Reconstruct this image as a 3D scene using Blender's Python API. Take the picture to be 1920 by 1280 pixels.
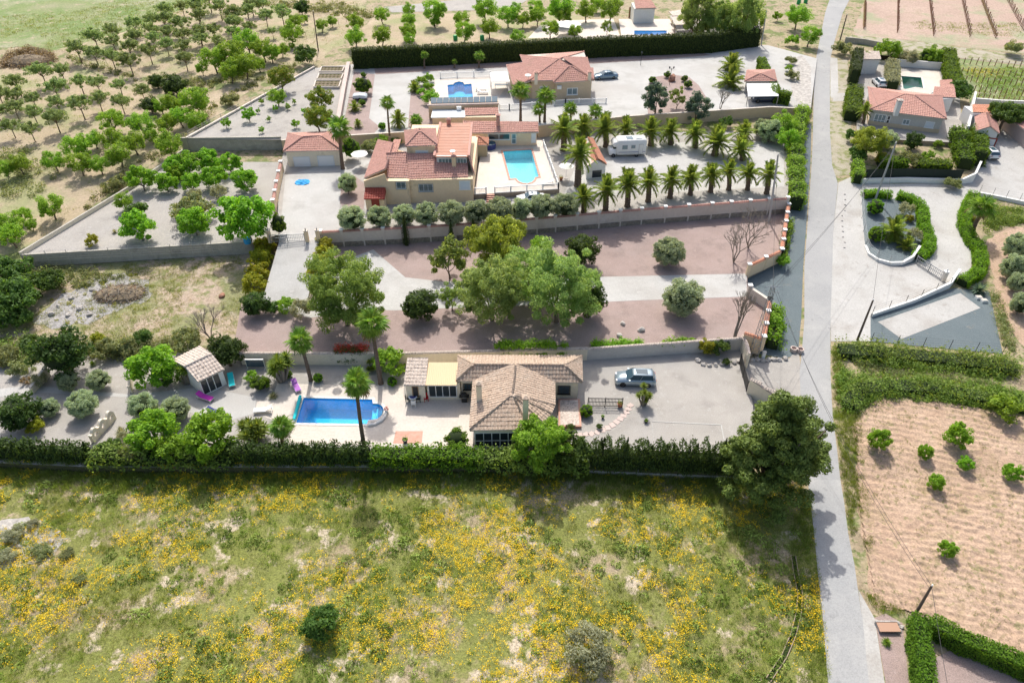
import bpy, bmesh, math, random
import numpy as np
from mathutils import Vector, Matrix
for o in list(bpy.data.objects): bpy.data.objects.remove(o)
R = math.radians
SC = bpy.context.scene; COL = SC.collection
# ---------------------------------------------------------------- camera, sky, sun, exposure
CAM_F, CAM_H, CAM_T = 1350.0, 55.0, R(39.1)
cd = bpy.data.cameras.new('camera'); cam = bpy.data.objects.new('camera', cd); COL.objects.link(cam)
cam.location = (0, 0, CAM_H); cam.rotation_euler = (R(90)-CAM_T, 0, 0)
cd.sensor_width = 36; cd.lens = CAM_F/1920*36; cd.clip_end = 2000; SC.camera = cam
SUN_EL, SUN_AZ = R(51), R(-6)                      # azimuth from +Y, negative = towards -X
sd = bpy.data.lights.new('sun', 'SUN'); sd.energy = 3.3; sd.angle = R(0.55); sd.color = (1, .965, .905)
sun = bpy.data.objects.new('sun', sd); COL.objects.link(sun)
sv = Vector((math.sin(SUN_AZ)*math.cos(SUN_EL), math.cos(SUN_AZ)*math.cos(SUN_EL), math.sin(SUN_EL)))
sun.rotation_euler = sv.to_track_quat('Z', 'Y').to_euler(); sun.location = (0, 150, 120)
W = bpy.data.worlds.new('World'); SC.world = W; W.use_nodes = True
nt = W.node_tree; bgn = nt.nodes['Background']; sk = nt.nodes.new('ShaderNodeTexSky')
sk.sky_type = 'NISHITA'; sk.sun_disc = False; sk.sun_elevation = SUN_EL; sk.sun_rotation = SUN_AZ
sk.air_density = 1.0; sk.dust_density = 4.0; sk.ozone_density = .4
nt.links.new(sk.outputs[0], bgn.inputs[0]); bgn.inputs[1].default_value = 0.15
vs = SC.view_settings; vs.view_transform = 'Standard'; vs.look = 'None'; vs.gamma = 1; vs.exposure = 0.42
vs.use_curve_mapping = False
# ---------------------------------------------------------------- materials
MATS = {}
def _new(name):
    m = bpy.data.materials.new(name); m.use_nodes = True
    MATS[name] = m; n = m.node_tree.nodes; return m, n, m.node_tree.links, n['Principled BSDF']
def c4(c): return (c[0], c[1], c[2], 1)
def _noise(n, l, vec, sc, det=6, rough=.6):
    t = n.new('ShaderNodeTexNoise'); t.inputs['Scale'].default_value = sc; t.inputs['Detail'].default_value = det
    t.inputs['Roughness'].default_value = rough
    if vec: l.new(vec, t.inputs['Vector'])
    return t.outputs['Fac']
def _ramp(n, l, fac, stops):
    r = n.new('ShaderNodeValToRGB'); e = r.color_ramp.elements
    while len(e) < len(stops): e.new(.5)
    for i, (p, c) in enumerate(stops): e[i].position = p; e[i].color = c4(c)
    l.new(fac, r.inputs[0]); return r.outputs[0]
def _mix(n, l, fac, a, b, mode='MIX'):
    m = n.new('ShaderNodeMix'); m.data_type = 'RGBA'; m.blend_type = mode
    for s, v in ((0, fac), (6, a), (7, b)):
        if isinstance(v, (int, float)): m.inputs[s].default_value = v
        elif isinstance(v, tuple): m.inputs[s].default_value = c4(v)
        else: l.new(v, m.inputs[s])
    return m.outputs[2]
def M(name, stops, scale=.4, fine=None, rough=.85, bump=0, bscale=8, metal=0, spec=.3, coord='pos', det=4, layers=(), coat=0):
    """stops: colours mixed by a large noise; fine=(scale, lo, hi) multiplies by a small grain; layers=[(scale, edge0, edge1, colour)] patches"""
    m, n, l, b = _new(name)
    if coord == 'pos': vec = n.new('ShaderNodeNewGeometry').outputs['Position']
    else: vec = n.new('ShaderNodeTexCoord').outputs['Object']
    if len(stops) == 1: col = None; base = stops[0]
    k = len(stops)
    if k > 1: col = _ramp(n, l, _noise(n, l, vec, scale, det), [(.3+.4*i/(k-1), c) for i, c in enumerate(stops)])
    else:
        rgb = n.new('ShaderNodeRGB'); rgb.outputs[0].default_value = c4(stops[0]); col = rgb.outputs[0]
    for i, (s, e0, e1, c) in enumerate(layers):
        mp = n.new('ShaderNodeMapping'); mp.inputs['Location'].default_value = (13.7*(i+1), 5.1*(i+1), 3.3*i); l.new(vec, mp.inputs[0])
        f = _ramp(n, l, _noise(n, l, mp.outputs[0], s, 4), [(e0, (0,0,0)), (e1, (1,1,1))])
        col = _mix(n, l, f, col, c)
    if fine:
        f = _ramp(n, l, _noise(n, l, vec, fine[0], 2, .7), [(.3, (fine[1],)*3), (.7, (fine[2],)*3)])
        col = _mix(n, l, 1.0, col, f, 'MULTIPLY')
    l.new(col, b.inputs['Base Color'])
    b.inputs['Roughness'].default_value = rough; b.inputs['Metallic'].default_value = metal
    b.inputs['Specular IOR Level'].default_value = spec; b.inputs['Coat Weight'].default_value = coat
    if bump:
        bp = n.new('ShaderNodeBump'); bp.inputs['Strength'].default_value = min(1, bump); bp.inputs['Distance'].default_value = .06 if bump <= 1 else .06*bump
        l.new(_noise(n, l, vec, bscale, 2, .65), bp.inputs['Height']); l.new(bp.outputs[0], b.inputs['Normal'])
    return m
def FOL(name, dark, light, trans=.35, warm=None, vary=.16, tint=False):
    """leaf material: every leaf its own green between dark and light, every plant a slight shift"""
    m, n, l, b = _new(name)
    g = n.new('ShaderNodeNewGeometry'); oi = n.new('ShaderNodeObjectInfo')
    st = [(0, dark), (.6, light), (1, tuple(x*1.25 for x in light))]
    if warm: st = [(0, dark), (.5, light), (.85, light), (1, warm)]
    fac = g.outputs['Random Per Island']
    if tint:                                         # each tuft has its own colour
        at = n.new('ShaderNodeAttribute'); at.attribute_name = 'tint'; mm = n.new('ShaderNodeMath'); mm.operation = 'MULTIPLY_ADD'; mm.inputs[1].default_value = .25
        m2 = n.new('ShaderNodeMath'); m2.operation = 'MULTIPLY'; m2.inputs[1].default_value = .75; l.new(at.outputs['Fac'], m2.inputs[0]); l.new(fac, mm.inputs[0]); l.new(m2.outputs[0], mm.inputs[2]); fac = mm.outputs[0]
    col = _ramp(n, l, fac, st)
    hs = n.new('ShaderNodeHueSaturation'); l.new(col, hs.inputs['Color'])
    mr = n.new('ShaderNodeMapRange'); l.new(oi.outputs['Random'], mr.inputs[0]); mr.inputs[3].default_value = 1-vary; mr.inputs[4].default_value = 1+vary
    l.new(mr.outputs[0], hs.inputs['Value'])
    mh = n.new('ShaderNodeMapRange'); l.new(oi.outputs['Random'], mh.inputs[0]); mh.inputs[3].default_value = .485; mh.inputs[4].default_value = .512
    l.new(mh.outputs[0], hs.inputs['Hue'])
    b.inputs['Roughness'].default_value = .6; b.inputs['Specular IOR Level'].default_value = .25
    l.new(hs.outputs[0], b.inputs['Base Color'])
    tr = n.new('ShaderNodeBsdfTranslucent'); l.new(_mix(n, l, 1.0, hs.outputs[0], (1.75,1.55,.9), 'MULTIPLY'), tr.inputs[0])
    mx = n.new('ShaderNodeMixShader'); mx.inputs[0].default_value = min(.6, trans+.1)
    l.new(b.outputs[0], mx.inputs[1]); l.new(tr.outputs[0], mx.inputs[2]); l.new(mx.outputs[0], n['Material Output'].inputs[0])
    return m
def GLASS(name, col=(.02,.03,.035), rough=.06):
    m, n, l, b = _new(name); b.inputs['Base Color'].default_value = c4(col); b.inputs['Roughness'].default_value = rough
    b.inputs['Specular IOR Level'].default_value = .6; return m
def WATER(name, tint, amount=.55, ripple=1.3):
    """see-through water: tinted transparent body with a fresnel reflection of the sky"""
    m, n, l, b = _new(name); n.remove(b)
    t = n.new('ShaderNodeBsdfTransparent'); t.inputs[0].default_value = c4(tint)
    d = n.new('ShaderNodeBsdfDiffuse'); d.inputs[0].default_value = c4(tuple(x**1.6*.5 for x in tint))
    m1 = n.new('ShaderNodeMixShader'); m1.inputs[0].default_value = (1-amount)*.35
    gl = n.new('ShaderNodeBsdfGlossy'); gl.inputs['Roughness'].default_value = .08
    fr = n.new('ShaderNodeFresnel'); fr.inputs[0].default_value = 1.22
    bp = n.new('ShaderNodeBump'); bp.inputs['Strength'].default_value = .25; bp.inputs['Distance'].default_value = .05
    ge = n.new('ShaderNodeNewGeometry'); l.new(_noise(n, l, ge.outputs['Position'], ripple, 3), bp.inputs['Height'])
    l.new(bp.outputs[0], gl.inputs['Normal']); l.new(bp.outputs[0], fr.inputs['Normal'])
    m2 = n.new('ShaderNodeMixShader'); l.new(t.outputs[0], m1.inputs[1]); l.new(d.outputs[0], m1.inputs[2])
    l.new(fr.outputs[0], m2.inputs[0]); l.new(m1.outputs[0], m2.inputs[1]); l.new(gl.outputs[0], m2.inputs[2])
    l.new(m2.outputs[0], n['Material Output'].inputs[0]); return m
# ---------------------------------------------------------------- lens geometry: photo pixel (1920 x 1280) -> place on the ground
CT, ST = math.cos(CAM_T), math.sin(CAM_T)
def ray(px, py):
    u = (px-960)/CAM_F; v = (640-py)/CAM_F
    return (u, CT+v*ST, -ST+v*CT)
def Pz(px, py, z=0.0):
    d = ray(px, py); t = (CAM_H-z)/-d[2]
    return Vector((d[0]*t, d[1]*t, z))
PROF = [(-50,-1.0),(47,-1.0),(50.5,-.6),(66,-.12),(96,1.0),(118,2.9),(160,4.55),(210,5.4),(420,8.5)]
PY = np.array([p[0] for p in PROF]); PZ = np.array([p[1] for p in PROF])
def T0(x, y): return np.interp(y, PY, PZ)
SLABS = []
def inside(poly, x, y):
    r = np.zeros(np.shape(x), bool); n = len(poly); j = n-1
    for i in range(n):
        xi, yi = poly[i]; xj, yj = poly[j]
        if yi != yj:
            r ^= ((yi > y) != (yj > y)) & (x < (xj-xi)*(y-yi)/(yj-yi)+xi)
        j = i
    return r
def Ts(x, y):
    """ground height at one place"""
    z = PZ[-1]
    for i in range(len(PROF)-1):
        if y <= PROF[i+1][0]:
            z = PROF[i][1]+(PROF[i+1][1]-PROF[i][1])*max(0, (y-PROF[i][0])/(PROF[i+1][0]-PROF[i][0])); break
    for s in SLABS:
        if 'bb' not in s: p = s['poly']; s['bb'] = (p[:,0].min(), p[:,0].max(), p[:,1].min(), p[:,1].max()); s['L'] = [tuple(map(float, q)) for q in p]
        b = s['bb']
        if b[0] <= x <= b[1] and b[2] <= y <= b[3]:
            L = s['L']; ins = False; j = len(L)-1
            for i in range(len(L)):
                xi, yi = L[i]; xj, yj = L[j]
                if (yi > y) != (yj > y) and x < (xj-xi)*(y-yi)/(yj-yi)+xi: ins = not ins
                j = i
            if ins: a, bb, c = s['plane']; z = a+bb*x+c*y
    return float(z)
def T(x, y):
    if isinstance(x, (int, float)): return Ts(float(x), float(y))
    x = np.asarray(x, float); y = np.asarray(y, float); z = T0(x, y)
    for s in SLABS:
        a, b, c = s['plane']; m = inside(s['poly'], x, y); z = np.where(m, a+b*x+c*y, z)
    return z
_ts = np.concatenate([np.arange(45, 140, .35), np.arange(140, 460, .8)])
def G(px, py):
    d = ray(px, py); zz = CAM_H+d[2]*_ts; f = zz-T(d[0]*_ts, d[1]*_ts); i = int(np.argmax(f < 0))
    if f[i] >= 0: i = len(_ts)-1
    lo, hi = _ts[i-1], _ts[i]
    for _ in range(14):
        m = (lo+hi)/2
        if CAM_H+d[2]*m-float(T(d[0]*m, d[1]*m)) < 0: hi = m
        else: lo = m
    return Vector((d[0]*lo, d[1]*lo, float(T(d[0]*hi, d[1]*hi))))
def PPM(p): return CAM_F/(p[1]*CT+(CAM_H-p[2])*ST)      # photo pixels per metre at a place
def GC(px, py, w, k):
    """crown centre pixel, crown width in pixels, crown-centre height / width -> foot of the plant and its width in metres"""
    p = G(px, py); wm = w/PPM(p)
    for _ in range(5):
        q = Pz(px, py, p.z+k*wm); z = float(T(q.x, q.y)); p = Vector((q.x, q.y, z)); q.z = z+k*wm; wm = w/PPM(q)
    return p, wm
def HT(base, py):
    """height of something standing at base whose top is at picture row py"""
    v = (640-py)/CAM_F; t = base.y/(CT+v*ST); return CAM_H-t*(ST-v*CT)-base.z
# ---------------------------------------------------------------- object helpers
def link(name, data, parent=None):
    o = bpy.data.objects.new(name, data); COL.objects.link(o)
    if parent: o.parent = parent
    return o
def tag(o, label=None, cat=None, group=None, kind=None):
    if label: o['label'] = label
    if cat: o['category'] = cat
    if group: o['group'] = group
    if kind: o['kind'] = kind
    return o
def thing(name, label, cat, loc=(0,0,0), rz=0, group=None, scale=1):
    o = link(name, None); o.location = loc; o.rotation_euler = (0, 0, rz); o.empty_display_size = .2
    o.scale = scale if isinstance(scale, (tuple, list)) else (scale,)*3
    return tag(o, label, cat, group)
def mdata(name, V, F, mat, smooth=False):
    me = bpy.data.meshes.new(name)
    if isinstance(V, np.ndarray) and isinstance(F, np.ndarray):
        nv, (nf, k) = len(V), F.shape
        me.vertices.add(nv); me.vertices.foreach_set('co', V.astype(np.float32).ravel())
        me.loops.add(nf*k); me.loops.foreach_set('vertex_index', F.astype(np.int32).ravel())
        me.polygons.add(nf); me.polygons.foreach_set('loop_start', np.arange(0, nf*k, k, dtype=np.int32))
        me.polygons.foreach_set('loop_total', np.full(nf, k, np.int32)); me.update(calc_edges=True)
    else:
        me.from_pydata([tuple(v) for v in V], [], [tuple(f) for f in F]); me.update()
    me.polygons.foreach_set('use_smooth', [bool(smooth)]*len(me.polygons))
    me.materials.append(MATS[mat] if isinstance(mat, str) else mat); return me
class MB:
    def __init__(s): s.V = []; s.F = []
    def add(s, V, F): k = len(s.V); s.V += [tuple(v) for v in V]; s.F += [tuple(i+k for i in f) for f in F]; return s
    def box(s, x0, x1, y0, y1, z0, z1):
        return s.add([(x0,y0,z0),(x1,y0,z0),(x1,y1,z0),(x0,y1,z0),(x0,y0,z1),(x1,y0,z1),(x1,y1,z1),(x0,y1,z1)],
                     [(0,3,2,1),(4,5,6,7),(0,1,5,4),(1,2,6,5),(2,3,7,6),(3,0,4,7)])
    def obox(s, a, b, w, z0, z1, z0b=None, z1b=None):
        """a bar from a to b in plan, w wide, z from z0 to z1 (optionally other heights at b)"""
        d = Vector((b[0]-a[0], b[1]-a[1])); d.normalize(); nx, ny = -d.y*w/2, d.x*w/2
        q0 = z0 if z0b is None else z0b; q1 = z1 if z1b is None else z1b
        return s.add([(a[0]+nx,a[1]+ny,z0),(a[0]-nx,a[1]-ny,z0),(b[0]-nx,b[1]-ny,q0),(b[0]+nx,b[1]+ny,q0),
                      (a[0]+nx,a[1]+ny,z1),(a[0]-nx,a[1]-ny,z1),(b[0]-nx,b[1]-ny,q1),(b[0]+nx,b[1]+ny,q1)],
                     [(0,3,2,1),(4,5,6,7),(0,1,5,4),(1,2,6,5),(2,3,7,6),(3,0,4,7)])
    def prism(s, pts, z0, z1):
        n = len(pts)
        return s.add([(p[0],p[1],z0) for p in pts]+[(p[0],p[1],z1) for p in pts],
                     [tuple(range(n-1,-1,-1)), tuple(range(n,2*n))]+[(i,(i+1)%n,n+(i+1)%n,n+i) for i in range(n)])
    def tube(s, pts, rad, n=6, cap=True):
        pts = [Vector(p) for p in pts]; k0 = len(s.V)
        rads = rad if isinstance(rad, (list, tuple)) else [rad]*len(pts)
        for i, p in enumerate(pts):
            t = (pts[min(i+1,len(pts)-1)]-pts[max(i-1,0)]).normalized()
            a = t.cross(Vector((0,0,1)) if abs(t.z) < .9 else Vector((1,0,0))).normalized(); b = t.cross(a)
            for j in range(n):
                an = 2*math.pi*j/n; s.V.append(tuple(p+(a*math.cos(an)+b*math.sin(an))*rads[i]))
        for i in range(len(pts)-1):
            for j in range(n):
                s.F.append((k0+i*n+j, k0+i*n+(j+1)%n, k0+(i+1)*n+(j+1)%n, k0+(i+1)*n+j))
        if cap:
            s.F.append(tuple(k0+j for j in range(n))[::-1]); s.F.append(tuple(k0+(len(pts)-1)*n+j for j in range(n)))
        return s
    def lathe(s, prof, n=12, c=(0,0,0)):
        k0 = len(s.V)
        for r, z in prof:
            for j in range(n):
                a = 2*math.pi*j/n; s.V.append((c[0]+r*math.cos(a), c[1]+r*math.sin(a), c[2]+z))
        for i in range(len(prof)-1):
            for j in range(n): s.F.append((k0+i*n+j, k0+i*n+(j+1)%n, k0+(i+1)*n+(j+1)%n, k0+(i+1)*n+j))
        s.F.append(tuple(k0+j for j in range(n))[::-1]); s.F.append(tuple(k0+(len(prof)-1)*n+j for j in range(n)))
        return s
    def mesh(s, name, mat, smooth=False): return mdata(name, s.V, s.F, mat, smooth)
    def build(s, name, mat, parent=None, smooth=False): return link(name, s.mesh(name, mat, smooth), parent)
ORD = ['zeroth','first','second','third','fourth','fifth','sixth','seventh','eighth','ninth','tenth','eleventh','twelfth','thirteenth',
       'fourteenth','fifteenth','sixteenth','seventeenth','eighteenth','nineteenth','twentieth','twenty-first','twenty-second','twenty-third','twenty-fourth','twenty-fifth']
# ---------------------------------------------------------------- ground sheets
HOLES = []                                           # pool basins cut every sheet they pass through
def seg_hit(poly, hole):
    return bool(inside(np.array(poly), np.array([h[0] for h in hole]), np.array([h[1] for h in hole])).all())
def flat_fill(pts, holes):
    bm = bmesh.new(); es = []
    for loop in [pts]+holes:
        vs_ = [bm.verts.new((p[0], p[1], 0)) for p in loop]
        es += [bm.edges.new((vs_[i], vs_[(i+1) % len(vs_)])) for i in range(len(vs_))]
    bmesh.ops.triangle_fill(bm, use_beauty=True, use_dissolve=False, edges=es)
    for f in bm.faces:
        if f.normal.z < 0: f.normal_flip()
    return bm
def jag(pts, amp, step=1.0, seed=1):
    """breaks a straight outline into an uneven natural edge"""
    rnd = random.Random(seed); out = []
    for i, p in enumerate(pts):
        q = pts[(i+1) % len(pts)]; L = math.hypot(q[0]-p[0], q[1]-p[1]); n = max(1, int(L/step))
        for k in range(n):
            f = k/n; out.append((p[0]+(q[0]-p[0])*f+rnd.uniform(-amp, amp), p[1]+(q[1]-p[1])*f+rnd.uniform(-amp, amp)))
    return out
def sheet(name, pts, mat, dz=.01, plane=None, parent=None, rough=0, step=1.2):
    """a ground sheet draped on the profile (or on a slab's plane), dz above it"""
    pts = [(p[0], p[1]) for p in pts]
    if rough: pts = jag(pts, rough, step, hash(name) % 97 if False else len(pts))
    hs = [h for h in HOLES if seg_hit(pts, h)]
    bm = flat_fill(pts, hs)
    if plane is None:
        for yb in PY:
            g = bm.verts[:]+bm.edges[:]+bm.faces[:]
            bmesh.ops.bisect_plane(bm, geom=g, plane_co=(0, float(yb), 0), plane_no=(0, 1, 0))
        for v in bm.verts: v.co.z = float(T0(v.co.x, v.co.y))+dz
    else:
        a, b, c = plane
        for v in bm.verts: v.co.z = a+b*v.co.x+c*v.co.y+dz
    me = bpy.data.meshes.new(name); bm.to_mesh(me); bm.free(); me.materials.append(MATS[mat])
    o = link(name, me, parent)
    if not parent: tag(o, kind='structure')
    return o
def px(pts, z=None):
    """photo outline -> plan outline; each point (x, y) on the ground or (x, y, z) at a known height"""
    out = []
    for p in pts:
        if len(p) == 3: q = Pz(p[0], p[1], p[2])
        elif z is not None: q = Pz(p[0], p[1], z)
        else: q = G(p[0], p[1])
        out.append((q.x, q.y))
    return out
def slab(name, pts, z, mat, plane=None, side='earth'):
    """a terrace: flat top at z with vertical sides down into the slope"""
    pl = plane or (z, 0, 0); SLABS.append(dict(poly=np.array(pts), plane=pl, name=name))
    o = sheet(name, pts, mat, 0, pl)
    b = MB(); n = len(pts)
    for i in range(n):
        p, q = pts[i], pts[(i+1) % n]
        zp = pl[0]+pl[1]*p[0]+pl[2]*p[1]; zq = pl[0]+pl[1]*q[0]+pl[2]*q[1]
        b.add([(p[0],p[1],-3),(q[0],q[1],-3),(q[0],q[1],zq-.002),(p[0],p[1],zp-.002)], [(0,1,2,3)])
    b.build('bank', side, o); return o
# ---------------------------------------------------------------- ground materials
M('earth', [(.30,.23,.17),(.40,.32,.24)], .5, (6,.75,1.15), bump=.6, bscale=5)
M('weedy_earth', [(.07,.075,.03),(.11,.10,.05)], 1.5, (4,.6,1.2), bump=1, bscale=5)
M('dry_ground', [(.27,.21,.13),(.36,.29,.19),(.30,.26,.13)], .25, (3,.7,1.2), bump=.8, bscale=4, layers=[(.35,.52,.6,(.16,.19,.06)),(1.3,.56,.64,(.13,.16,.05))])
M('meadow_soil', [(.29,.23,.135),(.41,.33,.225)], .5, (5,.6,1.25), bump=1, bscale=6, layers=[(.2,.40,.5,(.19,.205,.05)),(1.1,.48,.58,(.20,.21,.06)),(.45,.58,.64,(.50,.42,.31))])
M('far_grass', [(.27,.27,.15),(.19,.24,.08),(.34,.33,.22)], .07, (2.5,.7,1.2), bump=.8, bscale=2, layers=[(.12,.5,.62,(.15,.22,.06)),(.6,.58,.66,(.36,.31,.2))])
M('orchard_soil', [(.44,.345,.24),(.38,.305,.20),(.47,.375,.265)], .15, (3,.78,1.12), bump=.7, bscale=4, layers=[(.5,.54,.68,(.32,.285,.16)),(.12,.48,.62,(.29,.29,.14))])
M('lot_soil', [(.40,.31,.235),(.45,.36,.27)], .15, (3,.75,1.15), bump=.8, bscale=4, layers=[(.16,.47,.58,(.25,.25,.12)),(.7,.52,.62,(.21,.22,.09)),(.3,.6,.7,(.43,.36,.28))]); M('ash', [(.30,.29,.285),(.38,.365,.35)], .6, (4,.6,1.25), bump=1, bscale=4)
M('vine_soil', [(.40,.29,.23),(.45,.335,.265)], .1, (3,.75,1.15), bump=.6, bscale=3, layers=[(.1,.48,.6,(.31,.31,.19)),(.4,.56,.68,(.36,.28,.2))])
M('gravel_grey', [(.34,.32,.29),(.40,.375,.34)], .25, (14,.72,1.2), bump=.5, bscale=25, layers=[(.35,.52,.70,(.30,.28,.255)),(1.7,.6,.72,(.43,.41,.38)),(.12,.5,.66,(.375,.355,.33))])
M('pebbles', [(.40,.375,.34),(.47,.44,.40)], 1, (2.2,.6,1.2), bump=1, bscale=2.5)
M('gravel_white', [(.415,.408,.385),(.475,.468,.445)], .2, (12,.8,1.15), bump=.4, bscale=22, layers=[(.25,.52,.70,(.37,.36,.335)),(1.5,.6,.72,(.50,.49,.47)),(.1,.5,.66,(.40,.385,.36))])
M('gravel_pink', [(.30,.226,.20),(.36,.275,.248)], .3, (14,.68,1.22), bump=.5, bscale=25, layers=[(.35,.52,.7,(.26,.20,.178)),(1.6,.6,.72,(.37,.29,.265)),(.1,.52,.66,(.33,.26,.235))])
M('gravel_blue', [(.118,.150,.160),(.140,.172,.182)], .3, (14,.66,1.25), bump=.5, bscale=25, layers=[(.8,.62,.74,(.19,.19,.17))])
M('road', [(.30,.302,.298),(.355,.355,.345)], .12, (9,.86,1.1), bump=.15, bscale=30, layers=[(.3,.5,.72,(.38,.375,.36)),(1.1,.6,.7,(.275,.275,.27)),(.08,.5,.64,(.33,.33,.325))])
M('concrete', [(.40,.39,.365),(.47,.46,.435)], .18, (6,.85,1.1), bump=.15, bscale=14, layers=[(.22,.5,.7,(.365,.345,.315)),(.9,.6,.72,(.34,.32,.29))])
M('deck', [(.54,.48,.41),(.60,.54,.47)], .5, (4,.9,1.06), rough=.7, bump=.1, bscale=10)
M('deck_grey', [(.36,.345,.33),(.40,.385,.36)], .5, (4,.88,1.08), rough=.75)
M('verge', [(.40,.36,.29),(.33,.30,.2)], .6, (6,.75,1.15), bump=.5, bscale=10, layers=[(.6,.5,.6,(.2,.22,.08))])
M('plough', [(.40,.275,.19),(.465,.335,.24)], .3, (5,.7,1.2), bump=1, bscale=5, layers=[(.5,.55,.68,(.34,.25,.155)),(1.5,.58,.66,(.29,.24,.13))])
M('pool_blue', [(.02,.56,.90)], rough=.3, fine=(3,.85,1.1)); M('pool_turquoise', [(.32,.78,.86)], rough=.3, fine=(3,.9,1.08)); M('pool_green', [(.05,.27,.22)], rough=.4, fine=(2,.8,1.15))
M('pool_cyan', [(.03,.50,.85)], rough=.3, fine=(3,.88,1.1))
WATER('water_blue', (.42,.88,1.0)); WATER('water_light', (.72,.95,.97), .7); WATER('water_green', (.25,.62,.52))
M('coping', [(.66,.62,.56),(.70,.66,.6)], 1, rough=.6); M('coping_red', [(.48,.24,.17),(.55,.33,.25)], 2, rough=.7)
# ---------------------------------------------------------------- pool basins (cut through every sheet)
POOLS = {}
def pool_outline(key, pts, z):
    POOLS[key] = (px(pts, z), z); HOLES.append(POOLS[key][0])
pool_outline('lower', [(570,746),(635,747.5),(698,749),(699,757),(709,757),(717,762),(720,769),(717,778),(708,785),(690,788),(688,795),(620,794),(555,793)], 0)
pool_outline('upper', [(943,284),(970,282.5),(996,281),(1010,332),(1003,333),(1001,338),(996,342),(989,344),(981,343.5),(974,341),(970,337),(968,334.5),(957,335.5)], 3.9)
pool_outline('back', [(839,160),(850,159),(852,156),(860,153.5),(868,155),(871,159),(884,158),(887,184),(841,185)], 4.7)
pool_outline('right', [(1690,143),(1727,146),(1731,166),(1716,164),(1698,168),(1694,167)], 3.6)
pool_outline('far', [(1189,58),(1250,58),(1250,66),(1189,66)], 5.2)
def PP(pts, z): return px(pts, z)
# ---------------------------------------------------------------- terraces
plot_right = PP([(1606,258),(1806,268),(1797,150),(1775,124),(1650,112),(1608,112)], 3.6); rp = POOLS['right'][0]; HOLES.remove(rp); HOLES.append(plot_right)
ground = sheet('ground', [(-330,2),(330,2),(330,415),(-330,415)], 'dry_ground', 0)
HOLES.remove(plot_right); HOLES.append(rp)
slab('lower_plot', PP([(-160,705),(150,668),(330,645),(450,666),(1390,652),(1402,700),(1412,760),(1405,888),(1100,876),(180,876),(-160,860)], 0), 0, 'gravel_grey', side='weedy_earth')
# walls that carry the terraces stand on these plan lines
LOWER_WALL = PP([(455,682),(760,683),(1100,674),(1388,654)], 0)
BEIGE_WALL = PP([(606,463),(760,455),(900,446),(1040,434),(1200,420),(1330,410),(1470,399)], 1.2)
MID_R1 = [Pz(1474,402,1.2), Pz(1461,487,1.2)]; MID_GATE_N = Pz(1401,515,1.2); MID_GATE_S = Pz(1402,555,1.2); MID_R2 = Pz(1439,580,1.2); MID_R3 = Pz(1427,651,1.2)
slab('middle_garden', LOWER_WALL[0:1]+LOWER_WALL[1:]+[tuple(MID_R3[:2]), tuple(MID_R2[:2]), tuple(MID_GATE_S[:2]), tuple(MID_GATE_N[:2]), tuple(MID_R1[1][:2]), tuple(MID_R1[0][:2])]
     + BEIGE_WALL[::-1]+PP([(586,463),(575,572),(492,562),(452,570),(440,640)], 1.2), 1.2, 'gravel_pink')
# the drive climbs from the middle garden to the villa gate
a0 = Pz(492,562,1.2); a1 = Pz(575,572,1.2); g0 = Pz(523,452,3.1); g1 = Pz(588,452,3.1)
A = np.array([[1,a0.x,a0.y],[1,a1.x,a1.y],[1,(g0.x+g1.x)/2,(g0.y+g1.y)/2]]); ramp = tuple(np.linalg.solve(A, np.array([1.2,1.2,3.1])))
slab('drive_ramp', [tuple(a0[:2]), tuple(a1[:2]), BEIGE_WALL[0], tuple(g1[:2]), tuple(g0[:2])], 0, 'gravel_white', plane=ramp)
LOT_FRONT = PP([(48,497),(475,472)], .95)
g00 = Pz(523,452,3.1)
slab('orchard_lot', [LOT_FRONT[0], LOT_FRONT[1]]+PP([(522,440),(530,300)], 2.4)+PP([(345,286),(250,352)], 2.4), 2.4, 'gravel_grey')
BACK_LEFT = PP([(345,286),(532,284)], 2.4)
slab('villa_plot', [tuple(g0[:2]), tuple(g1[:2])]+BEIGE_WALL+PP([(1484,300),(1498,225),(1440,222),(1170,240),(1008,258),(860,262),(655,275),(532,284),(520,330)], 3.1), 3.1, 'gravel_grey')
DECK_UP = PP([(889,365),(1049,355),(1017,263),(905,263)], 3.9)
slab('villa_deck', DECK_UP, 3.9, 'deck')
vb = PP([(1484,300),(1498,225),(1440,222),(1170,240),(1008,258),(860,262),(655,275),(532,284)], 3.1)
slab('back_plot', [BACK_LEFT[0], BACK_LEFT[1]]+vb[:0:-1]+PP([(1520,205),(1532,110),(1440,85),(700,117),(590,128),(350,262)], 4.75)[:5], 4.75, 'gravel_white')
plot_z = slab('right_house_plot', plot_right, 3.6, 'gravel_grey')
slab('far_terrace', PP([(1165,70),(1276,70),(1255,36),(1160,36)], 5.2), 5.2, 'deck')
_T = T
def SP(name):
    return next(s for s in SLABS if s['name'] == name)['plane']
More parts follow.
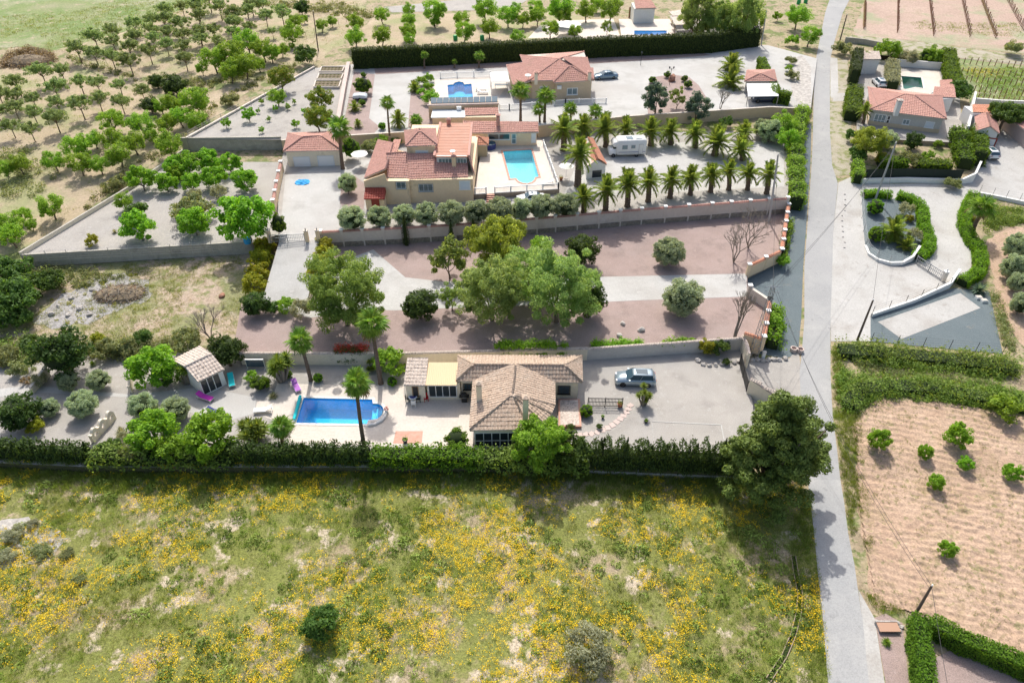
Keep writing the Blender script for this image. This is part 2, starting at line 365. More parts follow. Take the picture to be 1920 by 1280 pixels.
# ---------------------------------------------------------------- sheets on the natural slope
sheet('meadow', PP([(-700,1500),(1560,1500),(1553,1280),(1521,945),(1500,870)], -1)[:5]+PP([(1405,893),(1100,876),(180,876),(-300,862)], -.9), 'meadow_soil', .012)
sheet('hill_meadow', px([(-250,-14),(420,-14),(320,40),(230,62),(120,95),(40,88),(-300,92)]), 'far_grass', .015, rough=1.2, step=3)
sheet('upper_orchard', px([(110,92),(230,62),(330,22),(450,-10),(690,-10),(660,70),(590,120),(540,125),(400,150),(290,148),(170,118)]), 'orchard_soil', .02, rough=.8, step=3)
sheet('lower_orchard', px([(-250,190),(0,120),(100,122),(250,148),(330,215),(470,132),(520,140),(350,255),(230,345),(50,470),(-250,520)]), 'orchard_soil', .02, rough=.8, step=3)
sheet('vacant_lot', px([(-60,560),(50,500),(480,474),(470,560),(450,640),(330,640),(0,660),(-160,650)]), 'lot_soil', .02, rough=.6, step=2)
sheet('hedge_orchard', px([(650,92),(700,30),(1000,20),(1150,36),(1165,72),(1000,80)]), 'orchard_soil', .02, rough=.5, step=3)
sheet('far_yard', px([(720,14),(860,0),(1000,-6),(960,18),(735,24)]), 'gravel_grey', .03)
sheet('far_yard', px([(990,72),(1020,40),(1150,36),(1165,72)]), 'deck', .032)
sheet('far_yard', px([(1276,70),(1255,30),(1330,24),(1430,40),(1420,70),(1330,76)]), 'gravel_grey', .032)
sheet('vine_field', px([(1600,70),(1625,-12),(2250,-14),(2250,120),(1900,100),(1700,76)]), 'vine_soil', .02, rough=.5, step=3)
sheet('farm_track', px([(1585,78),(1600,66),(1700,76),(1900,102),(2100,122),(2100,138),(1880,118),(1760,106),(1680,92)]), 'verge', .03, rough=.3, step=2)
sheet('weedy_vineyard', px([(1790,110),(1900,122),(2150,140),(2150,212),(1900,202),(1822,200)]), 'far_grass', .03)
ROAD_L = [(1560,-14),(1547,25),(1536,80),(1530,110),(1526,160),(1524,250),(1521,320),(1514,420),(1508,500),(1508,600),(1504,650),(1499,700),(1503,780),(1512,880),(1520,945),(1526,1000),(1532,1060),(1537,1110),(1543,1160),(1553,1290),(1575,1500)]
ROAD_R = [(1600,-14),(1580,25),(1564,80),(1557,110),(1556,160),(1556,250),(1560,310),(1571,345),(1567,385),(1562,440),(1560,520),(1557,600),(1557,700),(1561,780),(1571,860),(1583,945),(1590,1000),(1602,1060),(1609,1110),(1617,1160),(1630,1290),(1665,1500)]
road = sheet('road', px(ROAD_L)+px(ROAD_R)[::-1], 'road', .05)
sheet('road_verge', px([(1521,232),(1500,240),(1484,300),(1474,405),(1463,487),(1402,518),(1402,556),(1441,582),(1428,655),(1395,655),(1470,672),(1496,665),(1502,600),(1506,500),(1512,420),(1519,320)]), 'gravel_blue', .03)
sheet('gate_apron', px([(1397,672),(1480,672),(1497,650),(1502,700),(1510,850),(1420,850),(1405,760)]), 'gravel_grey', .035)
sheet('concrete_kerb', px([(1557,108),(1570,110),(1572,172),(1560,185),(1557,180)]), 'concrete', .04)
sheet('concrete_kerb', px([(1562,175),(1588,175),(1588,190),(1562,190)]), 'concrete', .045)
sheet('roadside', px([(1557,115),(1590,112),(1596,250),(1600,320),(1614,328),(1560,330),(1556,250)]), 'verge', .025, rough=.15)
sheet('entrance_yard', px([(1572,343),(1600,330),(1615,345),(1800,345),(1845,310),(1880,240),(1990,240),(1990,390),(1830,362),(1800,400),(1800,430),(1823,470),(1820,510),(1775,530),(1640,592),(1632,640),(1558,640),(1557,600),(1562,440)]), 'concrete', .045)
sheet('white_verge', px([(1630,1290),(1617,1160),(1609,1105),(1640,1160),(1660,1290)]), 'concrete', .05)
sheet('corner_garden', px([(1640,1158),(1660,1150),(1692,1168),(1705,1290),(1662,1290)]), 'gravel_pink', .04)
sheet('right_garden_floor', px([(1738,1240),(1790,1215),(2000,1250),(2000,1400),(1745,1400)]), 'gravel_pink', .04)
island = sheet('island_bed', px([(1615,362),(1670,375),(1712,362),(1745,420),(1748,470),(1720,492),(1690,500),(1650,492),(1622,465)]), 'gravel_blue', .06)
sheet('dark_gravel_yard', px([(1632,592),(1790,540),(1855,548),(1880,664),(1750,652),(1632,640)]), 'gravel_blue', .055)
sheet('concrete_pad', px([(1646,604),(1800,550),(1838,578),(1690,636)]), 'concrete', .07)
sheet('ploughed_field', px([(1600,790),(1640,752),(1760,752),(1930,775),(2300,800),(2300,1300),(1950,1240),(1790,1188),(1700,1150),(1640,1140),(1608,960)]), 'plough', .02, rough=.3)
sheet('sand_track', px([(1850,450),(1900,425),(1990,430),(2050,700),(1960,705),(1870,580)]), 'plough', .025, rough=.3)
# ---------------------------------------------------------------- sheets on the terraces
sheet('pool_deck', px([(520,719),(640,721),(757,722),(757,744),(885,744),(887,838),(700,836),(540,832),(549,800),(478,775),(482,752),(508,752)], 0), 'deck', .012, SP('lower_plot'))
sheet('deck_inlay', px([(742,808),(793,808),(791,831),(737,831)], 0), 'coping_red', .02, SP('lower_plot'))
sheet('garden_path', px([(-100,740),(60,722),(250,740),(380,725),(480,745),(478,775),(420,790),(250,745),(60,735),(-100,760)], 0), 'gravel_white', .008, SP('lower_plot'))
sheet('middle_drive', px([(492,563),(575,573),(597,563),(640,490),(700,468),(760,520),(830,528),(1000,522),(1400,513),(1400,556),(1200,563),(1000,572),(780,580),(740,582),(690,580),(580,596),(500,570)], 1.2), 'gravel_white', .012, SP('middle_garden'))
sheet('villa_drive', px([(524,451),(588,451),(640,430),(636,400),(640,352),(660,330),(700,300),(640,300),(535,330)], 3.1), 'gravel_white', .012, SP('villa_plot'))
sheet('palm_yard', px([(1055,372),(1470,350),(1470,265),(1240,268),(1080,310)], 3.1), 'gravel_white', .01, SP('villa_plot'))
sheet('villa_path', px([(682,388),(700,378),(900,372),(1060,372),(1060,380),(850,392),(686,396)], 3.1), 'deck_grey', .012, SP('villa_plot'))
sheet('tree_bed', px([(640,345),(666,330),(684,345),(682,392),(645,392),(637,380)], 3.1), 'gravel_pink', .016, SP('villa_plot'))
sheet('back_bed', px([(700,119),(900,112),(1110,101),(1300,96),(1335,104),(1220,113),(1110,120),(900,129),(704,140)], 4.75), 'gravel_pink', .012, SP('back_plot'))
sheet('wall_bed', px([(664,135),(703,140),(692,222),(712,238),(700,252),(640,252)], 4.75), 'gravel_pink', .013, SP('back_plot'))
sheet('palm_bed', px([(771,165),(812,158),(812,240),(765,240),(768,200)], 4.75), 'gravel_pink', .014, SP('back_plot'))
sheet('pebble_bed', px([(1478,112),(1505,104),(1520,125),(1521,202),(1505,206),(1486,180)], 4.75), 'pebbles', .015, SP('back_plot'))
sheet('roundabout_bed', px([(1212,165),(1225,145),(1260,140),(1292,145),(1310,160),(1335,200),(1300,212),(1215,214)], 4.75), 'gravel_pink', .014, SP('back_plot'))
sheet('back_pool_deck', px([(815,150),(945,140),(950,160),(935,185),(815,188)], 4.75), 'deck', .012, SP('back_plot'))
sheet('left_yard', px([(352,262),(532,262),(648,244),(640,235),(655,135),(592,130)], 4.75), 'gravel_grey', .012, SP('back_plot'))
sheet('right_pool_deck', px([(1675,135),(1760,132),(1772,180),(1672,178)], 3.6), 'deck', .012, SP('right_house_plot'))
# ---------------------------------------------------------------- plants: materials
M('bark', [(.16,.12,.085),(.22,.17,.125)], 6, coord='obj', bump=.6, bscale=12); M('bark_grey', [(.20,.17,.14),(.27,.24,.20)], 6, coord='obj', bump=.5, bscale=12)
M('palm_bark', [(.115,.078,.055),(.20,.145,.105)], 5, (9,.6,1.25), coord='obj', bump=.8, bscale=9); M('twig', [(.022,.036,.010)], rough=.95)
M('dry_twig', [(.24,.20,.16),(.31,.27,.22)], 3)
FOL('leaf_almond', (.125,.185,.065), (.235,.325,.125)); FOL('leaf_citrus', (.095,.205,.016), (.240,.400,.040)); FOL('leaf_fig', (.095,.225,.016), (.230,.430,.032))
FOL('leaf_orange', (0.0832, 0.1508, 0.0132), (0.192, 0.2726, 0.0308), warm=(.32,.22,.04)); FOL('leaf_olive', (.20,.265,.165), (.35,.43,.285)); FOL('leaf_carob', (0.0254, 0.0606, 0.0139), (0.0715, 0.1253, 0.0277))
FOL('leaf_dark', (0.0358, 0.0812, 0.0154), (0.0998, 0.174, 0.033)); FOL('leaf_pepper', (.155,.240,.070), (.290,.400,.140), .45); FOL('leaf_pepper_dark', (.115,.185,.038), (.225,.315,.075), .4)
FOL('leaf_lime', (.165,.250,.026), (.300,.400,.065), .45); FOL('leaf_pine', (.062,.110,.020), (.180,.262,.058), .2); FOL('leaf_cypress', (0.0222, 0.0446, 0.0082), (0.0595, 0.0935, 0.0164), .2)
FOL('leaf_hedge', (0.049, 0.1134, 0.0075), (0.136, 0.2366, 0.0168)); FOL('leaf_box', (0.0768, 0.1914, 0.0066), (0.1792, 0.3364, 0.0132)); FOL('leaf_gold', (0.1664, 0.2204, 0.0132), (0.32, 0.3364, 0.0275), warm=(.36,.30,.03))
FOL('leaf_grey', (0.1728, 0.1914, 0.1155), (0.3136, 0.3306, 0.2145)); FOL('leaf_blue', (0.0512, 0.0986, 0.0682), (0.1216, 0.1856, 0.1375)); FOL('leaf_date', (.13,.20,.030), (.28,.36,.075), .3); FOL('leaf_fan', (0.0832, 0.1798, 0.022), (0.192, 0.3248, 0.0495), .3)
FOL('leaf_yucca', (0.0768, 0.145, 0.0165), (0.1792, 0.2552, 0.0385), .25); FOL('leaf_dead', (.20,.15,.08), (.30,.24,.14), .2); FOL('leaf_scrub', (.125,.165,.060), (.235,.275,.115), warm=(.22,.2,.1)); FOL('leaf_weed', (.095,.165,.024), (.205,.290,.058))
FOL('clump_green', (.110,.150,.022), (.250,.310,.062), .1, tint=True); FOL('clump_lush', (.070,.125,.014), (.190,.270,.044), .1, tint=True); FOL('petal_yellow', (.62,.42,.008), (.80,.62,.015), .05); FOL('petal_red', (.35,.03,.03), (.5,.07,.05), .2); FOL('grass_green', (.080,.112,.017), (.285,.340,.076), .22, tint=True); FOL('grass_dry', (.26,.22,.09), (.42,.35,.17), .15, tint=True)
FOL('grass_lush', (.060,.115,.012), (.250,.345,.060), .22, tint=True); FOL('grass_sage', (.12,.145,.08), (.23,.255,.155), .2, tint=True)
# ---------------------------------------------------------------- plants: leaf masses
def unit(rng, n):
    v = rng.normal(size=(n,3)); return v/np.linalg.norm(v, axis=1, keepdims=True)
def leaf_quads(rng, P, N, size, asp=.5, up=None):
    """a diamond leaf at each point P with normal N; up=vector biases the long axis"""
    n = len(P); a = np.cross(N, unit(rng, n)) if up is None else np.tile(np.array(up, float), (n,1))+rng.normal(size=(n,3))*.28
    a -= N*np.sum(a*N, 1, keepdims=True); a /= np.linalg.norm(a, axis=1, keepdims=True)+1e-9; b = np.cross(N, a)
    L = size*rng.uniform(.65, 1.35, (n,1)); Wd = L*asp
    V = np.stack([P-a*L*.5, P+b*Wd*.5+a*L*.06, P+a*L*.5, P-b*Wd*.5+a*L*.06], 1).reshape(-1,3)
    return V, np.arange(4*n).reshape(-1,4)
def crown_pts(rng, clumps, per, flat=.8, shell=.55):
    Ps, Ns = [], []
    for c, r in clumps:
        u = unit(rng, per); d = rng.uniform(shell, 1, (per,1))**.6*r
        Ps.append(np.array(c)+u*d*np.array([1,1,flat])); q = u*.8+unit(rng, per)*.7+np.array([0,0,.35]); Ns.append(q/np.linalg.norm(q, axis=1, keepdims=True))
    return np.concatenate(Ps), np.concatenate(Ns)
def clump_set(rng, n, rx, rz, zc, r0, r1, shell=.45, bottom=-.75, lump=.18, cone=0):
    out = []
    while len(out) < n:
        u = unit(rng, 1)[0]
        if u[2] < bottom: continue
        rad = rng.uniform(shell, 1)**.7*(1+rng.uniform(-lump, lump)); r = rng.uniform(r0, r1)
        if cone: q = (u[2]+1)/2; u = np.array([u[0]*(1.12-cone*q), u[1]*(1.12-cone*q), u[2]])
        out.append(((u[0]*(rx-r*.6)*rad, u[1]*(rx-r*.6)*rad, zc+u[2]*(rz-r*.5)*rad), r))
    return out
PROTO = {}
def tree_proto(kind, seed, mat, k, rz, n, r0, r1, per, leaf, asp=.5, trunk=.03, bark='bark', up=None, fork=.3, limbs=5, shell=.45, bottom=-.75, flat=.8, lump=.18, trunks=1, core=0, cone=0):
    """unit plant: crown one metre wide, its centre k metres above the foot"""
    rng = np.random.default_rng(seed); rn = random.Random(seed)
    cl = clump_set(rng, n, .5, rz, k, r0, r1, shell, bottom, lump, cone); leaf *= 1.22; asp = max(asp, .4); per = int(per*1.9)
    P, N = crown_pts(rng, cl, per, flat, .35); V, F = leaf_quads(rng, P, N, leaf, asp, up)
    parts = [('crown', mdata(kind+'_crown', V, F, mat))]
    if core:
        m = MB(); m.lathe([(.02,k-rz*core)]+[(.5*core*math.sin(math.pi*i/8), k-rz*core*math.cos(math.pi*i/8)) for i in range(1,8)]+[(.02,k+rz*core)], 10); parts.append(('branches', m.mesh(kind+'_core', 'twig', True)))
    if trunk:
        b = MB(); base = k-rz*.75
        for q in range(trunks):
            ox, oy = (rn.uniform(-.06,.06), rn.uniform(-.06,.06)) if trunks > 1 else (0, 0)
            fz = max(.05, base*(.9 if fork < 1 else 1)); fx, fy = ox+rn.uniform(-.05,.05), oy+rn.uniform(-.05,.05)
            b.tube([(ox,oy,-.06),(ox*.9+fx*.3,oy*.9+fy*.3,fz*.5),(fx,fy,fz)], [trunk*1.35,trunk,trunk*.9], 7)
            for c, r in rn.sample(cl, min(limbs, len(cl))):
                mid = Vector((fx+(c[0]-fx)*.5, fy+(c[1]-fy)*.5, fz+(c[2]-fz)*.42))
                b.tube([(fx,fy,fz*.93), mid, c], [trunk*.6, trunk*.4, trunk*.15], 5)
        parts.append(('trunk', b.mesh(kind+'_trunk', bark, True)))
    PROTO.setdefault(kind, []).append((parts, k))
for s in range(3):
    tree_proto('almond', 10+s, 'leaf_almond', .70, .30, 50, .07, .13, 40, .046, .5, .022, 'bark', limbs=8, shell=.3, lump=.3)
    tree_proto('citrus', 20+s, 'leaf_citrus', .56, .42, 46, .09, .17, 74, .038, .55, .028)
    tree_proto('fig', 30+s, 'leaf_fig', .50, .44, 56, .08, .15, 64, .044, .7, .03, 'bark_grey', limbs=7)
    tree_proto('young', 40+s, 'leaf_fig', .58, .46, 30, .09, .16, 50, .060, .6, .03, lump=.3)
for s in range(2):
    tree_proto('orange', 50+s, 'leaf_orange', .52, .42, 50, .09, .15, 64, .040, .55, .028)
    tree_proto('olive', 60+s, 'leaf_olive', .45, .46, 84, .08, .14, 80, .040, .32, .03, 'bark_grey', lump=.08, shell=.7, core=.72)
    tree_proto('carob', 70+s, 'leaf_carob', .47, .46, 56, .09, .15, 50, .050, .5, .04, lump=.16, core=.6)
    tree_proto('shrub', 80+s, 'leaf_dark', .36, .40, 40, .10, .17, 46, .062, .5, 0, bottom=-.3, lump=.25)
    tree_proto('scrub', 85+s, 'leaf_scrub', .28, .32, 30, .10, .18, 40, .075, .35, 0, bottom=-.2, lump=.3)
    tree_proto('lime_shrub', 90+s, 'leaf_gold', .42, .44, 42, .10, .16, 46, .06, .55, .0, bottom=-.5, lump=.25)
    tree_proto('loose', 95+s, 'leaf_pepper_dark', .62, .55, 40, .07, .13, 44, .06, .25, .02, up=(0,0,-1), lump=.3)
    tree_proto('grey_shrub', 100+s, 'leaf_grey', .40, .42, 40, .10, .16, 46, .055, .4, 0, bottom=-.4)
    tree_proto('green_ball', 110+s, 'leaf_box', .46, .47, 90, .07, .10, 44, .045, .6, 0, shell=.85, lump=.03, core=.86)
    tree_proto('blue_fir', 120+s, 'leaf_blue', .58, .60, 60, .08, .14, 46, .055, .3, .03, lump=.22)
    tree_proto('hedge_bush', 125+s, 'leaf_hedge', .42, .44, 50, .09, .15, 48, .055, .55, 0, bottom=-.6, lump=.12, core=.75)
    tree_proto('bright_shrub', 128+s, 'leaf_citrus', .38, .40, 40, .10, .16, 46, .062, .5, 0, bottom=-.4, lump=.22)
tree_proto('pepper', 130, 'leaf_pepper', .54, .50, 190, .045, .11, 110, .024, .25, .026, up=(0,0,-1), limbs=9, lump=.22, shell=.4)
tree_proto('pepper', 131, 'leaf_pepper', .54, .52, 190, .045, .11, 110, .024, .25, .026, up=(0,0,-1), limbs=9, lump=.26, shell=.4)
tree_proto('pepper_dark', 132, 'leaf_pepper_dark', .50, .48, 190, .045, .11, 110, .024, .25, .026, up=(0,0,-1), limbs=9, lump=.22, shell=.4)
tree_proto('lime_tree', 133, 'leaf_lime', .52, .40, 110, .07, .12, 80, .034, .3, .022, up=(0,0,-1), limbs=9, lump=.2)
tree_proto('pine', 135, 'leaf_pine', .60, .60, 330, .045, .08, 130, .024, .4, .03, limbs=16, lump=.2, shell=.3, flat=.7, core=.42, cone=.6)
tree_proto('bright_tree', 136, 'leaf_citrus', .56, .50, 110, .06, .11, 70, .036, .5, .025, limbs=8, lump=.25)
tree_proto('flat_top', 137, 'leaf_dark', .50, .25, 70, .08, .12, 60, .045, .5, .035, lump=.06)
SEQ = [0]
def plant(kind, cx, cy, w, label, cat='tree', group=None, name=None, zs=1.0, v=None):
    SEQ[0] += 1; i = SEQ[0]; pr = PROTO[kind]; parts, k = pr[(i*7 if v is None else v) % len(pr)]
    p, wm = GC(cx, cy, w*(1.06 if kind in ('olive','green_ball','carob','almond') or kind.startswith('pepper') else 1.14), k*zs)
    t = thing(name or kind+('_tree' if cat == 'tree' else ''), label, cat, p, (i*2.399) % 6.283, group, (wm*(.96+.08*((i*37) % 10)/10), wm*(.96+.08*((i*53) % 10)/10), wm*zs))
    for nm, me in parts: link(nm, me, t)
    return t
def rows(kind, lst, desc, where, group, cat='tree', off=(0,0), z=4.0, name=None, nrow=7, zs=1.0):
    """plants listed in zoomed picture units, banded into rows from the back"""
    L = sorted(lst, key=lambda a: a[1]); bands = [sorted(L[i:i+nrow]) for i in range(0, len(L), nrow)]
    for r, band in enumerate(bands):
        for i, a in enumerate(band):
            lab = f'{desc} {where}, {ORD[r+1]} row from back, {ORD[i+1]} from left' if len(bands) > 1 else f'{ORD[i+1]} {desc} from the left {where}'
            if len(L) == 1: lab = f'{desc} {where}'
            plant(kind, off[0]+a[0]/z, off[1]+a[1]/z, a[2]/z, lab, cat, group, name, zs)
# ---------------------------------------------------------------- hedges
def hedge(name, label, pts, w, h, mat, leaf=.16, dens=60, up=None, spiky=0, bump=.12, group=None, cat='hedge', asp=.5, z=None, seed=3, hvar=0, zrel=None):
    """a clipped or grown hedge along plan points: leaf skin around a woody core"""
    rng = np.random.default_rng(seed); pts = [Vector((p[0], p[1])) for p in pts]
    o = Vector((pts[0].x, pts[0].y, 0)); z0 = float(T(o.x, o.y)) if z is None else z; o.z = z0
    t = thing(name, label, cat, o, 0, group); core = MB(); allV = []; allF = []; nf = 0; total = 0
    seglen = [(pts[i+1]-pts[i]).length for i in range(len(pts)-1)]
    for i in range(len(pts)-1):
        a, b = pts[i], pts[i+1]; L = seglen[i]; d = (b-a).normalized(); nn = Vector((-d.y, d.x))
        za = float(T(a.x, a.y))-z0 if z is None else 0; zb = float(T(b.x, b.y))-z0 if z is None else 0
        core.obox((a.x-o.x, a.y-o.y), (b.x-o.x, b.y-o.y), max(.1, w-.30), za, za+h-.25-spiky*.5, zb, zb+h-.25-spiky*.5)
        per = 2*h+w; n = int(L*per*dens*1.5); q = rng.uniform(0, per, n); s = rng.uniform(-.15, L+.15, n)
        ph = s+total
        hh = h*(1+hvar*(np.sin(ph*1.7+seed)*.5+np.sin(ph*.61+2*seed)*.5))
        if spiky: hh = hh+spiky*(np.abs(np.sin(ph*2.3+np.sin(ph*.7)*1.3))-.6)*(.5+.5*np.sin(ph*.37+seed)**2)
        side = np.where(q < h, -1, np.where(q > h+w, 1, 0)); off = np.where(side == 0, q-h-w/2, side*w/2)
        zz = np.where(side < 0, q/h, np.where(side > 0, (q-h-w)/h, 1.0))*hh
        jit = rng.normal(0, bump, n); bul = np.sin(ph*2.1+seed)*np.sin(zz*2.3+ph*.5)*bump*1.1
        N = np.zeros((n,3)); N[:,0] = nn.x*side; N[:,1] = nn.y*side; N[:,2] = np.where(side == 0, 1, .25)
        off = off+side*(jit*.7+bul); zz = zz+np.where(side == 0, jit+bul-spiky*.0, 0); zz = np.maximum(zz, .02)
        gz = za+(zb-za)*np.clip(s/L, 0, 1)
        P = np.stack([a.x-o.x+d.x*s+nn.x*off, a.y-o.y+d.y*s+nn.y*off, gz+zz], 1)
        N = N+unit(rng, n)*.75; N /= np.linalg.norm(N, axis=1, keepdims=True)
        V, F = leaf_quads(rng, P, N, leaf*1.35, asp, up); allV.append(V); allF.append(F+nf); nf += len(V); total += L
    if spiky > .3:                                   # pointed leaders standing out of the hedge
        rn = random.Random(seed)
        for i in range(len(pts)-1):
            q = 0
            while q < seglen[i]:
                q += rn.uniform(.35, .95); c = pts[i].lerp(pts[i+1], min(1, q/seglen[i])); hs_ = h+spiky*rn.uniform(0, 1.0)**1.3 if rn.random() > .1 else h; rr = rn.uniform(.22, .4); n = int(90+60*(hs_-h))
                f = rng.uniform(0, 1, n); a = rng.uniform(0, 6.283, n); r = rr*(1-f**1.5)*rng.uniform(.6, 1.1, n); ox, oy = rn.uniform(-.3,.3)*w, rn.uniform(-.3,.3)*w
                P = np.stack([c.x-o.x+ox+r*np.cos(a), c.y-o.y+oy+r*np.sin(a), h*.75+(hs_-h*.75)*f], 1); N = np.stack([np.cos(a), np.sin(a), np.full(n,.4)], 1)+unit(rng, n)*.5; N /= np.linalg.norm(N, axis=1, keepdims=True)
                V, F = leaf_quads(rng, P, N, leaf*1.25, asp, up); allV.append(V); allF.append(F+nf); nf += len(V)
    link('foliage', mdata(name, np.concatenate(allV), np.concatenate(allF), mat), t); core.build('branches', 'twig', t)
    return t
# ---------------------------------------------------------------- palms
def frond_mesh(kind, seed, droop):
    rng = random.Random(seed); b = MB(); n = 15; pts = []
    for i in range(n+1):
        f = i/n; pts.append(Vector((f*(1-.12*droop*f), 0, .30*math.sin(f*1.4)*(1-droop*.6)-droop*.55*f*f)))
    for i in range(n):                               # midrib
        a, c = pts[i], pts[i+1]; r = .012*(1-i/n)+.003
        b.add([a+Vector((0,r,0)), a-Vector((0,r,0)), c-Vector((0,r,0)), c+Vector((0,r,0))], [(0,1,2,3)])
    for i in range(3, n+1):
        f = i/n; L = .26*math.sin(min(1, f*1.25)*2.2)*(1.1-.35*f)+.05
        for s in (-1, 1):
            for q in (0, .5):
                p = pts[i-1].lerp(pts[i], q); t = Vector((.55+rng.uniform(-.12,.12), s*.85, rng.uniform(.05,.4)-droop*.25)).normalized()
                e = p+t*L*rng.uniform(.85,1.1); e.z -= .05; w = Vector((.034,0,.006))
                b.add([p-w, p+w, e], [(0,1,2)])
    return b.mesh('frond', 'leaf_date')
def fan_mesh(seed, dead=False):
    rng = random.Random(seed); b = MB()
    b.add([(0,.016,0),(0,-.016,0),(.45,-.012,.03),(.45,.012,.03)], [(0,1,2,3)]); n = 17
    for i in range(n):
        a = (i/(n-1)-.5)*4.1; L = .6*(.72+.28*math.cos(a*.6))*rng.uniform(.85,1.1); d = Vector((math.cos(a), math.sin(a), .06-abs(math.sin(a))*.2))
        s = Vector((-math.sin(a), math.cos(a), 0))*.045; c = Vector((.45,0,.03)); m = c+d*L*.45; m2 = c+d*L*.75+Vector((0,0,-.05)); e = c+d*L+Vector((0,0,-.2-.1*rng.random()))
        b.add([c, m-s, m2-s*.5, e, m2+s*.5, m+s], [(0,1,2,3,4,5)])
    return b.mesh('fan_leaf', 'leaf_dead' if dead else 'leaf_fan')
FROND = [frond_mesh('date', 1, 0), frond_mesh('date', 2, .5), frond_mesh('date', 3, 1.0)]; FAN = [fan_mesh(1), fan_mesh(2)]; FAND = [fan_mesh(3, True)]
def trunk_mesh(h, r0, r1, lean=(0,0), rough=.1, rings=None):
    b = MB(); n = rings or max(6, int(h/.22)); pts = []; rad = []
    for i in range(n+1):
        f = i/n; pts.append((lean[0]*f*f, lean[1]*f*f, h*f-(.1 if i == 0 else 0))); rad.append((r0+(r1-r0)*f**.7)*(1+(rough if i % 2 else -rough)))
    rad[0] *= 1.25; return b.tube(pts, rad, 10).mesh('palm_trunk', 'palm_bark')
def palm(kind, base, hx, hy, w, label, group=None, n=None, seed=None, ground=None):
    """base pixel, head-centre pixel, head width in pixels"""
    SEQ[0] += 1; sd_ = SEQ[0]; rng = random.Random(sd_)
    p = G(*base) if ground is None else Pz(base[0], base[1], ground)
    wm = w*1.12/PPM((p.x, p.y, p.z+2)); h = max(.25, HT(p, hy)-(.16 if kind == 'date' else .04)*wm); dd = ray(hx, hy); tt = p.y/dd[1]; lean = dd[0]*tt-p.x
    t = thing('date_palm' if kind == 'date' else 'fan_palm', label, 'palm', p, 0, group)
    if kind == 'date':
        r = wm*.098; link('trunk', trunk_mesh(h, r*1.1, r, (lean, 0), .07), t); n = n or 46
    else:
        r = max(.14, wm*.06); link('trunk', trunk_mesh(h, r*1.35, r*.85, (lean, 0), .05), t); n = n or 30
    n = int(n*rng.uniform(.85,1.15)); tilt = (rng.uniform(-.1,.1), rng.uniform(-.1,.1)); drp = rng.uniform(.9,1.12)
    for i in range(n):
        f = (i+.5)/n; az = i*2.39996+rng.uniform(-.2,.2); L = wm*(.56 if kind == 'date' else .53)*rng.uniform(.82,1.12)
        el = R(78)-drp*f*R(95 if kind == 'date' else 128)+rng.uniform(-.12,.12)
        if kind == 'date': me = FROND[0 if f < .35 else 1 if f < .75 else 2]
        else: me = FAND[0] if f > .9 else FAN[i % 2]
        o = link('frond', me, t); o.location = (lean, 0, h); o.rotation_euler = (0, -el, az) ; o.rotation_mode = 'XYZ'; o.scale = (L,)*3
        o.rotation_euler = (Matrix.Rotation(tilt[0], 3, 'X') @ Matrix.Rotation(tilt[1], 3, 'Y') @ Matrix.Rotation(az, 3, 'Z') @ Matrix.Rotation(-el, 3, 'Y')).to_euler()
    return t
def blade_plant(kind, cx, cy, w, label, n=90, mat='leaf_yucca', cat='plant', name='yucca', stems=3, hgt=.9, group=None):
    """yucca or agave: stems carrying rosettes of pointed blades"""
    SEQ[0] += 1; rng = random.Random(SEQ[0]); n = n*3 if stems > 1 else n; stems = stems*2 if stems > 1 else 1; p, wm = GC(cx, cy, w, hgt*.55)
    t = thing(name, label, cat, p, rng.uniform(0,6), group); b = MB(); tr = MB()
    for s in range(stems):
        a = s*2.4; r = 0 if stems == 1 else wm*.34*rng.uniform(.25,1.0); z = wm*hgt*rng.uniform(.3,.85) if stems > 1 else wm*hgt*.25
        c = Vector((r*math.cos(a), r*math.sin(a), z))
        if z > .3: tr.tube([(c.x*.3,c.y*.3,-.05),(c.x*.8,c.y*.8,z*.6),c], [wm*.05,wm*.04,wm*.035], 6)
        for i in range(n//stems):
            f = (i+.5)/(n//stems); az = i*2.39996; el = R(80)-f*R(105); L = wm*(.24 if stems > 1 else .52)*rng.uniform(.8,1.1)
            d = Vector((math.cos(az)*math.cos(el), math.sin(az)*math.cos(el), math.sin(el))); sdv = Vector((-math.sin(az), math.cos(az), 0))*L*.085
            b.add([c-sdv*.6, c+d*L*.5-sdv, c+d*L+Vector((0,0,-.08*L)), c+d*L*.5+sdv, c+sdv*.6], [(0,1,2,3,4)])
    b.build('leaf_rosette', mat, t)
    if tr.V: tr.build('stem', 'bark_grey', t)
    return t
def bare_tree(base, top, w, label, seed, name='bare_tree', depth=5):
    rng = random.Random(seed); p = G(*base); h = HT(p, top); wm = w/PPM(p); t = thing(name, label, 'tree', p); b = MB(); tw = MB()
    def grow(a, d, L, r, k):
        e = a+d*L; m = a+d*L*.5+Vector((rng.uniform(-.05,.05)*L, rng.uniform(-.05,.05)*L, 0)); (b if k > 2 else tw).tube([a,m,e], [r,r*.85,r*.7], 5, False)
        if k == 0: return
        for _ in range(3 if k > 1 else 4):
            nd = (d+Vector((rng.uniform(-1,1)*wm/h*1.0, rng.uniform(-1,1)*wm/h*1.0, rng.uniform(-.2,.5)))*.75).normalized(); grow(e, nd, L*rng.uniform(.6,.8), r*.6, k-1)
    for _ in range(3): grow(Vector((rng.uniform(-.1,.1),rng.uniform(-.1,.1),-.1)), Vector((rng.uniform(-.4,.4)*wm/h,rng.uniform(-.4,.4)*wm/h,1)).normalized(), h*.32, .05+h*.008, depth-1)
    b.build('trunk', 'bark_grey', t); tw.build('twigs', 'dry_twig', t); return t
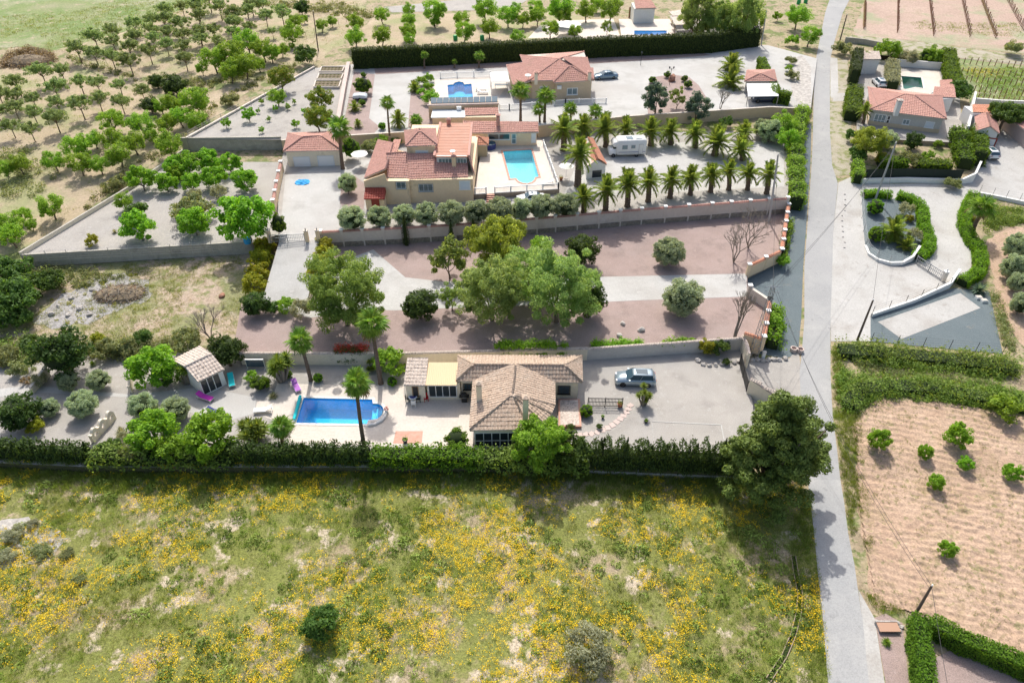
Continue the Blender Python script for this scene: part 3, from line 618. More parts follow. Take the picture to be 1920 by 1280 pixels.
# ================================================================ plants as the photograph shows them
UO = [(1000,170,140),(1130,135,130),(1240,60,140),(1360,40,110),(1470,30,180),(1480,110,150),(1350,160,150),(1220,130,150),(1490,230,150),(1600,215,130),(1740,90,170),(1750,160,150),(1740,230,120),(1870,190,110),(1630,300,120),(1360,250,140),(1250,230,140),(1130,210,130),(840,220,150),(700,260,170),(1000,260,150),(1140,280,130),(1240,320,130),(1370,340,140),(1500,290,130),(840,300,130),(960,340,150),(570,350,170),(700,390,140),(830,410,150),(960,440,170),(1110,370,150),(1380,430,140),(1560,-20,150),(1640,40,150),(1850,70,150),(1880,20,130),(1990,110,130),(2110,80,150),(2040,230,80),(1960,20,120)]
rows('almond', UO, 'almond tree', 'upper left orchard', 'almond trees of the upper orchard', name='almond_tree')
LO = [(300,520,180),(450,520,150),(110,600,170),(590,600,150),(720,610,150),(400,640,180),(100,700,170),(240,730,130),(420,760,150),(730,730,150),(590,770,180),(900,750,150),(1060,670,130),(100,800,150),(240,830,140),(400,870,180),(70,930,150),(220,960,150),(-20,690,150),(-30,830,150),(890,630,130)]
rows('almond', LO, 'almond tree', 'lower left orchard', 'almond trees of the lower orchard', name='almond_tree', nrow=6)
CB = [(1600,430,190),(1740,390,200),(1830,480,180),(1720,520,170),(1850,300,190),(1510,510,90),(1970,360,160),(1940,480,100),(2030,390,130),(2110,370,100)]
rows('citrus', CB, 'bright green tree', 'beside the field bend', 'citrus trees behind the upper lot', name='citrus_tree', nrow=5)
C2 = [(2180,240,160),(2210,155,110),(2280,140,60),(2410,185,90),(2490,155,80),(2255,240,50),(2185,345,50)]
rows('citrus', C2, 'small round tree', 'left of the long cypress hedge', 'trees left of the cypress hedge', name='citrus_tree', nrow=20)
C3 = [(1460,750,220),(1280,770,150),(1200,790,120),(840,900,180),(1060,920,180),(1240,920,150),(1350,870,150),(1470,900,150),(700,1040,130),(830,1030,180),(1000,1060,170),(1130,1010,110),(570,1090,200),(880,1150,180),(1260,1070,200),(400,1200,150),(590,1220,170),(740,1230,140),(140,1220,150),(30,1260,130)]
rows('citrus', C3, 'dense fruit tree', 'left of walled lot', 'fruit trees along the walled lot', name='fruit_tree', nrow=5)
rows('citrus', [(60,400,200),(230,400,90),(80,480,180),(370,260,190),(170,330,120),(-20,420,150)], 'bushy tree', 'outside the walled lot corner', 'trees outside the lot corner', off=(0,320), name='fruit_tree', nrow=3)
rows('fig', [(1050,50,190),(1240,80,150),(1310,20,120),(1430,80,150),(1600,40,170),(1830,60,180),(1560,-90,170),(1720,-60,160),(1400,-60,180),(1300,-40,150)], 'leafy fig tree', 'in walled lot', 'fig trees of the walled lot', off=(0,320), name='fig_tree', nrow=5)
plant('fig', 257, 420, 60, 'round deep green fig tree on grey gravel nearest the lot wall', group='fig trees of the walled lot', name='fig_tree')
plant('shrub', 255, 398, 48, 'dark bush pressed behind the round fig tree in the lot', 'shrub', name='dark_bush')
plant('fig', 362, 412, 58, 'medium round fig tree between two bigger ones in the lot', group='fig trees of the walled lot', name='fig_tree')
plant('scrub', 356, 393, 70, 'olive green bush behind the medium fig tree in the lot', 'shrub', name='bush')
plant('fig', 458, 404, 96, 'largest bright green fig tree of the grey gravel lot', group='fig trees of the walled lot', name='fig_tree')
plant('citrus', 231, 375, 33, 'small dark citrus tree by the slanting lot wall', name='citrus_tree')
plant('lime_shrub', 172, 451, 24, 'small yellowish shrub alone on the grey gravel', 'shrub', name='yellow_shrub')
plant('grey_shrub', 366, 366, 27, 'pale thin shrub left of its pair in the lot', 'shrub', name='pale_shrub'); plant('grey_shrub', 408, 361, 30, 'pale thin shrub right of its pair in the lot', 'shrub', name='pale_shrub')
blade_plant('agave', 214, 433, 15, 'small spiky agave on the lot gravel', 40, 'leaf_grey', name='agave', stems=1, hgt=.5)
# back-left gravel lot
for a, l in (((180,580,190),'orange tinted tree by the lot fence'),((475,750,190),'orange tinted round tree beside the raised beds'),((460,880,210),'largest orange tinted tree behind the garage')):
    plant('orange', 480+a[0]/4, a[1]/4, a[2]/4, l, name='orange_tree', group='orange tinted trees')
plant('citrus', 519, 180, 32, 'green tree in front of the orange tinted tree by the lot fence', name='citrus_tree')
rows('young', [(40,760,40),(15,830,35),(145,810,45),(235,795,45),(285,760,35),(355,830,40),(95,890,35),(300,925,60),(40,970,45),(-230,920,70),(-60,850,100)], 'young sapling', 'on pale gravel left of the garage', 'saplings on the gravel lot', off=(480,0), name='sapling', nrow=20)
# back plot beds
rows('hedge_bush', [(800,640,130),(795,770,50),(805,560,40)], 'round bush', 'in pink gravel beside the boundary wall', 'bushes in the pink bed', 'shrub', (480,0), name='bush', nrow=9)
rows('bright_shrub', [(1240,610,80),(1295,585,70),(1295,655,80),(1305,730,110),(1245,690,70)], 'bright green bush', 'left of the back swimming pool', 'bushes by the back pool', 'shrub', (480,0), name='bush', nrow=9)
plant('green_ball', 480+945/4, 945/4, 14, 'small clipped green ball below the tall leaning palm', 'shrub', name='clipped_ball')
plant('hedge_bush', 657, 277, 32, 'tall egg shaped bright green bush beside the garage', 'shrub', name='clipped_bush', zs=1.5)
plant('bright_shrub', 712, 248, 26, 'small green bush at the foot of the terrace wall', 'shrub', name='bush'); plant('scrub', 697, 275, 34, 'olive green bush beside the villa roof', 'shrub', name='bush')
plant('shrub', 741, 248, 20, 'dark bush behind the leaning palm trunk', 'shrub', name='dark_bush')
palm('fan', (731,257), 726, 192, 25, 'tall slim fan palm behind the red roofed villa', 'tall fan palms')
palm('date', (747,239), 746, 221, 30, 'young date palm right of the tall slim fan palm')
palm('date', (778,172), 778, 163, 24, 'small date palm left of the back pool'); palm('date', (672,239), 671, 231, 16, 'tiny palm in pink gravel behind the garage')
palm('fan', (780,237), 780, 226, 24, 'low bushy fan palm above the terrace wall'); palm('date', (666,208), 665, 199, 22, 'small palm by the sloping boundary wall')
palm('fan', (643,317), 637, 240, 44, 'tall fan palm beside the two door garage', 'tall fan palms')
palm('fan', (796,129), 796, 103, 14, 'leftmost thin palm in front of the long cypress hedge'); palm('fan', (852,128), 852, 116, 10, 'shortest thin palm in front of the long cypress hedge'); palm('fan', (898,127), 899, 105, 19, 'palm in front of the hedge nearest the back house')
palm('fan', (1016,102), 1016, 97, 11, 'small palm peeping over the back house roof')
for q, (b, h, w, l) in enumerate([((976,229),(976,170),34,'tallest'),((1021,229),(1023,180),33,'second tallest'),((1012,229),(1010,205),24,'half hidden'),((1070,226),(1070,203),25,'short'),((1117,224),(1117,208),27,'rightmost short')]):
    palm('fan', b, h[0], h[1], w, l+' fan palm in front of the back house railing', 'fan palms before the back house')
palm('date', (1370,131), 1372, 118, 40, 'yellow green date palm on the back drive'); palm('date', (1372,163), 1370, 148, 50, 'grey green date palm beside the carport')
# date palms of the villa's caravan yard
for q, (b, h, w) in enumerate([((1057,282),(1057,238),50),((1094,257),(1094,233),38),((1136,275),(1135,236),46),((1174,257),(1174,236),36),((1220,273),(1221,241),46),((1257,271),(1257,242),40),((1303,277),(1303,245),40),((1340,291),(1345,261),54),((1396,262),(1396,244),38),((1392,300),(1390,275),46)]):
    palm('date', b, h[0], h[1], w, ORD[q+1]+' date palm from the left, row behind the caravan', 'date palms behind the caravan')
palm('date', (1083,349), 1086, 283, 56, 'big date palm beside the small tiled shelter')
for q, (b, h, w) in enumerate([((1094,398),(1095,365),42),((1135,396),(1137,351),48),((1176,387),(1178,339),46),((1215,378),(1217,336),44),((1256,371),(1259,333),44),((1294,365),(1296,329),40),((1332,360),(1335,323),40),((1366,356),(1367,317),38),((1401,356),(1404,321),38),((1437,363),(1443,322),42)]):
    palm('date', b, h[0], h[1], w, ORD[q+1]+' date palm from the left, row along the beige wall', 'date palms along the beige wall')
for q, a in enumerate([(661,410,52),(711,407,45),(756,404,43),(799,402,46),(845,400,52),(893,397,48),(937,394,52),(978,392,46),(1018,388,50),(1060,386,50)]):
    plant('olive', *a, ORD[q+1]+' grey green olive ball from the left behind the beige wall', 'shrub', 'olive balls behind the beige wall', 'olive_bush')
plant('olive', 651, 345, 35, 'clipped lollipop olive tree on the villa drive', name='olive_tree', zs=1.25)
plant('hedge_bush', 522, 420, 27, 'tall oval bush left of the villa gate', 'shrub', name='clipped_bush', zs=1.7)
# right end of the villa plot
for a, l in (((1472,232,50),'behind the last date palm'),((1445,246,44),'greyest one'),((1430,240,36),'left of the greyest'),((1478,258,40),'in front, beside the road hedge')):
    plant('citrus' if 'grey' not in l else 'olive', *a, 'leafy tree in the corner by the road, '+l, name='corner_tree', group='corner trees by the road')
plant('shrub', 1365, 212, 26, 'dark bush against the terrace wall', 'shrub', name='dark_bush')
# roundabout island
plant('blue_fir', 1231, 184, 52, 'blue green fir on the drive island', name='fir_tree'); plant('loose', 1271, 183, 30, 'slim yellowish tree on the drive island', name='slim_tree'); plant('blue_fir', 1312, 184, 48, 'broad grey blue fir on the drive island', name='fir_tree')
bare_tree((1350,208), 165, 34, 'half bare tree at the right of the drive island', 5)
rows('hedge_bush', [(1055,600,52),(1165,560,52),(1295,590,50),(1320,630,62)], 'round bush', 'around the island boulder', 'bushes on the drive island', 'shrub', (960,0), name='bush', nrow=9)
# orchard beyond the hedge
HO = [(745,160,130),(740,270,150),(945,110,120),(940,260,140),(1145,70,100),(1145,150,110),(1140,230,120),(1150,290,90),(1330,80,180),(1340,160,80),(1545,140,120),(1560,230,150),(1720,60,180),(1750,200,140),(1890,110,150),(1950,60,90),(2000,140,110),(2100,50,110),(2110,110,130),(2280,50,190),(2310,110,130),(2480,70,150),(2660,60,170),(2210,210,130),(2390,230,100),(1965,270,100),(2560,30,100)]
rows('citrus', HO, 'citrus tree', 'behind the long hedge', 'citrus trees behind the long hedge', off=(480,0), name='citrus_tree', nrow=9)
plant('loose', 1139, 50, 22, 'slim shrub left of the far pool terrace', 'shrub', name='slim_shrub')
for a, l in (((1310,24,66),'left'),((1345,34,60),'middle'),((1395,30,70),'right'),((1422,36,30),'small bright')):
    plant('pepper' if l != 'small bright' else 'citrus', *a, l+' feathery grey green tree beyond the hedge by the far house', name='feathery_tree', group='feathery trees beyond the hedge', zs=1.3)
plant('shrub', 572, 105, 42, 'big dark shrub at the corner of the gravel lot', 'shrub', name='dark_shrub'); plant('carob', 565, 14, 28, 'dark conical tree on the far field edge', name='dark_tree')
plant('carob', 327, 158, 48, 'dark green bush in the gully between orchards', 'shrub', name='dark_bush'); plant('carob', 293, 152, 28, 'smaller dark bush left in the gully', 'shrub', name='dark_bush'); plant('carob', 281, 196, 36, 'dark bush at the orchard corner below the gully', 'shrub', name='dark_bush')
plant('scrub', 432, 188, 30, 'grey green bush by the lot fence', 'shrub', name='grey_bush'); plant('scrub', 218, 345, 44, 'grey green bush against the slanting lot wall', 'shrub', name='grey_bush')
# middle garden
plant('pepper_dark', 641, 548, 146, 'large round weeping tree beside the pale drive', name='pepper_tree'); plant('carob', 787, 569, 68, 'dark round bush in front of the pale drive', 'shrub', name='carob_bush')
plant('loose', 841, 480, 72, 'wispy grey green tree below the beige wall', name='wispy_tree'); plant('loose', 846, 556, 46, 'slim wispy tree left of the big weeping trees', name='wispy_tree')
plant('lime_tree', 931, 449, 108, 'yellow green feathery tree below the beige wall', name='feathery_tree'); plant('pepper', 922, 540, 132, 'left of the two tall weeping trees in the middle garden', name='pepper_tree', v=0); plant('pepper', 1047, 536, 148, 'right of the two tall weeping trees in the middle garden', name='pepper_tree', v=1)
plant('pepper', 985, 508, 96, 'weeping tree standing behind and between the two tall ones', name='pepper_tree', v=0)
plant('carob', 1107, 562, 60, 'dark bush under the right weeping tree', 'shrub', name='carob_bush', zs=1.3); plant('carob', 1091, 466, 64, 'dark grey green bush on pink gravel by the wall', 'shrub', name='olive_bush', zs=1.1); plant('citrus', 1014, 461, 40, 'small green tree behind the weeping trees', name='green_tree')
plant('olive', 1255, 472, 58, 'round grey green ball bush behind the pale drive', 'shrub', name='olive_bush'); plant('olive', 1282, 558, 76, 'round grey green ball bush in front of the pale drive', 'shrub', name='olive_bush')
for q, a in enumerate([(494,460,38),(490,482,42),(484,508,44),(478,532,44)]): plant('lime_shrub', *a, ORD[q+1]+' yellow green bush from the gate, left of the ramp', 'shrub', 'bushes left of the ramp', 'yellow_green_bush')
plant('carob', 477, 568, 52, 'dark green bush at the end of the ramp', 'shrub', name='dark_bush')
for q, a in enumerate([(607,463,36),(606,482,42),(597,502,40)]): plant('lime_shrub', *a, ORD[q+1]+' yellow green bush from the gate, right of the ramp', 'shrub', 'bushes right of the ramp', 'yellow_green_bush')
for a, k, l in (((512,577,30),'shrub','dark low'),((536,572,34),'bright_shrub','bright green'),((562,580,44),'grey_shrub','grey')): plant(k, *a, l+' bush in the row closing the ramp turn', 'shrub', 'bushes closing the ramp turn', 'bush')
bare_tree((1375,492), 420, 70, 'leafless tree left of the pair by the corner wall', 11); bare_tree((1403,465), 385, 90, 'leafless tree right of the pair by the corner wall', 12); bare_tree((1377,632), 545, 56, 'leafless tree by the lower garden wall end', 13); bare_tree((398,640), 575, 70, 'leafless shrub behind the pool cabin', 14)
def cypress(base, top, w, label):
    p = Pz(base[0], base[1]+7, 1.2); h = HT(p, top); wm = w*1.15/PPM(p); rng = np.random.default_rng(int(base[0])); n = 900; f = rng.uniform(0,1,n); a = rng.uniform(0,6.283,n)
    r = wm/2*np.sin(np.clip(f*.93+.07,0,1)**.6*math.pi)**.7*rng.uniform(.7,1.05,n); P = np.stack([r*np.cos(a), r*np.sin(a), f*h],1); N = np.stack([np.cos(a),np.sin(a),np.full(n,.3)],1)+unit(rng,n)*.5; N /= np.linalg.norm(N,axis=1,keepdims=True)
    t = thing('cypress_tree', label, 'tree', p, group='column cypresses'); V, F = leaf_quads(rng, P, N, .2, .35, (0,0,1)); link('crown', mdata('cypress', V, F, 'leaf_cypress'), t)
    MB().tube([(0,0,-.1),(0,0,h*.5),(0,0,h*.9)], [wm*.22,wm*.25,.03], 7).build('trunk', 'twig', t)
cypress((762,452), 402, 13, 'leftmost slim cypress against the beige wall'); cypress((847,451), 417, 10, 'middle slim cypress against the beige wall'); cypress((888,446), 410, 10, 'right slim cypress against the beige wall')
# lower plot
for k, a, l, nm in (('carob',(112,662,108),'biggest dark tree on the left edge of the lower garden','carob_tree'),('carob',(32,770,78),'dark tree at the left frame edge behind the hedge','carob_tree'),('olive',(92,764,36),'small round bush beside the dark tree by the hedge','olive_bush'),('olive',(154,757,54),'round olive bush left of the arched garden wall','olive_bush'),
        ('olive',(128,715,40),'round green bush nearest the biggest dark tree','olive_bush'),('olive',(185,713,42),'round green bush on sandy ground above the path','olive_bush'),('olive',(267,760,52),'grey green ball bush right of the arched wall','olive_bush'),('olive',(327,770,54),'pale grey green ball bush below the pool cabin','olive_bush'),
        ('fig',(284,683,80),'bright leafy fig tree left of the pool cabin','fig_tree'),('shrub',(303,712,40),'dark bush under the leafy fig tree','dark_bush'),('carob',(424,658,72),'dark grey bush behind the pool cabin','carob_bush'),('fig',(285,805,80),'bright fig tree by the hedge, left of its twin','fig_tree'),('fig',(390,812,92),'larger bright fig tree by the hedge, right of its twin','fig_tree'),
        ('hedge_bush',(488,718,32),'clipped bush beside the yucca near the pool','clipped_bush'),('bright_shrub',(727,662,58),'bright green climber bush against the white wall','bush'),('hedge_bush',(669,706,36),'round bush behind the pool palm head','bush'),('green_ball',(596,708,18),'small clipped ball at the foot of the left palm','clipped_ball'),
        ('green_ball',(735,715,18),'small clipped ball right of the middle palm','clipped_ball'),('hedge_bush',(856,822,42),'bush at the corner of the glazed sunroom','bush'),('green_ball',(1100,770,24),'small green bush beside the house gate','bush'),('bright_tree',(1012,828,100),'bright green tree in front of the house','bright_tree'),
        ('shrub',(1068,846,80),'loose shrub right of the bright tree before the house','shrub'),('shrub',(1070,800,14),'tiny shrub by the stepping stones','shrub'),('shrub',(1124,799,12),'low tuft on the gravel beside the stepping stones','shrub'),('lime_shrub',(1325,648,34),'yellowish bush in the corner bed by the lower wall','yellow_bush'),
        ('shrub',(1348,650,40),'dark bush in the corner bed by the lower wall','dark_bush'),('shrub',(1362,678,15),'small bush on the stone edging by the gate','shrub'),('bright_shrub',(752,674,18),'small yellowish bush at the white wall','bush')):
    plant(k, *a, l, 'tree' if nm.endswith('tree') else 'shrub', name=nm)
blade_plant('yucca', 345, 700, 52, 'dark many headed yucca beside the pool cabin', 130, 'leaf_yucca', stems=5); blade_plant('yucca', 472, 802, 74, 'large yucca clump by the hedge left of the pool', 200, stems=7, hgt=.8); blade_plant('yucca', 522, 690, 66, 'large yucca clump behind the pool', 200, stems=7)
blade_plant('yucca', 1210, 738, 40, 'yucca tree in front of the parked silver car', 150, stems=4, hgt=1.3); blade_plant('yucca', 697, 683, 32, 'yucca at the foot of the middle palm', 90, stems=2); blade_plant('agave', 227, 808, 30, 'grey agave beside the arched wall', 60, 'leaf_grey', name='agave', stems=1, hgt=.5)
blade_plant('agave', 512, 740, 24, 'grey agave in the bed behind the pool', 50, 'leaf_grey', name='agave', stems=1, hgt=.5); blade_plant('yucca', 172, 678, 16, 'small yucca beside the biggest dark tree', 50, stems=1)
blade_plant('yucca', 1058, 820, 24, 'pale yucca right of the bright tree', 60, stems=2); blade_plant('agave', 50, 712, 26, 'dry grey agave in the planter by the path', 60, 'leaf_dead', name='agave', stems=2, hgt=.6)
plant('lime_shrub', 65, 798, 30, 'rust orange shrub at the end of the left hedge', 'shrub', name='orange_shrub')
palm('fan', (583,713), 562, 638, 46, 'left of the two tall palms behind the blue pool', 'palms round the blue pool', n=30); palm('fan', (714,719), 696, 606, 54, 'right of the two tall palms behind the blue pool', 'palms round the blue pool', n=30); palm('fan', (684,842), 668, 718, 50, 'tall palm standing in front of the blue pool', 'palms round the blue pool', n=30, ground=0)
palm('fan', (530,830), 527, 800, 42, 'low fan palm by the hedge left of the pool', ground=0)
# big pine by the road
plant('pine', 1461, 836, 196, 'huge dark green pine between hedge and road', name='pine_tree')
# hedges
def W2(pts, z=None): return px(pts, z)
hedge('cypress_hedge', 'very long tall dark cypress hedge behind the back plot', W2([(664,128),(830,121),(1000,112),(1180,104),(1330,98),(1418,86)], 4.75), 1.6, 3.9, 'leaf_cypress', .34, 26, (0,0,1), asp=.3, spiky=.15, bump=.12)
hedge('cypress_hedge', 'clipped hedge beside the carport by the road', W2([(1424,128),(1436,155),(1452,192),(1478,196)], 4.75), 1.5, 2.2, 'leaf_hedge', .24, 40)
hedge('road_hedge', 'bright green hedge along the road beside the palm yard', W2([(1503,215),(1490,260),(1487,330),(1490,395)]), 2.0, 2.4, 'leaf_citrus', .26, 36, bump=.3, hvar=.2)
hedge('wall_hedge', 'low bright shrubs along the roadside corner wall', W2([(1480,420),(1472,450),(1466,490)]), .9, 1.0, 'leaf_citrus', .2, 40, bump=.2, hvar=.4); plant('citrus', 1468, 488, 24, 'dark green shrub at the corner of the roadside wall', 'shrub', name='shrub')
hedge('wall_hedge', 'leafy bright shrubs outside the lower roadside wall', W2([(1452,592),(1448,625),(1446,655)]), 1.5, 1.6, 'leaf_fig', .28, 36, bump=.35, hvar=.3)
hedge('cypress_hedge', 'dark cypress hedge at the lower left frame edge', W2([(-60,846),(60,856),(172,860)], 0), 1.3, 1.8, 'leaf_cypress', .22, 55, (0,0,1), asp=.4, spiky=.6, bump=.2, seed=5)
hedge('shrub_hedge', 'loose mixed shrub hedge left of the pool', W2([(176,864),(300,866),(440,866)], -.1), 1.6, 1.2, 'leaf_weed', .24, 40, bump=.4, hvar=.35, seed=6)
hedge('cypress_hedge', 'dark cypress hedge in front of the blue pool', W2([(425,862),(560,863),(695,863)], 0), 1.3, 1.95, 'leaf_cypress', .22, 55, (0,0,1), asp=.4, spiky=.6, bump=.2, seed=7)
hedge('shrub_hedge', 'bright green shrub hedge in front of the terrace', W2([(700,864),(800,866),(905,868)], 0), 1.7, 1.5, 'leaf_hedge', .22, 55, bump=.3, hvar=.15, seed=8)
hedge('shrub_hedge', 'leafy shrub hedge below the glazed sunroom', W2([(900,868),(1000,872),(1100,874)], 0), 1.9, 1.4, 'leaf_weed', .24, 50, bump=.35, hvar=.25, seed=9)
hedge('cypress_hedge', 'spiky dark cypress hedge along the gravel parking', W2([(1106,870),(1240,874),(1372,880)], 0), 1.4, 2.8, 'leaf_cypress', .22, 60, (0,0,1), asp=.35, spiky=1.7, bump=.2, seed=10)
# island and right side
hedge('box_hedge', 'short clipped hedge at the back of the island bed', W2([(1618,370),(1640,368),(1668,372)]), 1.2, 1.0, 'leaf_box', .16, 90, bump=.1)
hedge('box_hedge', 'long wavy clipped hedge on the right of the island bed', W2([(1682,372),(1712,382),(1728,400),(1728,425),(1740,455),(1738,475),(1718,488)]), 1.5, 1.1, 'leaf_box', .16, 90, bump=.12)
hedge('box_hedge', 'long wavy clipped hedge right of the white drive', W2([(1822,372),(1808,400),(1804,425),(1814,450),(1832,475),(1836,505),(1828,522),(1800,536)]), 1.5, 1.2, 'leaf_box', .16, 90, bump=.14)
for k, a, l in (('green_ball',(1642,388,29),'clipped green ball near the top of the island bed'),('green_ball',(1644,439,30),'clipped green ball in the middle of the island bed'),('grey_shrub',(1701,393,29),'pale grey ball bush by the wavy hedge'),('grey_shrub',(1713,441,29),'lower pale grey ball bush by the wavy hedge'),('lime_shrub',(1704,409,16),'rusty yellow bush on the island bed')):
    plant(k, *a, l, 'shrub', name='clipped_ball' if k == 'green_ball' else 'bush')
plant('lime_shrub', 1823, 410, 14, 'yellow flowering bush beside the right wavy hedge', 'shrub', name='bush')
palm('date', (1680,447), 1679, 428, 48, 'young date palm in the island bed'); palm('date', (1701,466), 1700, 458, 34, 'stubby date palm at the end of the island bed', n=44); palm('fan', (1820,440), 1843, 388, 48, 'leaning palm beside the right wavy hedge')
blade_plant('agave', 1837, 540, 36, 'dark agave at the lower end of the wavy hedge', 70, 'leaf_blue', name='agave', stems=1, hgt=.5)
rows('olive', [(1908,462,46),(1903,500,46),(1910,530,36),(1916,570,40)], 'olive tree', 'beside the sandy track', 'olive trees by the sandy track', off=(0,0), z=1, name='olive_tree', nrow=1, zs=1.2)
for q, (a, l) in enumerate((((1650,822,38),'nearest the road'),((1736,846,28),'second from the road'),((1800,815,44),'largest'),((1812,868,25),'below the largest'),((1757,903,30),'in the middle'),((1901,884,31),'at the right frame edge'),((1779,1028,30),'standing lowest and alone'))):
    plant('fig', *a, 'young fruit tree on the ploughed field, '+l, group='young trees on the ploughed field', name='fruit_tree', zs=1.2)
plant('bright_shrub', 1886, 764, 54, 'bright round bush on the bank above the ploughed field', 'shrub', name='bush')
blade_plant('yucca', 1664, 1200, 22, 'small yucca on pink gravel by the road', 60, stems=1)
hedge('conifer_hedge', 'clipped hedge leading away from the lower right garden', W2([(1716,1172),(1716,1215),(1722,1262),(1730,1330)]), 1.3, 1.7, 'leaf_hedge', .13, 150, bump=.1); hedge('conifer_hedge', 'clipped hedge crossing the lower right corner', W2([(1738,1182),(1800,1215),(1900,1255),(1990,1300)]), 1.3, 1.7, 'leaf_hedge', .13, 150, bump=.1)
# right house garden
hedge('garden_hedge', 'clipped bright hedge between road and right house', W2([(1594,228),(1596,205),(1600,180)]), 2.6, 2.0, 'leaf_hedge', .26, 40, bump=.2); hedge('garden_hedge', 'tall dark hedge beside the white shed', W2([(1597,160),(1601,135),(1603,118)]), 1.6, 3.2, 'leaf_cypress', .26, 36, bump=.15)
hedge('garden_hedge', 'grey rounded hedge left of the green pool', W2([(1671,168),(1670,148),(1670,128)], 3.6), 2.2, 1.8, 'leaf_grey', .24, 40, bump=.2); hedge('garden_hedge', 'dark clipped hedge right of the green pool', W2([(1790,172),(1780,150),(1770,118)], 3.6), 2.4, 2.2, 'leaf_hedge', .26, 36, bump=.15)
for k, a, l in (('bright_shrub',(1668,96,44),'bright bush behind the white shed'),('grey_shrub',(1705,108,34),'silvery bush behind the green pool'),('bright_shrub',(1752,97,38),'bright bush behind the pool corner'),('shrub',(1800,172,44),'dark spreading bush at the vineyard corner'),('lime_tree',(1632,262,58),'yellowish round tree before the right house'),('olive',(1664,262,36),'silvery round tree before the right house'),('carob',(1714,264,36),'dark fir shaped tree before the right house'),
       ('bright_shrub',(1740,292,22),'bright bush on the pink garden gravel'),('bright_shrub',(1760,270,16),'small bush below the right house wall'),('shrub',(1600,255,30),'dark shrub by the road before the right house'),('lime_shrub',(1655,298,24),'yellowish bush behind the garden fence'),('shrub',(1608,290,34),'shrub at the corner of the garden fence'),('scrub',(1705,300,40),'loose bush by the garden fence'),
       ('scrub',(1582,92,34),'grey bush at the farm track bend'),('citrus',(1519,65,36),'dark tree beside the road bend'),('citrus',(1497,28,42),'large bright tree in the far yard by the road'),('young',(1459,30,16),'slim young tree in the far yard'),('bright_shrub',(1487,76,24),'bright shrub by the road junction'),('scrub',(1900,92,36),'dark grey shrub beside the track bank'),('flat_top',(1888,210,66),'flat topped clipped tree in the far right yard'),('scrub',(1785,345,30),'grey shrub behind the curved wall')):
    plant(k, *a, l, 'tree' if 'tree' in l else 'shrub', name='garden_tree' if 'tree' in l else 'bush')
plant('hedge_bush', 1737, 107, 30, 'square clipped grey hedge block behind the pool', 'shrub', name='clipped_bush')
hedge('garden_hedge', 'dark clipped hedge block left in the fenced garden', W2([(1645,312),(1672,314),(1696,316)]), 2.2, 1.6, 'leaf_hedge', .24, 40); hedge('garden_hedge', 'dark clipped hedge block right in the fenced garden', W2([(1714,318),(1740,320),(1776,320)]), 2.2, 1.6, 'leaf_hedge', .24, 40)
hedge('garden_hedge', 'stepped dark hedge beside the small garage', W2([(1790,260),(1798,290),(1806,318)]), 2.2, 2.2, 'leaf_hedge', .26, 36, bump=.25, hvar=.2); hedge('garden_hedge', 'tall dark hedge left of the white parked car', W2([(1826,262),(1828,290),(1830,312)]), 2.0, 2.6, 'leaf_hedge', .26, 36, bump=.2)
hedge('garden_hedge', 'narrow hedge along the road above the island bed', W2([(1605,345),(1606,330),(1604,318)]), 1.4, 1.8, 'leaf_citrus', .24, 40, bump=.2)
palm('date', (1618,232), 1622, 205, 26, 'small palm beside the right house corner'); palm('date', (1620,128), 1622, 110, 26, 'palm in front of the white shed')

for i, (x, y, w) in enumerate([(18,515,76),(62,532,62),(24,560,84),(98,526,46),(-6,590,70),(40,596,44)]): plant('shrub', x, y, w, ORD[i+1]+' dark shrub from the back in the thicket below the lot corner', 'shrub', 'thicket below the lot corner', 'dark_shrub')
hedge('scrub_hedge', 'wild dark scrub row along the dark gravel yard', W2([(1572,662),(1650,668),(1720,674),(1800,682),(1900,696)]), 2.2, 1.0, 'leaf_weed', .22, 30, bump=.6, hvar=.5, seed=21)
hedge('scrub_hedge', 'wild green scrub row above the ploughed field', W2([(1590,765),(1610,735),(1660,728),(1740,732),(1840,750),(1930,772)]), 2.0, .9, 'leaf_weed', .22, 30, bump=.6, hvar=.5, seed=22)
for i, (k, x, y, w) in enumerate([('scrub',12,668,46),('shrub',55,640,36),('bright_shrub',62,650,22),('scrub',195,655,50),('lime_shrub',184,634,24),('scrub',232,648,46),('shrub',268,632,34),('scrub',40,690,40),('scrub',350,640,60)]): plant(k, x, y, w, ORD[i+1]+' bush of the wild row behind the lower garden', 'shrub', 'wild row behind the lower garden', 'wild_bush')
for k, x, y, w, l in (('bright_shrub',470,706,24,'small shrub between cabin and pool bed'),('grey_shrub',232,820,26,'silvery shrub at the lowest arch'),('shrub',205,838,40,'dark shrub at the gap in the hedge'),('bright_shrub',320,842,60,'leafy shrub inside the mixed hedge'),('scrub',255,845,50,'brownish shrub inside the mixed hedge'),('hedge_bush',540,702,16,'little bush behind the pool bed'),('grey_shrub',75,712,30,'silvery shrub above the planter wall')): plant(k, x, y, w, l, 'shrub', name='garden_shrub')

for k, x, y, w, l in (('scrub',1482,114,20,'pale shrub at the top of the pebble bed'),('scrub',1487,142,24,'spiky shrub in the pebble bed by the road'),('bright_shrub',1480,128,14,'small shrub in the pebble bed')): plant(k, x, y, w, l, 'shrub', name='pebble_shrub')
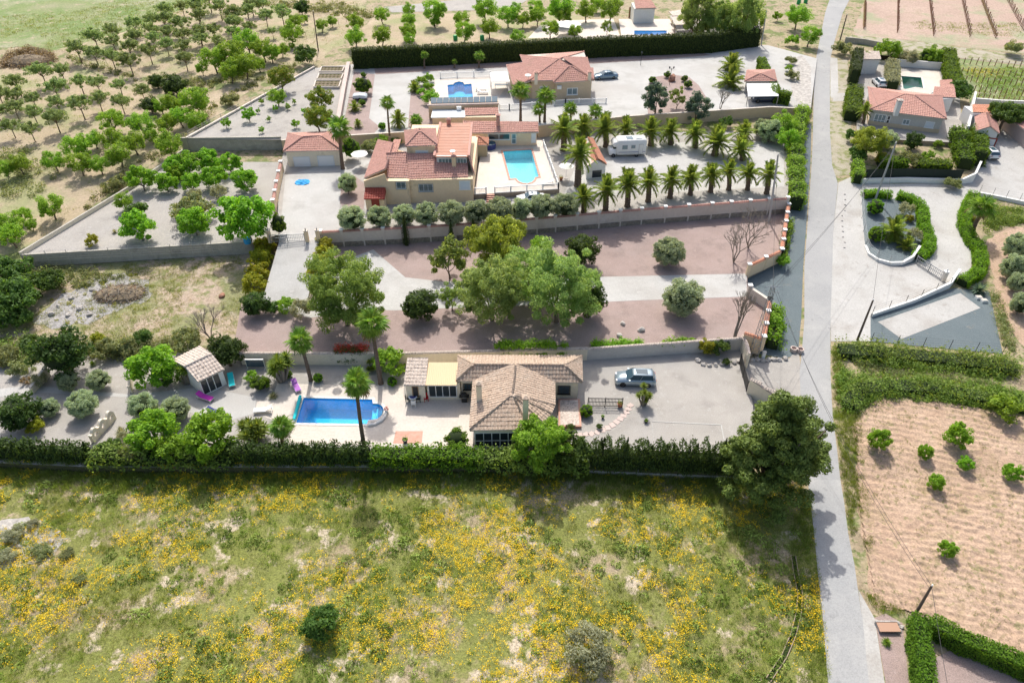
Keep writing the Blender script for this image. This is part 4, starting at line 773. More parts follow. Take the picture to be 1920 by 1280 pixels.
# ================================================================ buildings
M('tile_red', [(.42,.21,.165),(.52,.29,.235),(.46,.24,.19)], 1.6, (7,.74,1.18), rough=.8, layers=[(.5,.55,.7,(.43,.25,.19)),(4,.6,.72,(.62,.38,.28))]); M('tile_brown', [(.37,.27,.20),(.51,.395,.30),(.43,.315,.235)], 2.2, (6,.62,1.25), rough=.85, layers=[(3.5,.58,.68,(.31,.22,.165)),(.8,.55,.7,(.46,.385,.31))])
M('tile_orange', [(.52,.22,.13),(.58,.28,.18)], 1.5, (7,.8,1.15), rough=.75); M('tile_grey', [(.50,.42,.36),(.64,.55,.47)], 2.2, (6,.65,1.2), rough=.85, layers=[(3.5,.56,.66,(.36,.29,.24))])
M('terrace_red', [(.43,.205,.135),(.47,.25,.175)], .6, (5,.9,1.08), rough=.7, layers=[(.5,.55,.7,(.44,.27,.2))])
M('plaster_cream', [(.76,.67,.51),(.80,.715,.56)], .6, (4,.93,1.04), layers=[(.4,.62,.75,(.54,.46,.35))]); M('plaster_beige', [(.80,.60,.385),(.84,.645,.43)], .6, (4,.94,1.04), layers=[(.4,.62,.75,(.48,.36,.23))]); M('plaster_tan', [(.58,.45,.30),(.63,.495,.34)], .6, (4,.93,1.04))
M('plaster_white', [(.72,.71,.67),(.77,.76,.72)], .6, (4,.94,1.03)); M('plaster_grey', [(.50,.47,.43),(.56,.53,.48)], .6, (4,.92,1.05)); M('block_grey', [(.36,.34,.29),(.44,.41,.35)], .8, (5,.85,1.1), layers=[(.4,.52,.66,(.30,.285,.24))])
M('stone_footing', [(.20,.175,.14),(.30,.27,.22)], 1.5, (4,.65,1.2), bump=1, bscale=3); M('plaster_pink', [(.50,.40,.36),(.56,.46,.41)], .6, (4,.93,1.04)); M('plaster_wall', [(.56,.50,.43),(.61,.55,.48)], .35, (3,.93,1.04), layers=[(.3,.58,.72,(.50,.44,.37))])
M('white_paint', [(.78,.78,.76)], rough=.45); M('dark_paint', [(.03,.03,.03)], rough=.5); M('red_paint', [(.30,.055,.035)], rough=.6); M('brown_wood', [(.28,.15,.07),(.36,.21,.10)], 6, (9,.7,1.15)); M('grey_metal', [(.35,.36,.37)], rough=.45, metal=.6); M('siding', [(.50,.42,.27)], rough=.7)
M('shutter', [(.66,.69,.72)], rough=.5); M('roof_white', [(.60,.66,.68),(.68,.72,.73)], .8, rough=.6); M('awning_yellow', [(.66,.52,.33)], rough=.8); M('panel_blue', [(.10,.16,.20)], rough=.15, spec=.6); M('canvas', [(.78,.77,.73)], rough=.8); M('rust', [(.20,.10,.06),(.27,.15,.09)], 4)
GLASS('glass'); GLASS('glass_light', (.16,.23,.25)); GLASS('glass_blue', (.05,.09,.12))
def V3(p): return Pz(p[0], p[1], p[2]) if isinstance(p, tuple) and len(p) == 3 else p
def newell(P):
    n = Vector((0,0,0))
    for i in range(len(P)):
        a, b = P[i], P[(i+1) % len(P)]; n += Vector(((a.y-b.y)*(a.z+b.z), (a.z-b.z)*(a.x+b.x), (a.x-b.x)*(a.y+b.y)))
    n.normalize(); return n if n.z > 0 else -n
def tile_face(parent, P, mat, col=.36, row=.46, amp=.075, step=.04, name='tiles', loc=None):
    """real barrel tiles on one roof slope; P is convex, its first edge the eave"""
    o = P[0]; n = newell(P); u = (P[1]-P[0]); u -= n*u.dot(n); u.normalize(); v = n.cross(u)
    c2 = [((p-o).dot(u), (p-o).dot(v)) for p in P]
    if max(c[1] for c in c2) < -min(c[1] for c in c2): u = -u; v = n.cross(u); c2 = [((p-o).dot(u), (p-o).dot(v)) for p in P]
    u0, u1 = min(c[0] for c in c2), max(c[0] for c in c2); v0, v1 = min(c[1] for c in c2), max(c[1] for c in c2)
    us = np.arange(u0-.05, u1+col, col/4); k = np.arange(len(us)) % 4; hs = np.array([0, .75, 1, .75])[k]*amp
    vs_ = []; off = []
    for r in np.arange(v0, v1+row, row): vs_ += [r, r+row*.999]; off += [step, 0]
    vs_ = np.array(vs_); off = np.array(off); nu, nv = len(us), len(vs_)
    rng = np.random.default_rng(nu*7+nv); jit = np.repeat(rng.normal(0, .006, (nv//2, nu//4+1)), 2, 0); jit = np.repeat(jit, 4, 1)[:, :nu]
    UU, VV = np.meshgrid(us, vs_); ZZ = hs[None,:]+off[:,None]+jit+.02
    X = np.stack([UU, VV, ZZ], -1).reshape(-1,3); I = np.arange(nu*nv).reshape(nv, nu)
    Fq = np.stack([I[:-1,:-1], I[:-1,1:], I[1:,1:], I[1:,:-1]], -1).reshape(-1,4)
    # keep only cells near the outline, then cut
    me = mdata('t', X, Fq, mat); bm = bmesh.new(); bm.from_mesh(me); bpy.data.meshes.remove(me)
    cx = sum(c[0] for c in c2)/len(c2); cy = sum(c[1] for c in c2)/len(c2)
    for i in range(len(c2)):
        a, b = c2[i], c2[(i+1) % len(c2)]; nx, ny = b[1]-a[1], -(b[0]-a[0])
        if nx*nx+ny*ny < 1e-6: continue
        if (cx-a[0])*nx+(cy-a[1])*ny > 0: nx, ny = -nx, -ny
        bmesh.ops.bisect_plane(bm, geom=bm.verts[:]+bm.edges[:]+bm.faces[:], plane_co=(a[0],a[1],0), plane_no=(nx,ny,0), clear_outer=True)
    L = parent.matrix_basis.inverted() if loc is None else Matrix.Translation(-loc)
    for w in bm.verts: w.co = L @ (o+u*w.co.x+v*w.co.y+n*w.co.z)
    me = bpy.data.meshes.new(name); bm.to_mesh(me); bm.free(); me.materials.append(MATS[mat])
    ob = link(name, me, parent); ob['kind'] = 'stuff'; return ob
def roof(bld, faces, mat, ridges=(), ridge_mat=None, thick=.12, edge='plaster_wall', tiles=True, name='roof'):
    """faces: lists of corner points, eave edge first; a thin deck carries real tiles, ridge caps cover the joints"""
    o = bld.location; b = MB()
    FP = [[V3(p) for p in f] for f in faces]
    for P in FP:
        n = newell(P); k = len(P); q = [p-o for p in P]
        b.add([p-n*.01 for p in q]+[p-n*.01-Vector((0,0,thick)) for p in q], [tuple(range(k)), tuple(range(2*k-1,k-1,-1))]+[(i,(i+1)%k,k+(i+1)%k,k+i) for i in range(k)])
    r = b.build(name, edge if tiles else mat, bld)
    if tiles:
        for P in FP: tile_face(r, P, mat, loc=o)
    for a, c in ridges:
        a, c = V3(a)-o, V3(c)-o; n = max(2, int((c-a).length/.4)); m = MB(); pts = []; rr = []
        for i in range(n):
            pts += [a.lerp(c, i/n), a.lerp(c, (i+.98)/n)]; rr += [.15, .12]
        m.tube([p+Vector((0,0,.03)) for p in pts], rr, 8).build('ridge_cap', ridge_mat or mat, r, True)
    return r
def walls(bld, pts, z0, z1, mat, name='wall'):
    o = bld.location; return MB().prism([(p[0]-o.x, p[1]-o.y) for p in pts], z0-o.z, z1-o.z).build(name, mat, bld)
def wall_hit(a, b, px_, py_):
    d = ray(px_, py_); ex, ey = b[0]-a[0], b[1]-a[1]; L = math.hypot(ex, ey); ex /= L; ey /= L
    den = d[0]*-ey+d[1]*ex; t = (a[0]*-ey+a[1]*ex)/den
    x, y = d[0]*t, d[1]*t; return (x-a[0])*ex+(y-a[1])*ey, CAM_H+d[2]*t
def opening(bld, a, b, rect, cols=1, rws=1, frame='white_paint', pane='glass', name='window', fw=.07, out=.05, grille=None, sill=True, surround=None):
    """a window or door set on the wall line a->b where the picture rect shows it: frame > panes"""
    x0, y0, x1, y1 = rect; s0, _ = wall_hit(a, b, x0, (y0+y1)/2); s1, _ = wall_hit(a, b, x1, (y0+y1)/2); _, zt = wall_hit(a, b, (x0+x1)/2, y0); _, zb = wall_hit(a, b, (x0+x1)/2, y1)
    if s0 > s1: s0, s1 = s1, s0
    o = bld.location; d = Vector((b[0]-a[0], b[1]-a[1], 0)).normalized(); n = Vector((d.y, -d.x, 0))
    if n.y > 0 and abs(n.y) > .2 or (abs(n.y) <= .2 and n.x*(a[0]) > 0): n = -n
    A = Vector((a[0], a[1], 0))
    def pt(s, z, q): return A+d*s+n*q+Vector((0,0,z))-o
    def bar(m, sa, sb, za, zb_, qa, qb):
        P = [pt(sa,za,qa),pt(sb,za,qa),pt(sb,za,qb),pt(sa,za,qb),pt(sa,zb_,qa),pt(sb,zb_,qa),pt(sb,zb_,qb),pt(sa,zb_,qb)]
        m.add(P, [(0,3,2,1),(4,5,6,7),(0,1,5,4),(1,2,6,5),(2,3,7,6),(3,0,4,7)])
    m = MB(); bar(m, s0, s0+fw, zb, zt, -.05, out); bar(m, s1-fw, s1, zb, zt, -.05, out); bar(m, s0+fw, s1-fw, zt-fw, zt, -.05, out); bar(m, s0+fw, s1-fw, zb, zb+fw, -.05, out)
    w, h = (s1-s0-2*fw)/cols, (zt-zb-2*fw)/rws
    for i in range(1, cols): bar(m, s0+fw+i*w-fw*.4, s0+fw+i*w+fw*.4, zb+fw, zt-fw, -.04, out-.004)
    for j in range(1, rws): bar(m, s0+fw, s1-fw, zb+fw+j*h-fw*.4, zb+fw+j*h+fw*.4, -.04, out-.008)
    f = m.build(name, frame, bld)
    for i in range(cols):
        for j in range(rws):
            q = MB(); bar(q, s0+fw+i*w+.02, s0+fw+(i+1)*w-.02, zb+fw+j*h+.02, zb+fw+(j+1)*h-.02, -.03, .015); q.build('pane', pane, f)
    if sill: q = MB(); bar(q, s0-.08, s1+.08, zb-.07, zb-.003, -.05, out+.08); q.build('sill', surround or frame, f)
    if grille:
        q = MB(); k = max(4, int((s1-s0)/.16))
        for i in range(k+1): s = s0-.05+(s1-s0+.1)*i/k; bar(q, s-.012, s+.012, zb-.05, zt+.05, out+.06, out+.085)
        for z in (zb-.05, (zb+zt)/2, zt+.03): bar(q, s0-.06, s1+.06, z, z+.03, out+.085, out+.1)
        q.build('grille', grille, f)
    return f
def chimney(bld, at, py_top, w, mat='plaster_cream', cap='tile_brown', z0=None):
    p = V3(at); o = bld.location; h = HT(p, py_top); m = MB(); x, y, z = p-o; m.box(x-w/2,x+w/2,y-w/2,y+w/2,z-.8,z+h-.35); c = m.build('chimney', mat, bld)
    m = MB()
    for sx in (-1,1):
        for sy in (-1,1): m.box(x+sx*w*.42-.05,x+sx*w*.42+.05,y+sy*w*.42-.05,y+sy*w*.42+.05,z+h-.352,z+h-.12)
    m.add([(x-w*.7,y-w*.7,z+h-.12),(x+w*.7,y-w*.7,z+h-.12),(x+w*.7,y+w*.7,z+h-.12),(x-w*.7,y+w*.7,z+h-.12),(x,y,z+h+.1)], [(3,2,1,0),(0,1,4),(1,2,4),(2,3,4),(3,0,4)])
    m.build('chimney_cap', cap, c); return c
def inset(poly, d):
    c = Vector((sum(p[0] for p in poly)/len(poly), sum(p[1] for p in poly)/len(poly))); out = []
    n = len(poly)
    for i in range(n):
        a, b, e = Vector(poly[i-1][:2]), Vector(poly[i][:2]), Vector(poly[(i+1) % n][:2])
        d1 = (b-a).normalized(); d2 = (e-b).normalized(); n1 = Vector((-d1.y,d1.x)); n2 = Vector((-d2.y,d2.x))
        if n1.dot(c-b) < 0: n1 = -n1
        if n2.dot(c-b) < 0: n2 = -n2
        k = n1+n2; k = k/max(.35, k.dot(n1)); out.append((b.x+k.x*d, b.y+k.y*d))
    return out
def post_box(bld, x, y, z0, z1, w, mat, name='post'):
    o = bld.location; return MB().box(x-w/2-o.x, x+w/2-o.x, y-w/2-o.y, y+w/2-o.y, z0-o.z, z1-o.z).build(name, mat, bld)
# ---------------------------------------------------------------- lower house (brown tiles)
e = 2.75
H1 = thing('house', 'cream bungalow with weathered brown tiled hip roofs beside the blue pool', 'house', Pz(960,790,0))
A,B,C,D = (856,714,e),(1092,717,e),(1091,667,e),(859,667,e); R1,R2 = (889,683,3.95),(1058,684,3.95)
fa,fb,fc,fd,fe,ff,fg = (881,807,e),(992,805,e),(1017,792,e),(1034,776,e),(1041,760,e),(1041,712,e),(887,712,e); AP,AQ = (961,740,4.35),(967,683,4.15)
roof(H1, [[A,B,R2,R1],[B,C,R2],[C,D,R1,R2],[D,A,R1]], 'tile_brown', [(A,R1),(B,R2),(C,R2),(D,R1),(R1,R2)])
roof(H1, [[fa,fb,AP],[fb,fc,AP],[fc,fd,AP],[fd,fe,AP],[fe,ff,AQ,AP],[fg,fa,AP,AQ]], 'tile_brown', [(fa,AP),(fb,AP),(fc,AP),(fd,AP),(fe,AP),(AP,AQ)], name='gable_roof')
w_back = inset([V3(p)[:2] for p in (A,B,C,D)], .4); walls(H1, w_back, -.05, 2.78, 'plaster_cream')
w_front = inset([V3(p)[:2] for p in (fa,fb,fc,fd,fe,ff,fg)], .4); walls(H1, w_front, -.06, 2.76, 'plaster_cream', 'facade')
fwa, fwb = w_front[0], w_front[1]
opening(H1, fwa, fwb, (890,810,985,840), 6, 2, 'white_paint', 'glass', 'sunroom_glazing', .09, sill=False)
opening(H1, w_front[1], w_front[2], (995,806,1014,830), 2, 2, 'white_paint', 'glass', 'sunroom_glazing', .09, sill=False)
opening(H1, w_back[0], w_back[1], (1046,723,1069,738), 2, 1, 'dark_paint', 'glass_blue', 'window', .08, grille='dark_paint'); opening(H1, w_back[0], w_back[1], (869,719,884,730), 2, 1, 'dark_paint', 'glass_blue', 'window', .08, grille='dark_paint')
chimney(H1, (985,790,3.2), 742, .55); chimney(H1, (899,750,3.1), 716, .55)
# side porch steps and terrace right of the house
P0 = px([(1047,752),(1087,752),(1090,803),(1047,803)], 0)
m = MB(); o = H1.location; m.prism([(p[0]-o.x, p[1]-o.y) for p in P0], 0, .35); m.build('porch', 'coping_red', H1); m = MB(); m.prism([((p[0]-o.x)*.98+.1, (p[1]-o.y)) for p in inset(P0, .18)], .352, .37); m.build('porch_floor', 'tile_grey', H1)
# patio lean-to with store and awning
LT = thing('patio_annex', 'small tiled store and yellow awning left of the bungalow', 'annex', Pz(800,745,0))
la,lb,lc,ld = (757,722,2.5),(798,723,2.5),(803,671,3.3),(764,671,3.3); roof(LT, [[la,lb,lc,ld]], 'tile_grey'); wl = inset([V3(p)[:2] for p in (la,lb,lc,ld)], .15); walls(LT, wl, -.05, 2.44, 'plaster_cream')
wy = [Pz(798,722,2.7), Pz(856,722,2.7), Pz(858,679,2.95), Pz(804,679,2.95)]; o = LT.location
m = MB(); m.add([p-o for p in wy]+[p-o-Vector((0,0,.05)) for p in wy], [(0,1,2,3),(7,6,5,4),(0,4,5,1),(1,5,6,2),(2,6,7,3),(3,7,4,0)]); aw = m.build('awning', 'awning_yellow', LT)
for i in range(17):
    a0 = wy[0].lerp(wy[1], i/16)-o; a1 = wy[3].lerp(wy[2], i/16)-o; m = MB(); m.tube([a0+Vector((0,0,.02)), a1+Vector((0,0,.02))], .03, 5).build('awning_rib', 'awning_yellow', aw)
gA, gB = (wy[0].x, wy[0].y+.6), (wy[1].x+.3, wy[1].y+.6); walls(LT, [(gA[0],gA[1]),(gB[0],gB[1]),(gB[0],gB[1]+3.2),(gA[0],gA[1]+3.2)], -.04, 2.5, 'plaster_cream', 'room_wall')
opening(LT, gA, gB, (803,722,857,744), 4, 1, 'white_paint', 'glass', 'sliding_door', .09, sill=False); opening(LT, wl[0], wl[1], (773,724,785,744), 1, 1, 'brown_wood', 'dark_paint', 'door', .06, sill=False)
# ---------------------------------------------------------------- pool cabin
PC = thing('pool_cabin', 'small white garden cabin with pale tiled gable roof and glass doors', 'cabin', Pz(395,715,0))
ca,cb,cc,cd_ = (371,716,2.3),(421,692,2.3),(375,649,2.3),(323,676,2.3); r1,r2 = (347,688,3.15),(397,664,3.15)
roof(PC, [[ca,cb,r2,r1],[cc,cd_,r1,r2]], 'tile_grey', [(r1,r2)]); wc = inset([V3(p)[:2] for p in (ca,cb,cc,cd_)], .2); walls(PC, wc, -.05, 2.3, 'plaster_white')
opening(PC, wc[0], wc[1], (374,701,417,735), 3, 1, 'white_paint', 'glass', 'glass_door', .1, sill=False)
o = PC.location
for pa, pb, pr in ((wc[0],wc[3],r1),(wc[1],wc[2],r2)):
    q = V3(pr); m = MB(); d = Vector((wc[1][0]-wc[0][0], wc[1][1]-wc[0][1], 0)).normalized()*(.1 if pr is r1 else -.1)
    T3 = [Vector((pa[0],pa[1],2.25))-o, Vector((pb[0],pb[1],2.25))-o, Vector(((pa[0]+pb[0])/2,(pa[1]+pb[1])/2,3.0))-o]; m.add(T3+[p+d for p in T3], [(0,1,2),(5,4,3),(0,3,4,1),(1,4,5,2),(2,5,3,0)]); m.build('gable', 'plaster_white', PC)
# ---------------------------------------------------------------- villa (red tiles)
VH = thing('villa', 'large beige villa with red tiled roofs and two raised blocks behind the beige wall', 'house', Pz(790,380,3.1)); ez = 6.95
va,vb_,vm0,vm1,vc_ = (726,333,ez),(767,335,ez),(767,336,ez-.05),(816,334,ez),(889,331,ez)
roof(VH, [[(726,333,ez),(768,334,ez),(764,286,8.95),(724,288,8.9)],[(767,336.5,ez-.1),(878,332.5,ez-.1),(877,287,8.85),(763,289,8.85)]], 'tile_red', [((724,288,8.9),(762,286,8.95))])
roof(VH, [[(709,262,7.0),(683,334,7.0),(723,317,8.35),(738,268,8.35)]], 'tile_red', [((723,317,8.35),(738,268,8.35))], name='wing_roof'); roof(VH, [[(724,300,8.3),(740,300,8.3),(752,262,8.3),(739,262,8.3)]], 'tile_red', [], name='wing_roof')
roof(VH, [[(890,331,6.9),(869,250,6.9),(866,250,9.0),(876,296,8.9)]], 'tile_red', [], name='wing_roof')
Yf = Pz(772,379,3.1).y; xl = Pz(688,384,3.1); xr = Pz(888,377,3.1); ym = Pz(772,379,3.1)
walls(VH, [(xl.x, xl.y+.1),(ym.x, xl.y+.1),(ym.x,xl.y+9),(xl.x+.3, xl.y+13)], 3.05, 6.9, 'plaster_beige')
gab = [Vector((xl.x, xl.y+.1, 6.9)), Vector((Pz(727,333,ez).x, xl.y+.1, 6.9)), Vector((Pz(724,316,8.3).x-.1, xl.y+.1, 8.05))]; o = VH.location
m = MB(); m.add([p-o for p in gab]+[p-o+Vector((0,.15,0)) for p in gab], [(0,1,2),(5,4,3),(0,3,4,1),(1,4,5,2),(2,5,3,0)]); m.build('gable', 'plaster_beige', VH)
walls(VH, [(ym.x, ym.y-.35),(xr.x, xr.y-.35),(xr.x+.2, xr.y+15),(ym.x, ym.y+15)], 3.04, 6.88, 'plaster_beige', 'facade')
# raised block with hip roof, raised block with terrace roof
t0, t1 = Pz(764,292,8.5), Pz(817,291,8.5); walls(VH, [(t0.x,t0.y),(t1.x,t0.y),(t1.x,t0.y+8),(t0.x,t0.y+8)], 6.9, 10.0, 'plaster_beige', 'tower_wall')
tw = [(761,275,10.0),(820,273,10.0),(817,241,10.0),(758,245,10.0)]; ap, aq = (787,246,11.15),(787,241,11.15)
roof(VH, [[tw[0],tw[1],ap],[tw[1],tw[2],aq,ap],[tw[3],tw[0],ap,aq]], 'tile_red', [(tw[0],ap),(tw[1],ap),(ap,aq)], name='tower_roof')
opening(VH, (t0.x,t0.y), (t1.x,t0.y), (779,282,803,289), 1, 1, 'white_paint', 'shutter', 'window', .08)
s0, s1 = Pz(820,316,7.2), Pz(876,315,7.2); walls(VH, [(s0.x,s0.y),(s1.x,s0.y),(s1.x,s0.y+11.5),(s0.x,s0.y+11.5)], 6.91, 9.2, 'plaster_white', 'tower_wall')
tr_ = [Vector((s0.x-.15, s0.y-.25, 9.2)), Vector((s1.x+.15, s0.y-.25, 9.2)), Vector((s1.x+.15, s0.y+11.7, 9.45)), Vector((s0.x-.15, s0.y+11.7, 9.45))]
roof(VH, [tr_], 'terrace_red', tiles=False, name='terrace_roof')
for k in range(12):
    f = (k+.5)/12; m = MB(); a_ = tr_[0].lerp(tr_[3], f)-o; b_ = tr_[1].lerp(tr_[2], f)-o; m.add([a_+Vector((0,-.02,.0)), b_+Vector((0,-.02,.0)), b_+Vector((0,.03,.028)), a_+Vector((0,.03,.028)), a_+Vector((0,.06,.0)), b_+Vector((0,.06,.0))], [(0,1,2,3),(3,2,5,4)]); m.build('roof_seam', 'terrace_red', VH)
for xx in (s0.x-.3, s1.x+.3):
    m = MB(); m.obox((xx-o.x, s0.y-.25-o.y), (xx-o.x, s0.y+11.7-o.y), .35, 9.1-o.z, 9.42-o.z, 9.1-o.z, 9.62-o.z); m.build('parapet', 'tile_red', VH)
opening(VH, (s0.x,s0.y), (s1.x,s0.y), (822,297,848,313), 4, 1, 'white_paint', 'glass_light', 'window_band', .09, sill=False); opening(VH, (s0.x,s0.y), (s1.x,s0.y), (857,297,875,312), 3, 1, 'white_paint', 'glass_light', 'window_band', .09, sill=False)
m = MB(); q = Pz(852,322,7.0); m.box(q.x-.3-o.x, q.x+.3-o.x, s0.y-.7-o.y, s0.y-.1-o.y, 6.9-o.z, 9.3-o.z); m.build('chimney', 'plaster_beige', VH); m = MB(); m.lathe([(.42,9.3-o.z),(.42,9.4-o.z),(.2,9.55-o.z)], 4, (q.x-o.x, s0.y-.4-o.y, 0)); m.build('chimney_cap', 'tile_red', VH)
wa, wb = (xl.x, xl.y+.1), (ym.x, xl.y+.1); va_, vb2 = (ym.x, ym.y-.35), (xr.x, xr.y-.35)
opening(VH, wa, wb, (743,341,761,354), 2, 1, 'shutter', 'glass_light', 'window', .1, grille='dark_paint'); opening(VH, va_, vb2, (785,345,812,359), 3, 1, 'shutter', 'glass_light', 'window', .1, grille='dark_paint'); opening(VH, va_, vb2, (861,339,882,355), 1, 1, 'white_paint', 'shutter', 'window', .12)
# entrance lodge with red door
q = Pz(691,385,3.1); m = MB(); x0, y0 = q.x-o.x, q.y-o.y; m.box(x0, x0+2.7, y0-1.6, y0+.12, -.05, 2.1); lod = m.build('entrance_lodge', 'plaster_beige', VH)
tile_face(lod, [Vector((q.x-.15, q.y-1.85, 5.1)), Vector((q.x+2.85, q.y-1.85, 5.1)), Vector((q.x+2.85, q.y+.1, 5.9)), Vector((q.x-.15, q.y+.1, 5.9))], 'red_paint', loc=o)
m = MB(); m.add([(x0-.15,y0-1.85,1.97),(x0+2.85,y0-1.85,1.97),(x0+2.85,y0+.1,2.77),(x0-.15,y0+.1,2.77),(x0-.15,y0-1.85,1.9),(x0+2.85,y0-1.85,1.9),(x0+2.85,y0+.1,2.1),(x0-.15,y0+.1,2.1)], [(0,1,2,3),(0,4,5,1),(1,5,6,2),(3,7,4,0),(7,6,5,4)]); m.build('lodge_roof', 'red_paint', lod)
m = MB(); m.box(x0+.85, x0+2.0, y0-1.68, y0-1.58, 0, 1.85); m.build('red_door', 'red_paint', VH)
for k, (x_, y_) in enumerate(((826,231),(842,229))): pass
q = Pz(842,230,9.5); m = MB(); m.lathe([(.32,0),(.34,.7),(.42,.75),(.42,.9),(.2,1.1)], 8, (q.x-o.x, q.y-.6-o.y, 9.4-o.z)); m.build('chimney_pot', 'tile_red', VH)
q = Pz(849,292,9.3); m = MB(); m.tube([q-o, q-o+Vector((0,0,.5))], .04, 6); m.lathe([(.02,.5),(.25,.58),(.42,.75)], 12, tuple(q-o)); m.build('satellite_dish', 'white_paint', VH)
# ---------------------------------------------------------------- villa pool house
PH = thing('pool_house', 'low beige pool house with red lean-to roof behind the turquoise pool', 'annex', Pz(960,270,3.9))
ha,hb,hc,hd = (869,250,6.3),(1010,248.5,6.3),(1009,229,7.2),(868,228,7.2); roof(PH, [[ha,hb,hc,hd]], 'tile_red'); wh = inset([V3(p)[:2] for p in (ha,hb,hc,hd)], .3); walls(PH, wh, 3.06, 6.25, 'plaster_beige')
opening(PH, wh[0], wh[1], (915,251,956,262), 2, 1, 'white_paint', 'glass', 'window', .08); opening(PH, wh[0], wh[1], (959,251,968,270), 1, 2, 'white_paint', 'glass_light', 'door', .1, sill=False); opening(PH, wh[0], wh[1], (996,250,1005,268), 1, 1, 'white_paint', 'white_paint', 'door', .1, sill=False)
chimney(PH, (934,236,6.9), 214, .6, 'tile_red', 'tile_red')
SH = thing('garden_shed', 'beige slatted shed with red pyramid roof beside the pool', 'shed', Pz(897,294,3.9)); q = [Pz(882,295,3.9), Pz(912,294,3.9)]; o = SH.location
for k in range(13):
    x_ = q[0].x+(q[1].x-q[0].x)*k/12; MB().box(x_-.11-o.x, x_+.08-o.x, -.03, .05, 0, 2.1).build('plank', 'siding', SH)
MB().box(q[0].x-o.x-.1, q[1].x-o.x+.1, .051, 2.4, 0, 2.1).build('shed_wall', 'siding', SH)
x0, x1 = q[0].x-.35, q[1].x+.35; y0, y1 = o.y-.3, o.y+2.7; rz = 6.0; c_ = Vector(((x0+x1)/2, (y0+y1)/2, 6.9)); K = [Vector((x0,y0,rz)),Vector((x1,y0,rz)),Vector((x1,y1,rz)),Vector((x0,y1,rz))]
roof(SH, [[K[i], K[(i+1)%4], c_] for i in range(4)], 'tile_orange', [(K[0],c_),(K[1],c_)])
# ---------------------------------------------------------------- garage
GA = thing('garage', 'double garage with two white doors and red hip roof', 'garage', Pz(585,316,3.1)); gz = 5.9
ga = [(531,284.5,gz),(640,282,gz),(620,247,gz),(540,250,gz)]; g1_, g2_ = (568,257,7.1),(601,255,7.1); roof(GA, [[ga[0],ga[1],g2_,g1_],[ga[1],ga[2],g2_],[ga[3],ga[0],g1_],[ga[2],ga[3],g1_,g2_]], 'tile_red', [(ga[0],g1_),(ga[1],g2_),(g1_,g2_),(ga[3],g1_),(ga[2],g2_)])
wg = inset([V3(p)[:2] for p in ga], .35); walls(GA, wg, 3.05, 5.88, 'plaster_cream')
for rc in ((551,294,582,315),(596,292,627,314)): opening(GA, wg[0], wg[1], rc, 1, 1, 'shutter', 'white_paint', 'garage_door', .12, sill=False)
# ---------------------------------------------------------------- flat roofed store with solar panels
FR = thing('solar_store', 'flat roofed store with a row of solar panels before the back pool', 'annex', Pz(870,222,4.75)); o = FR.location
f0, f1 = Pz(803,197,7.4), Pz(934,194,7.4); dyb = 2.2
walls(FR, [(f0.x,f0.y),(f1.x,f1.y),(f1.x,f1.y+dyb),(f0.x,f0.y+dyb)], 4.6, 7.2, 'plaster_tan'); m = MB(); m.prism([(f0.x-.2-o.x,f0.y-.1-o.y),(f1.x+.2-o.x,f1.y-.1-o.y),(f1.x+.2-o.x,f1.y+.25-o.y),(f0.x-.2-o.x,f0.y+.25-o.y)], 7.202-o.z, 7.45-o.z); m.build('parapet', 'plaster_pink', FR)
for k in range(11):
    a_ = f0.lerp(f1, (k+.35)/11.4); b_ = f0.lerp(f1, (k+1.28)/11.4); m = MB(); m.add([(a_.x-o.x,a_.y+.5-o.y,7.5-o.z),(b_.x-o.x,b_.y+.5-o.y,7.5-o.z),(b_.x-o.x,b_.y+1.7-o.y,8.05-o.z),(a_.x-o.x,a_.y+1.7-o.y,8.05-o.z),(a_.x-o.x,a_.y+.5-o.y,7.44-o.z),(b_.x-o.x,b_.y+.5-o.y,7.44-o.z),(b_.x-o.x,b_.y+1.7-o.y,7.2-o.z),(a_.x-o.x,a_.y+1.7-o.y,7.2-o.z)], [(0,1,2,3),(0,4,5,1),(1,5,6,2),(2,6,7,3),(3,7,4,0)]); m.build('solar_panel', 'panel_blue', FR)
l0, l1 = Pz(808,221,6.5), Pz(872,220,6.5); m = MB(); m.prism([(l0.x-o.x,l0.y-o.y),(l1.x-o.x,l1.y-o.y),(l1.x-o.x,f0.y-.02-o.y),(l0.x-o.x,f0.y-.02-o.y)], 6.4-o.z, 6.55-o.z); m.build('flat_roof', 'roof_white', FR); walls(FR, [(l0.x+.2,l0.y+.3),(f1.x,l1.y+.3),(f1.x,f0.y-.03),(l0.x+.2,f0.y-.03)], 4.6, 6.38, 'plaster_tan', 'facade')
roof(FR, [[(872,217,6.45),(935,215,6.45),(934,202,7.0),(871,203.5,7.0)]], 'tile_red', name='tiled_roof')
q = Pz(861,205,6.6); MB().box(q.x-.4-o.x,q.x+.4-o.x,f0.y-.5-o.y,f0.y-.06-o.y,6.6-o.z,7.2-o.z).build('air_conditioner', 'white_paint', FR)
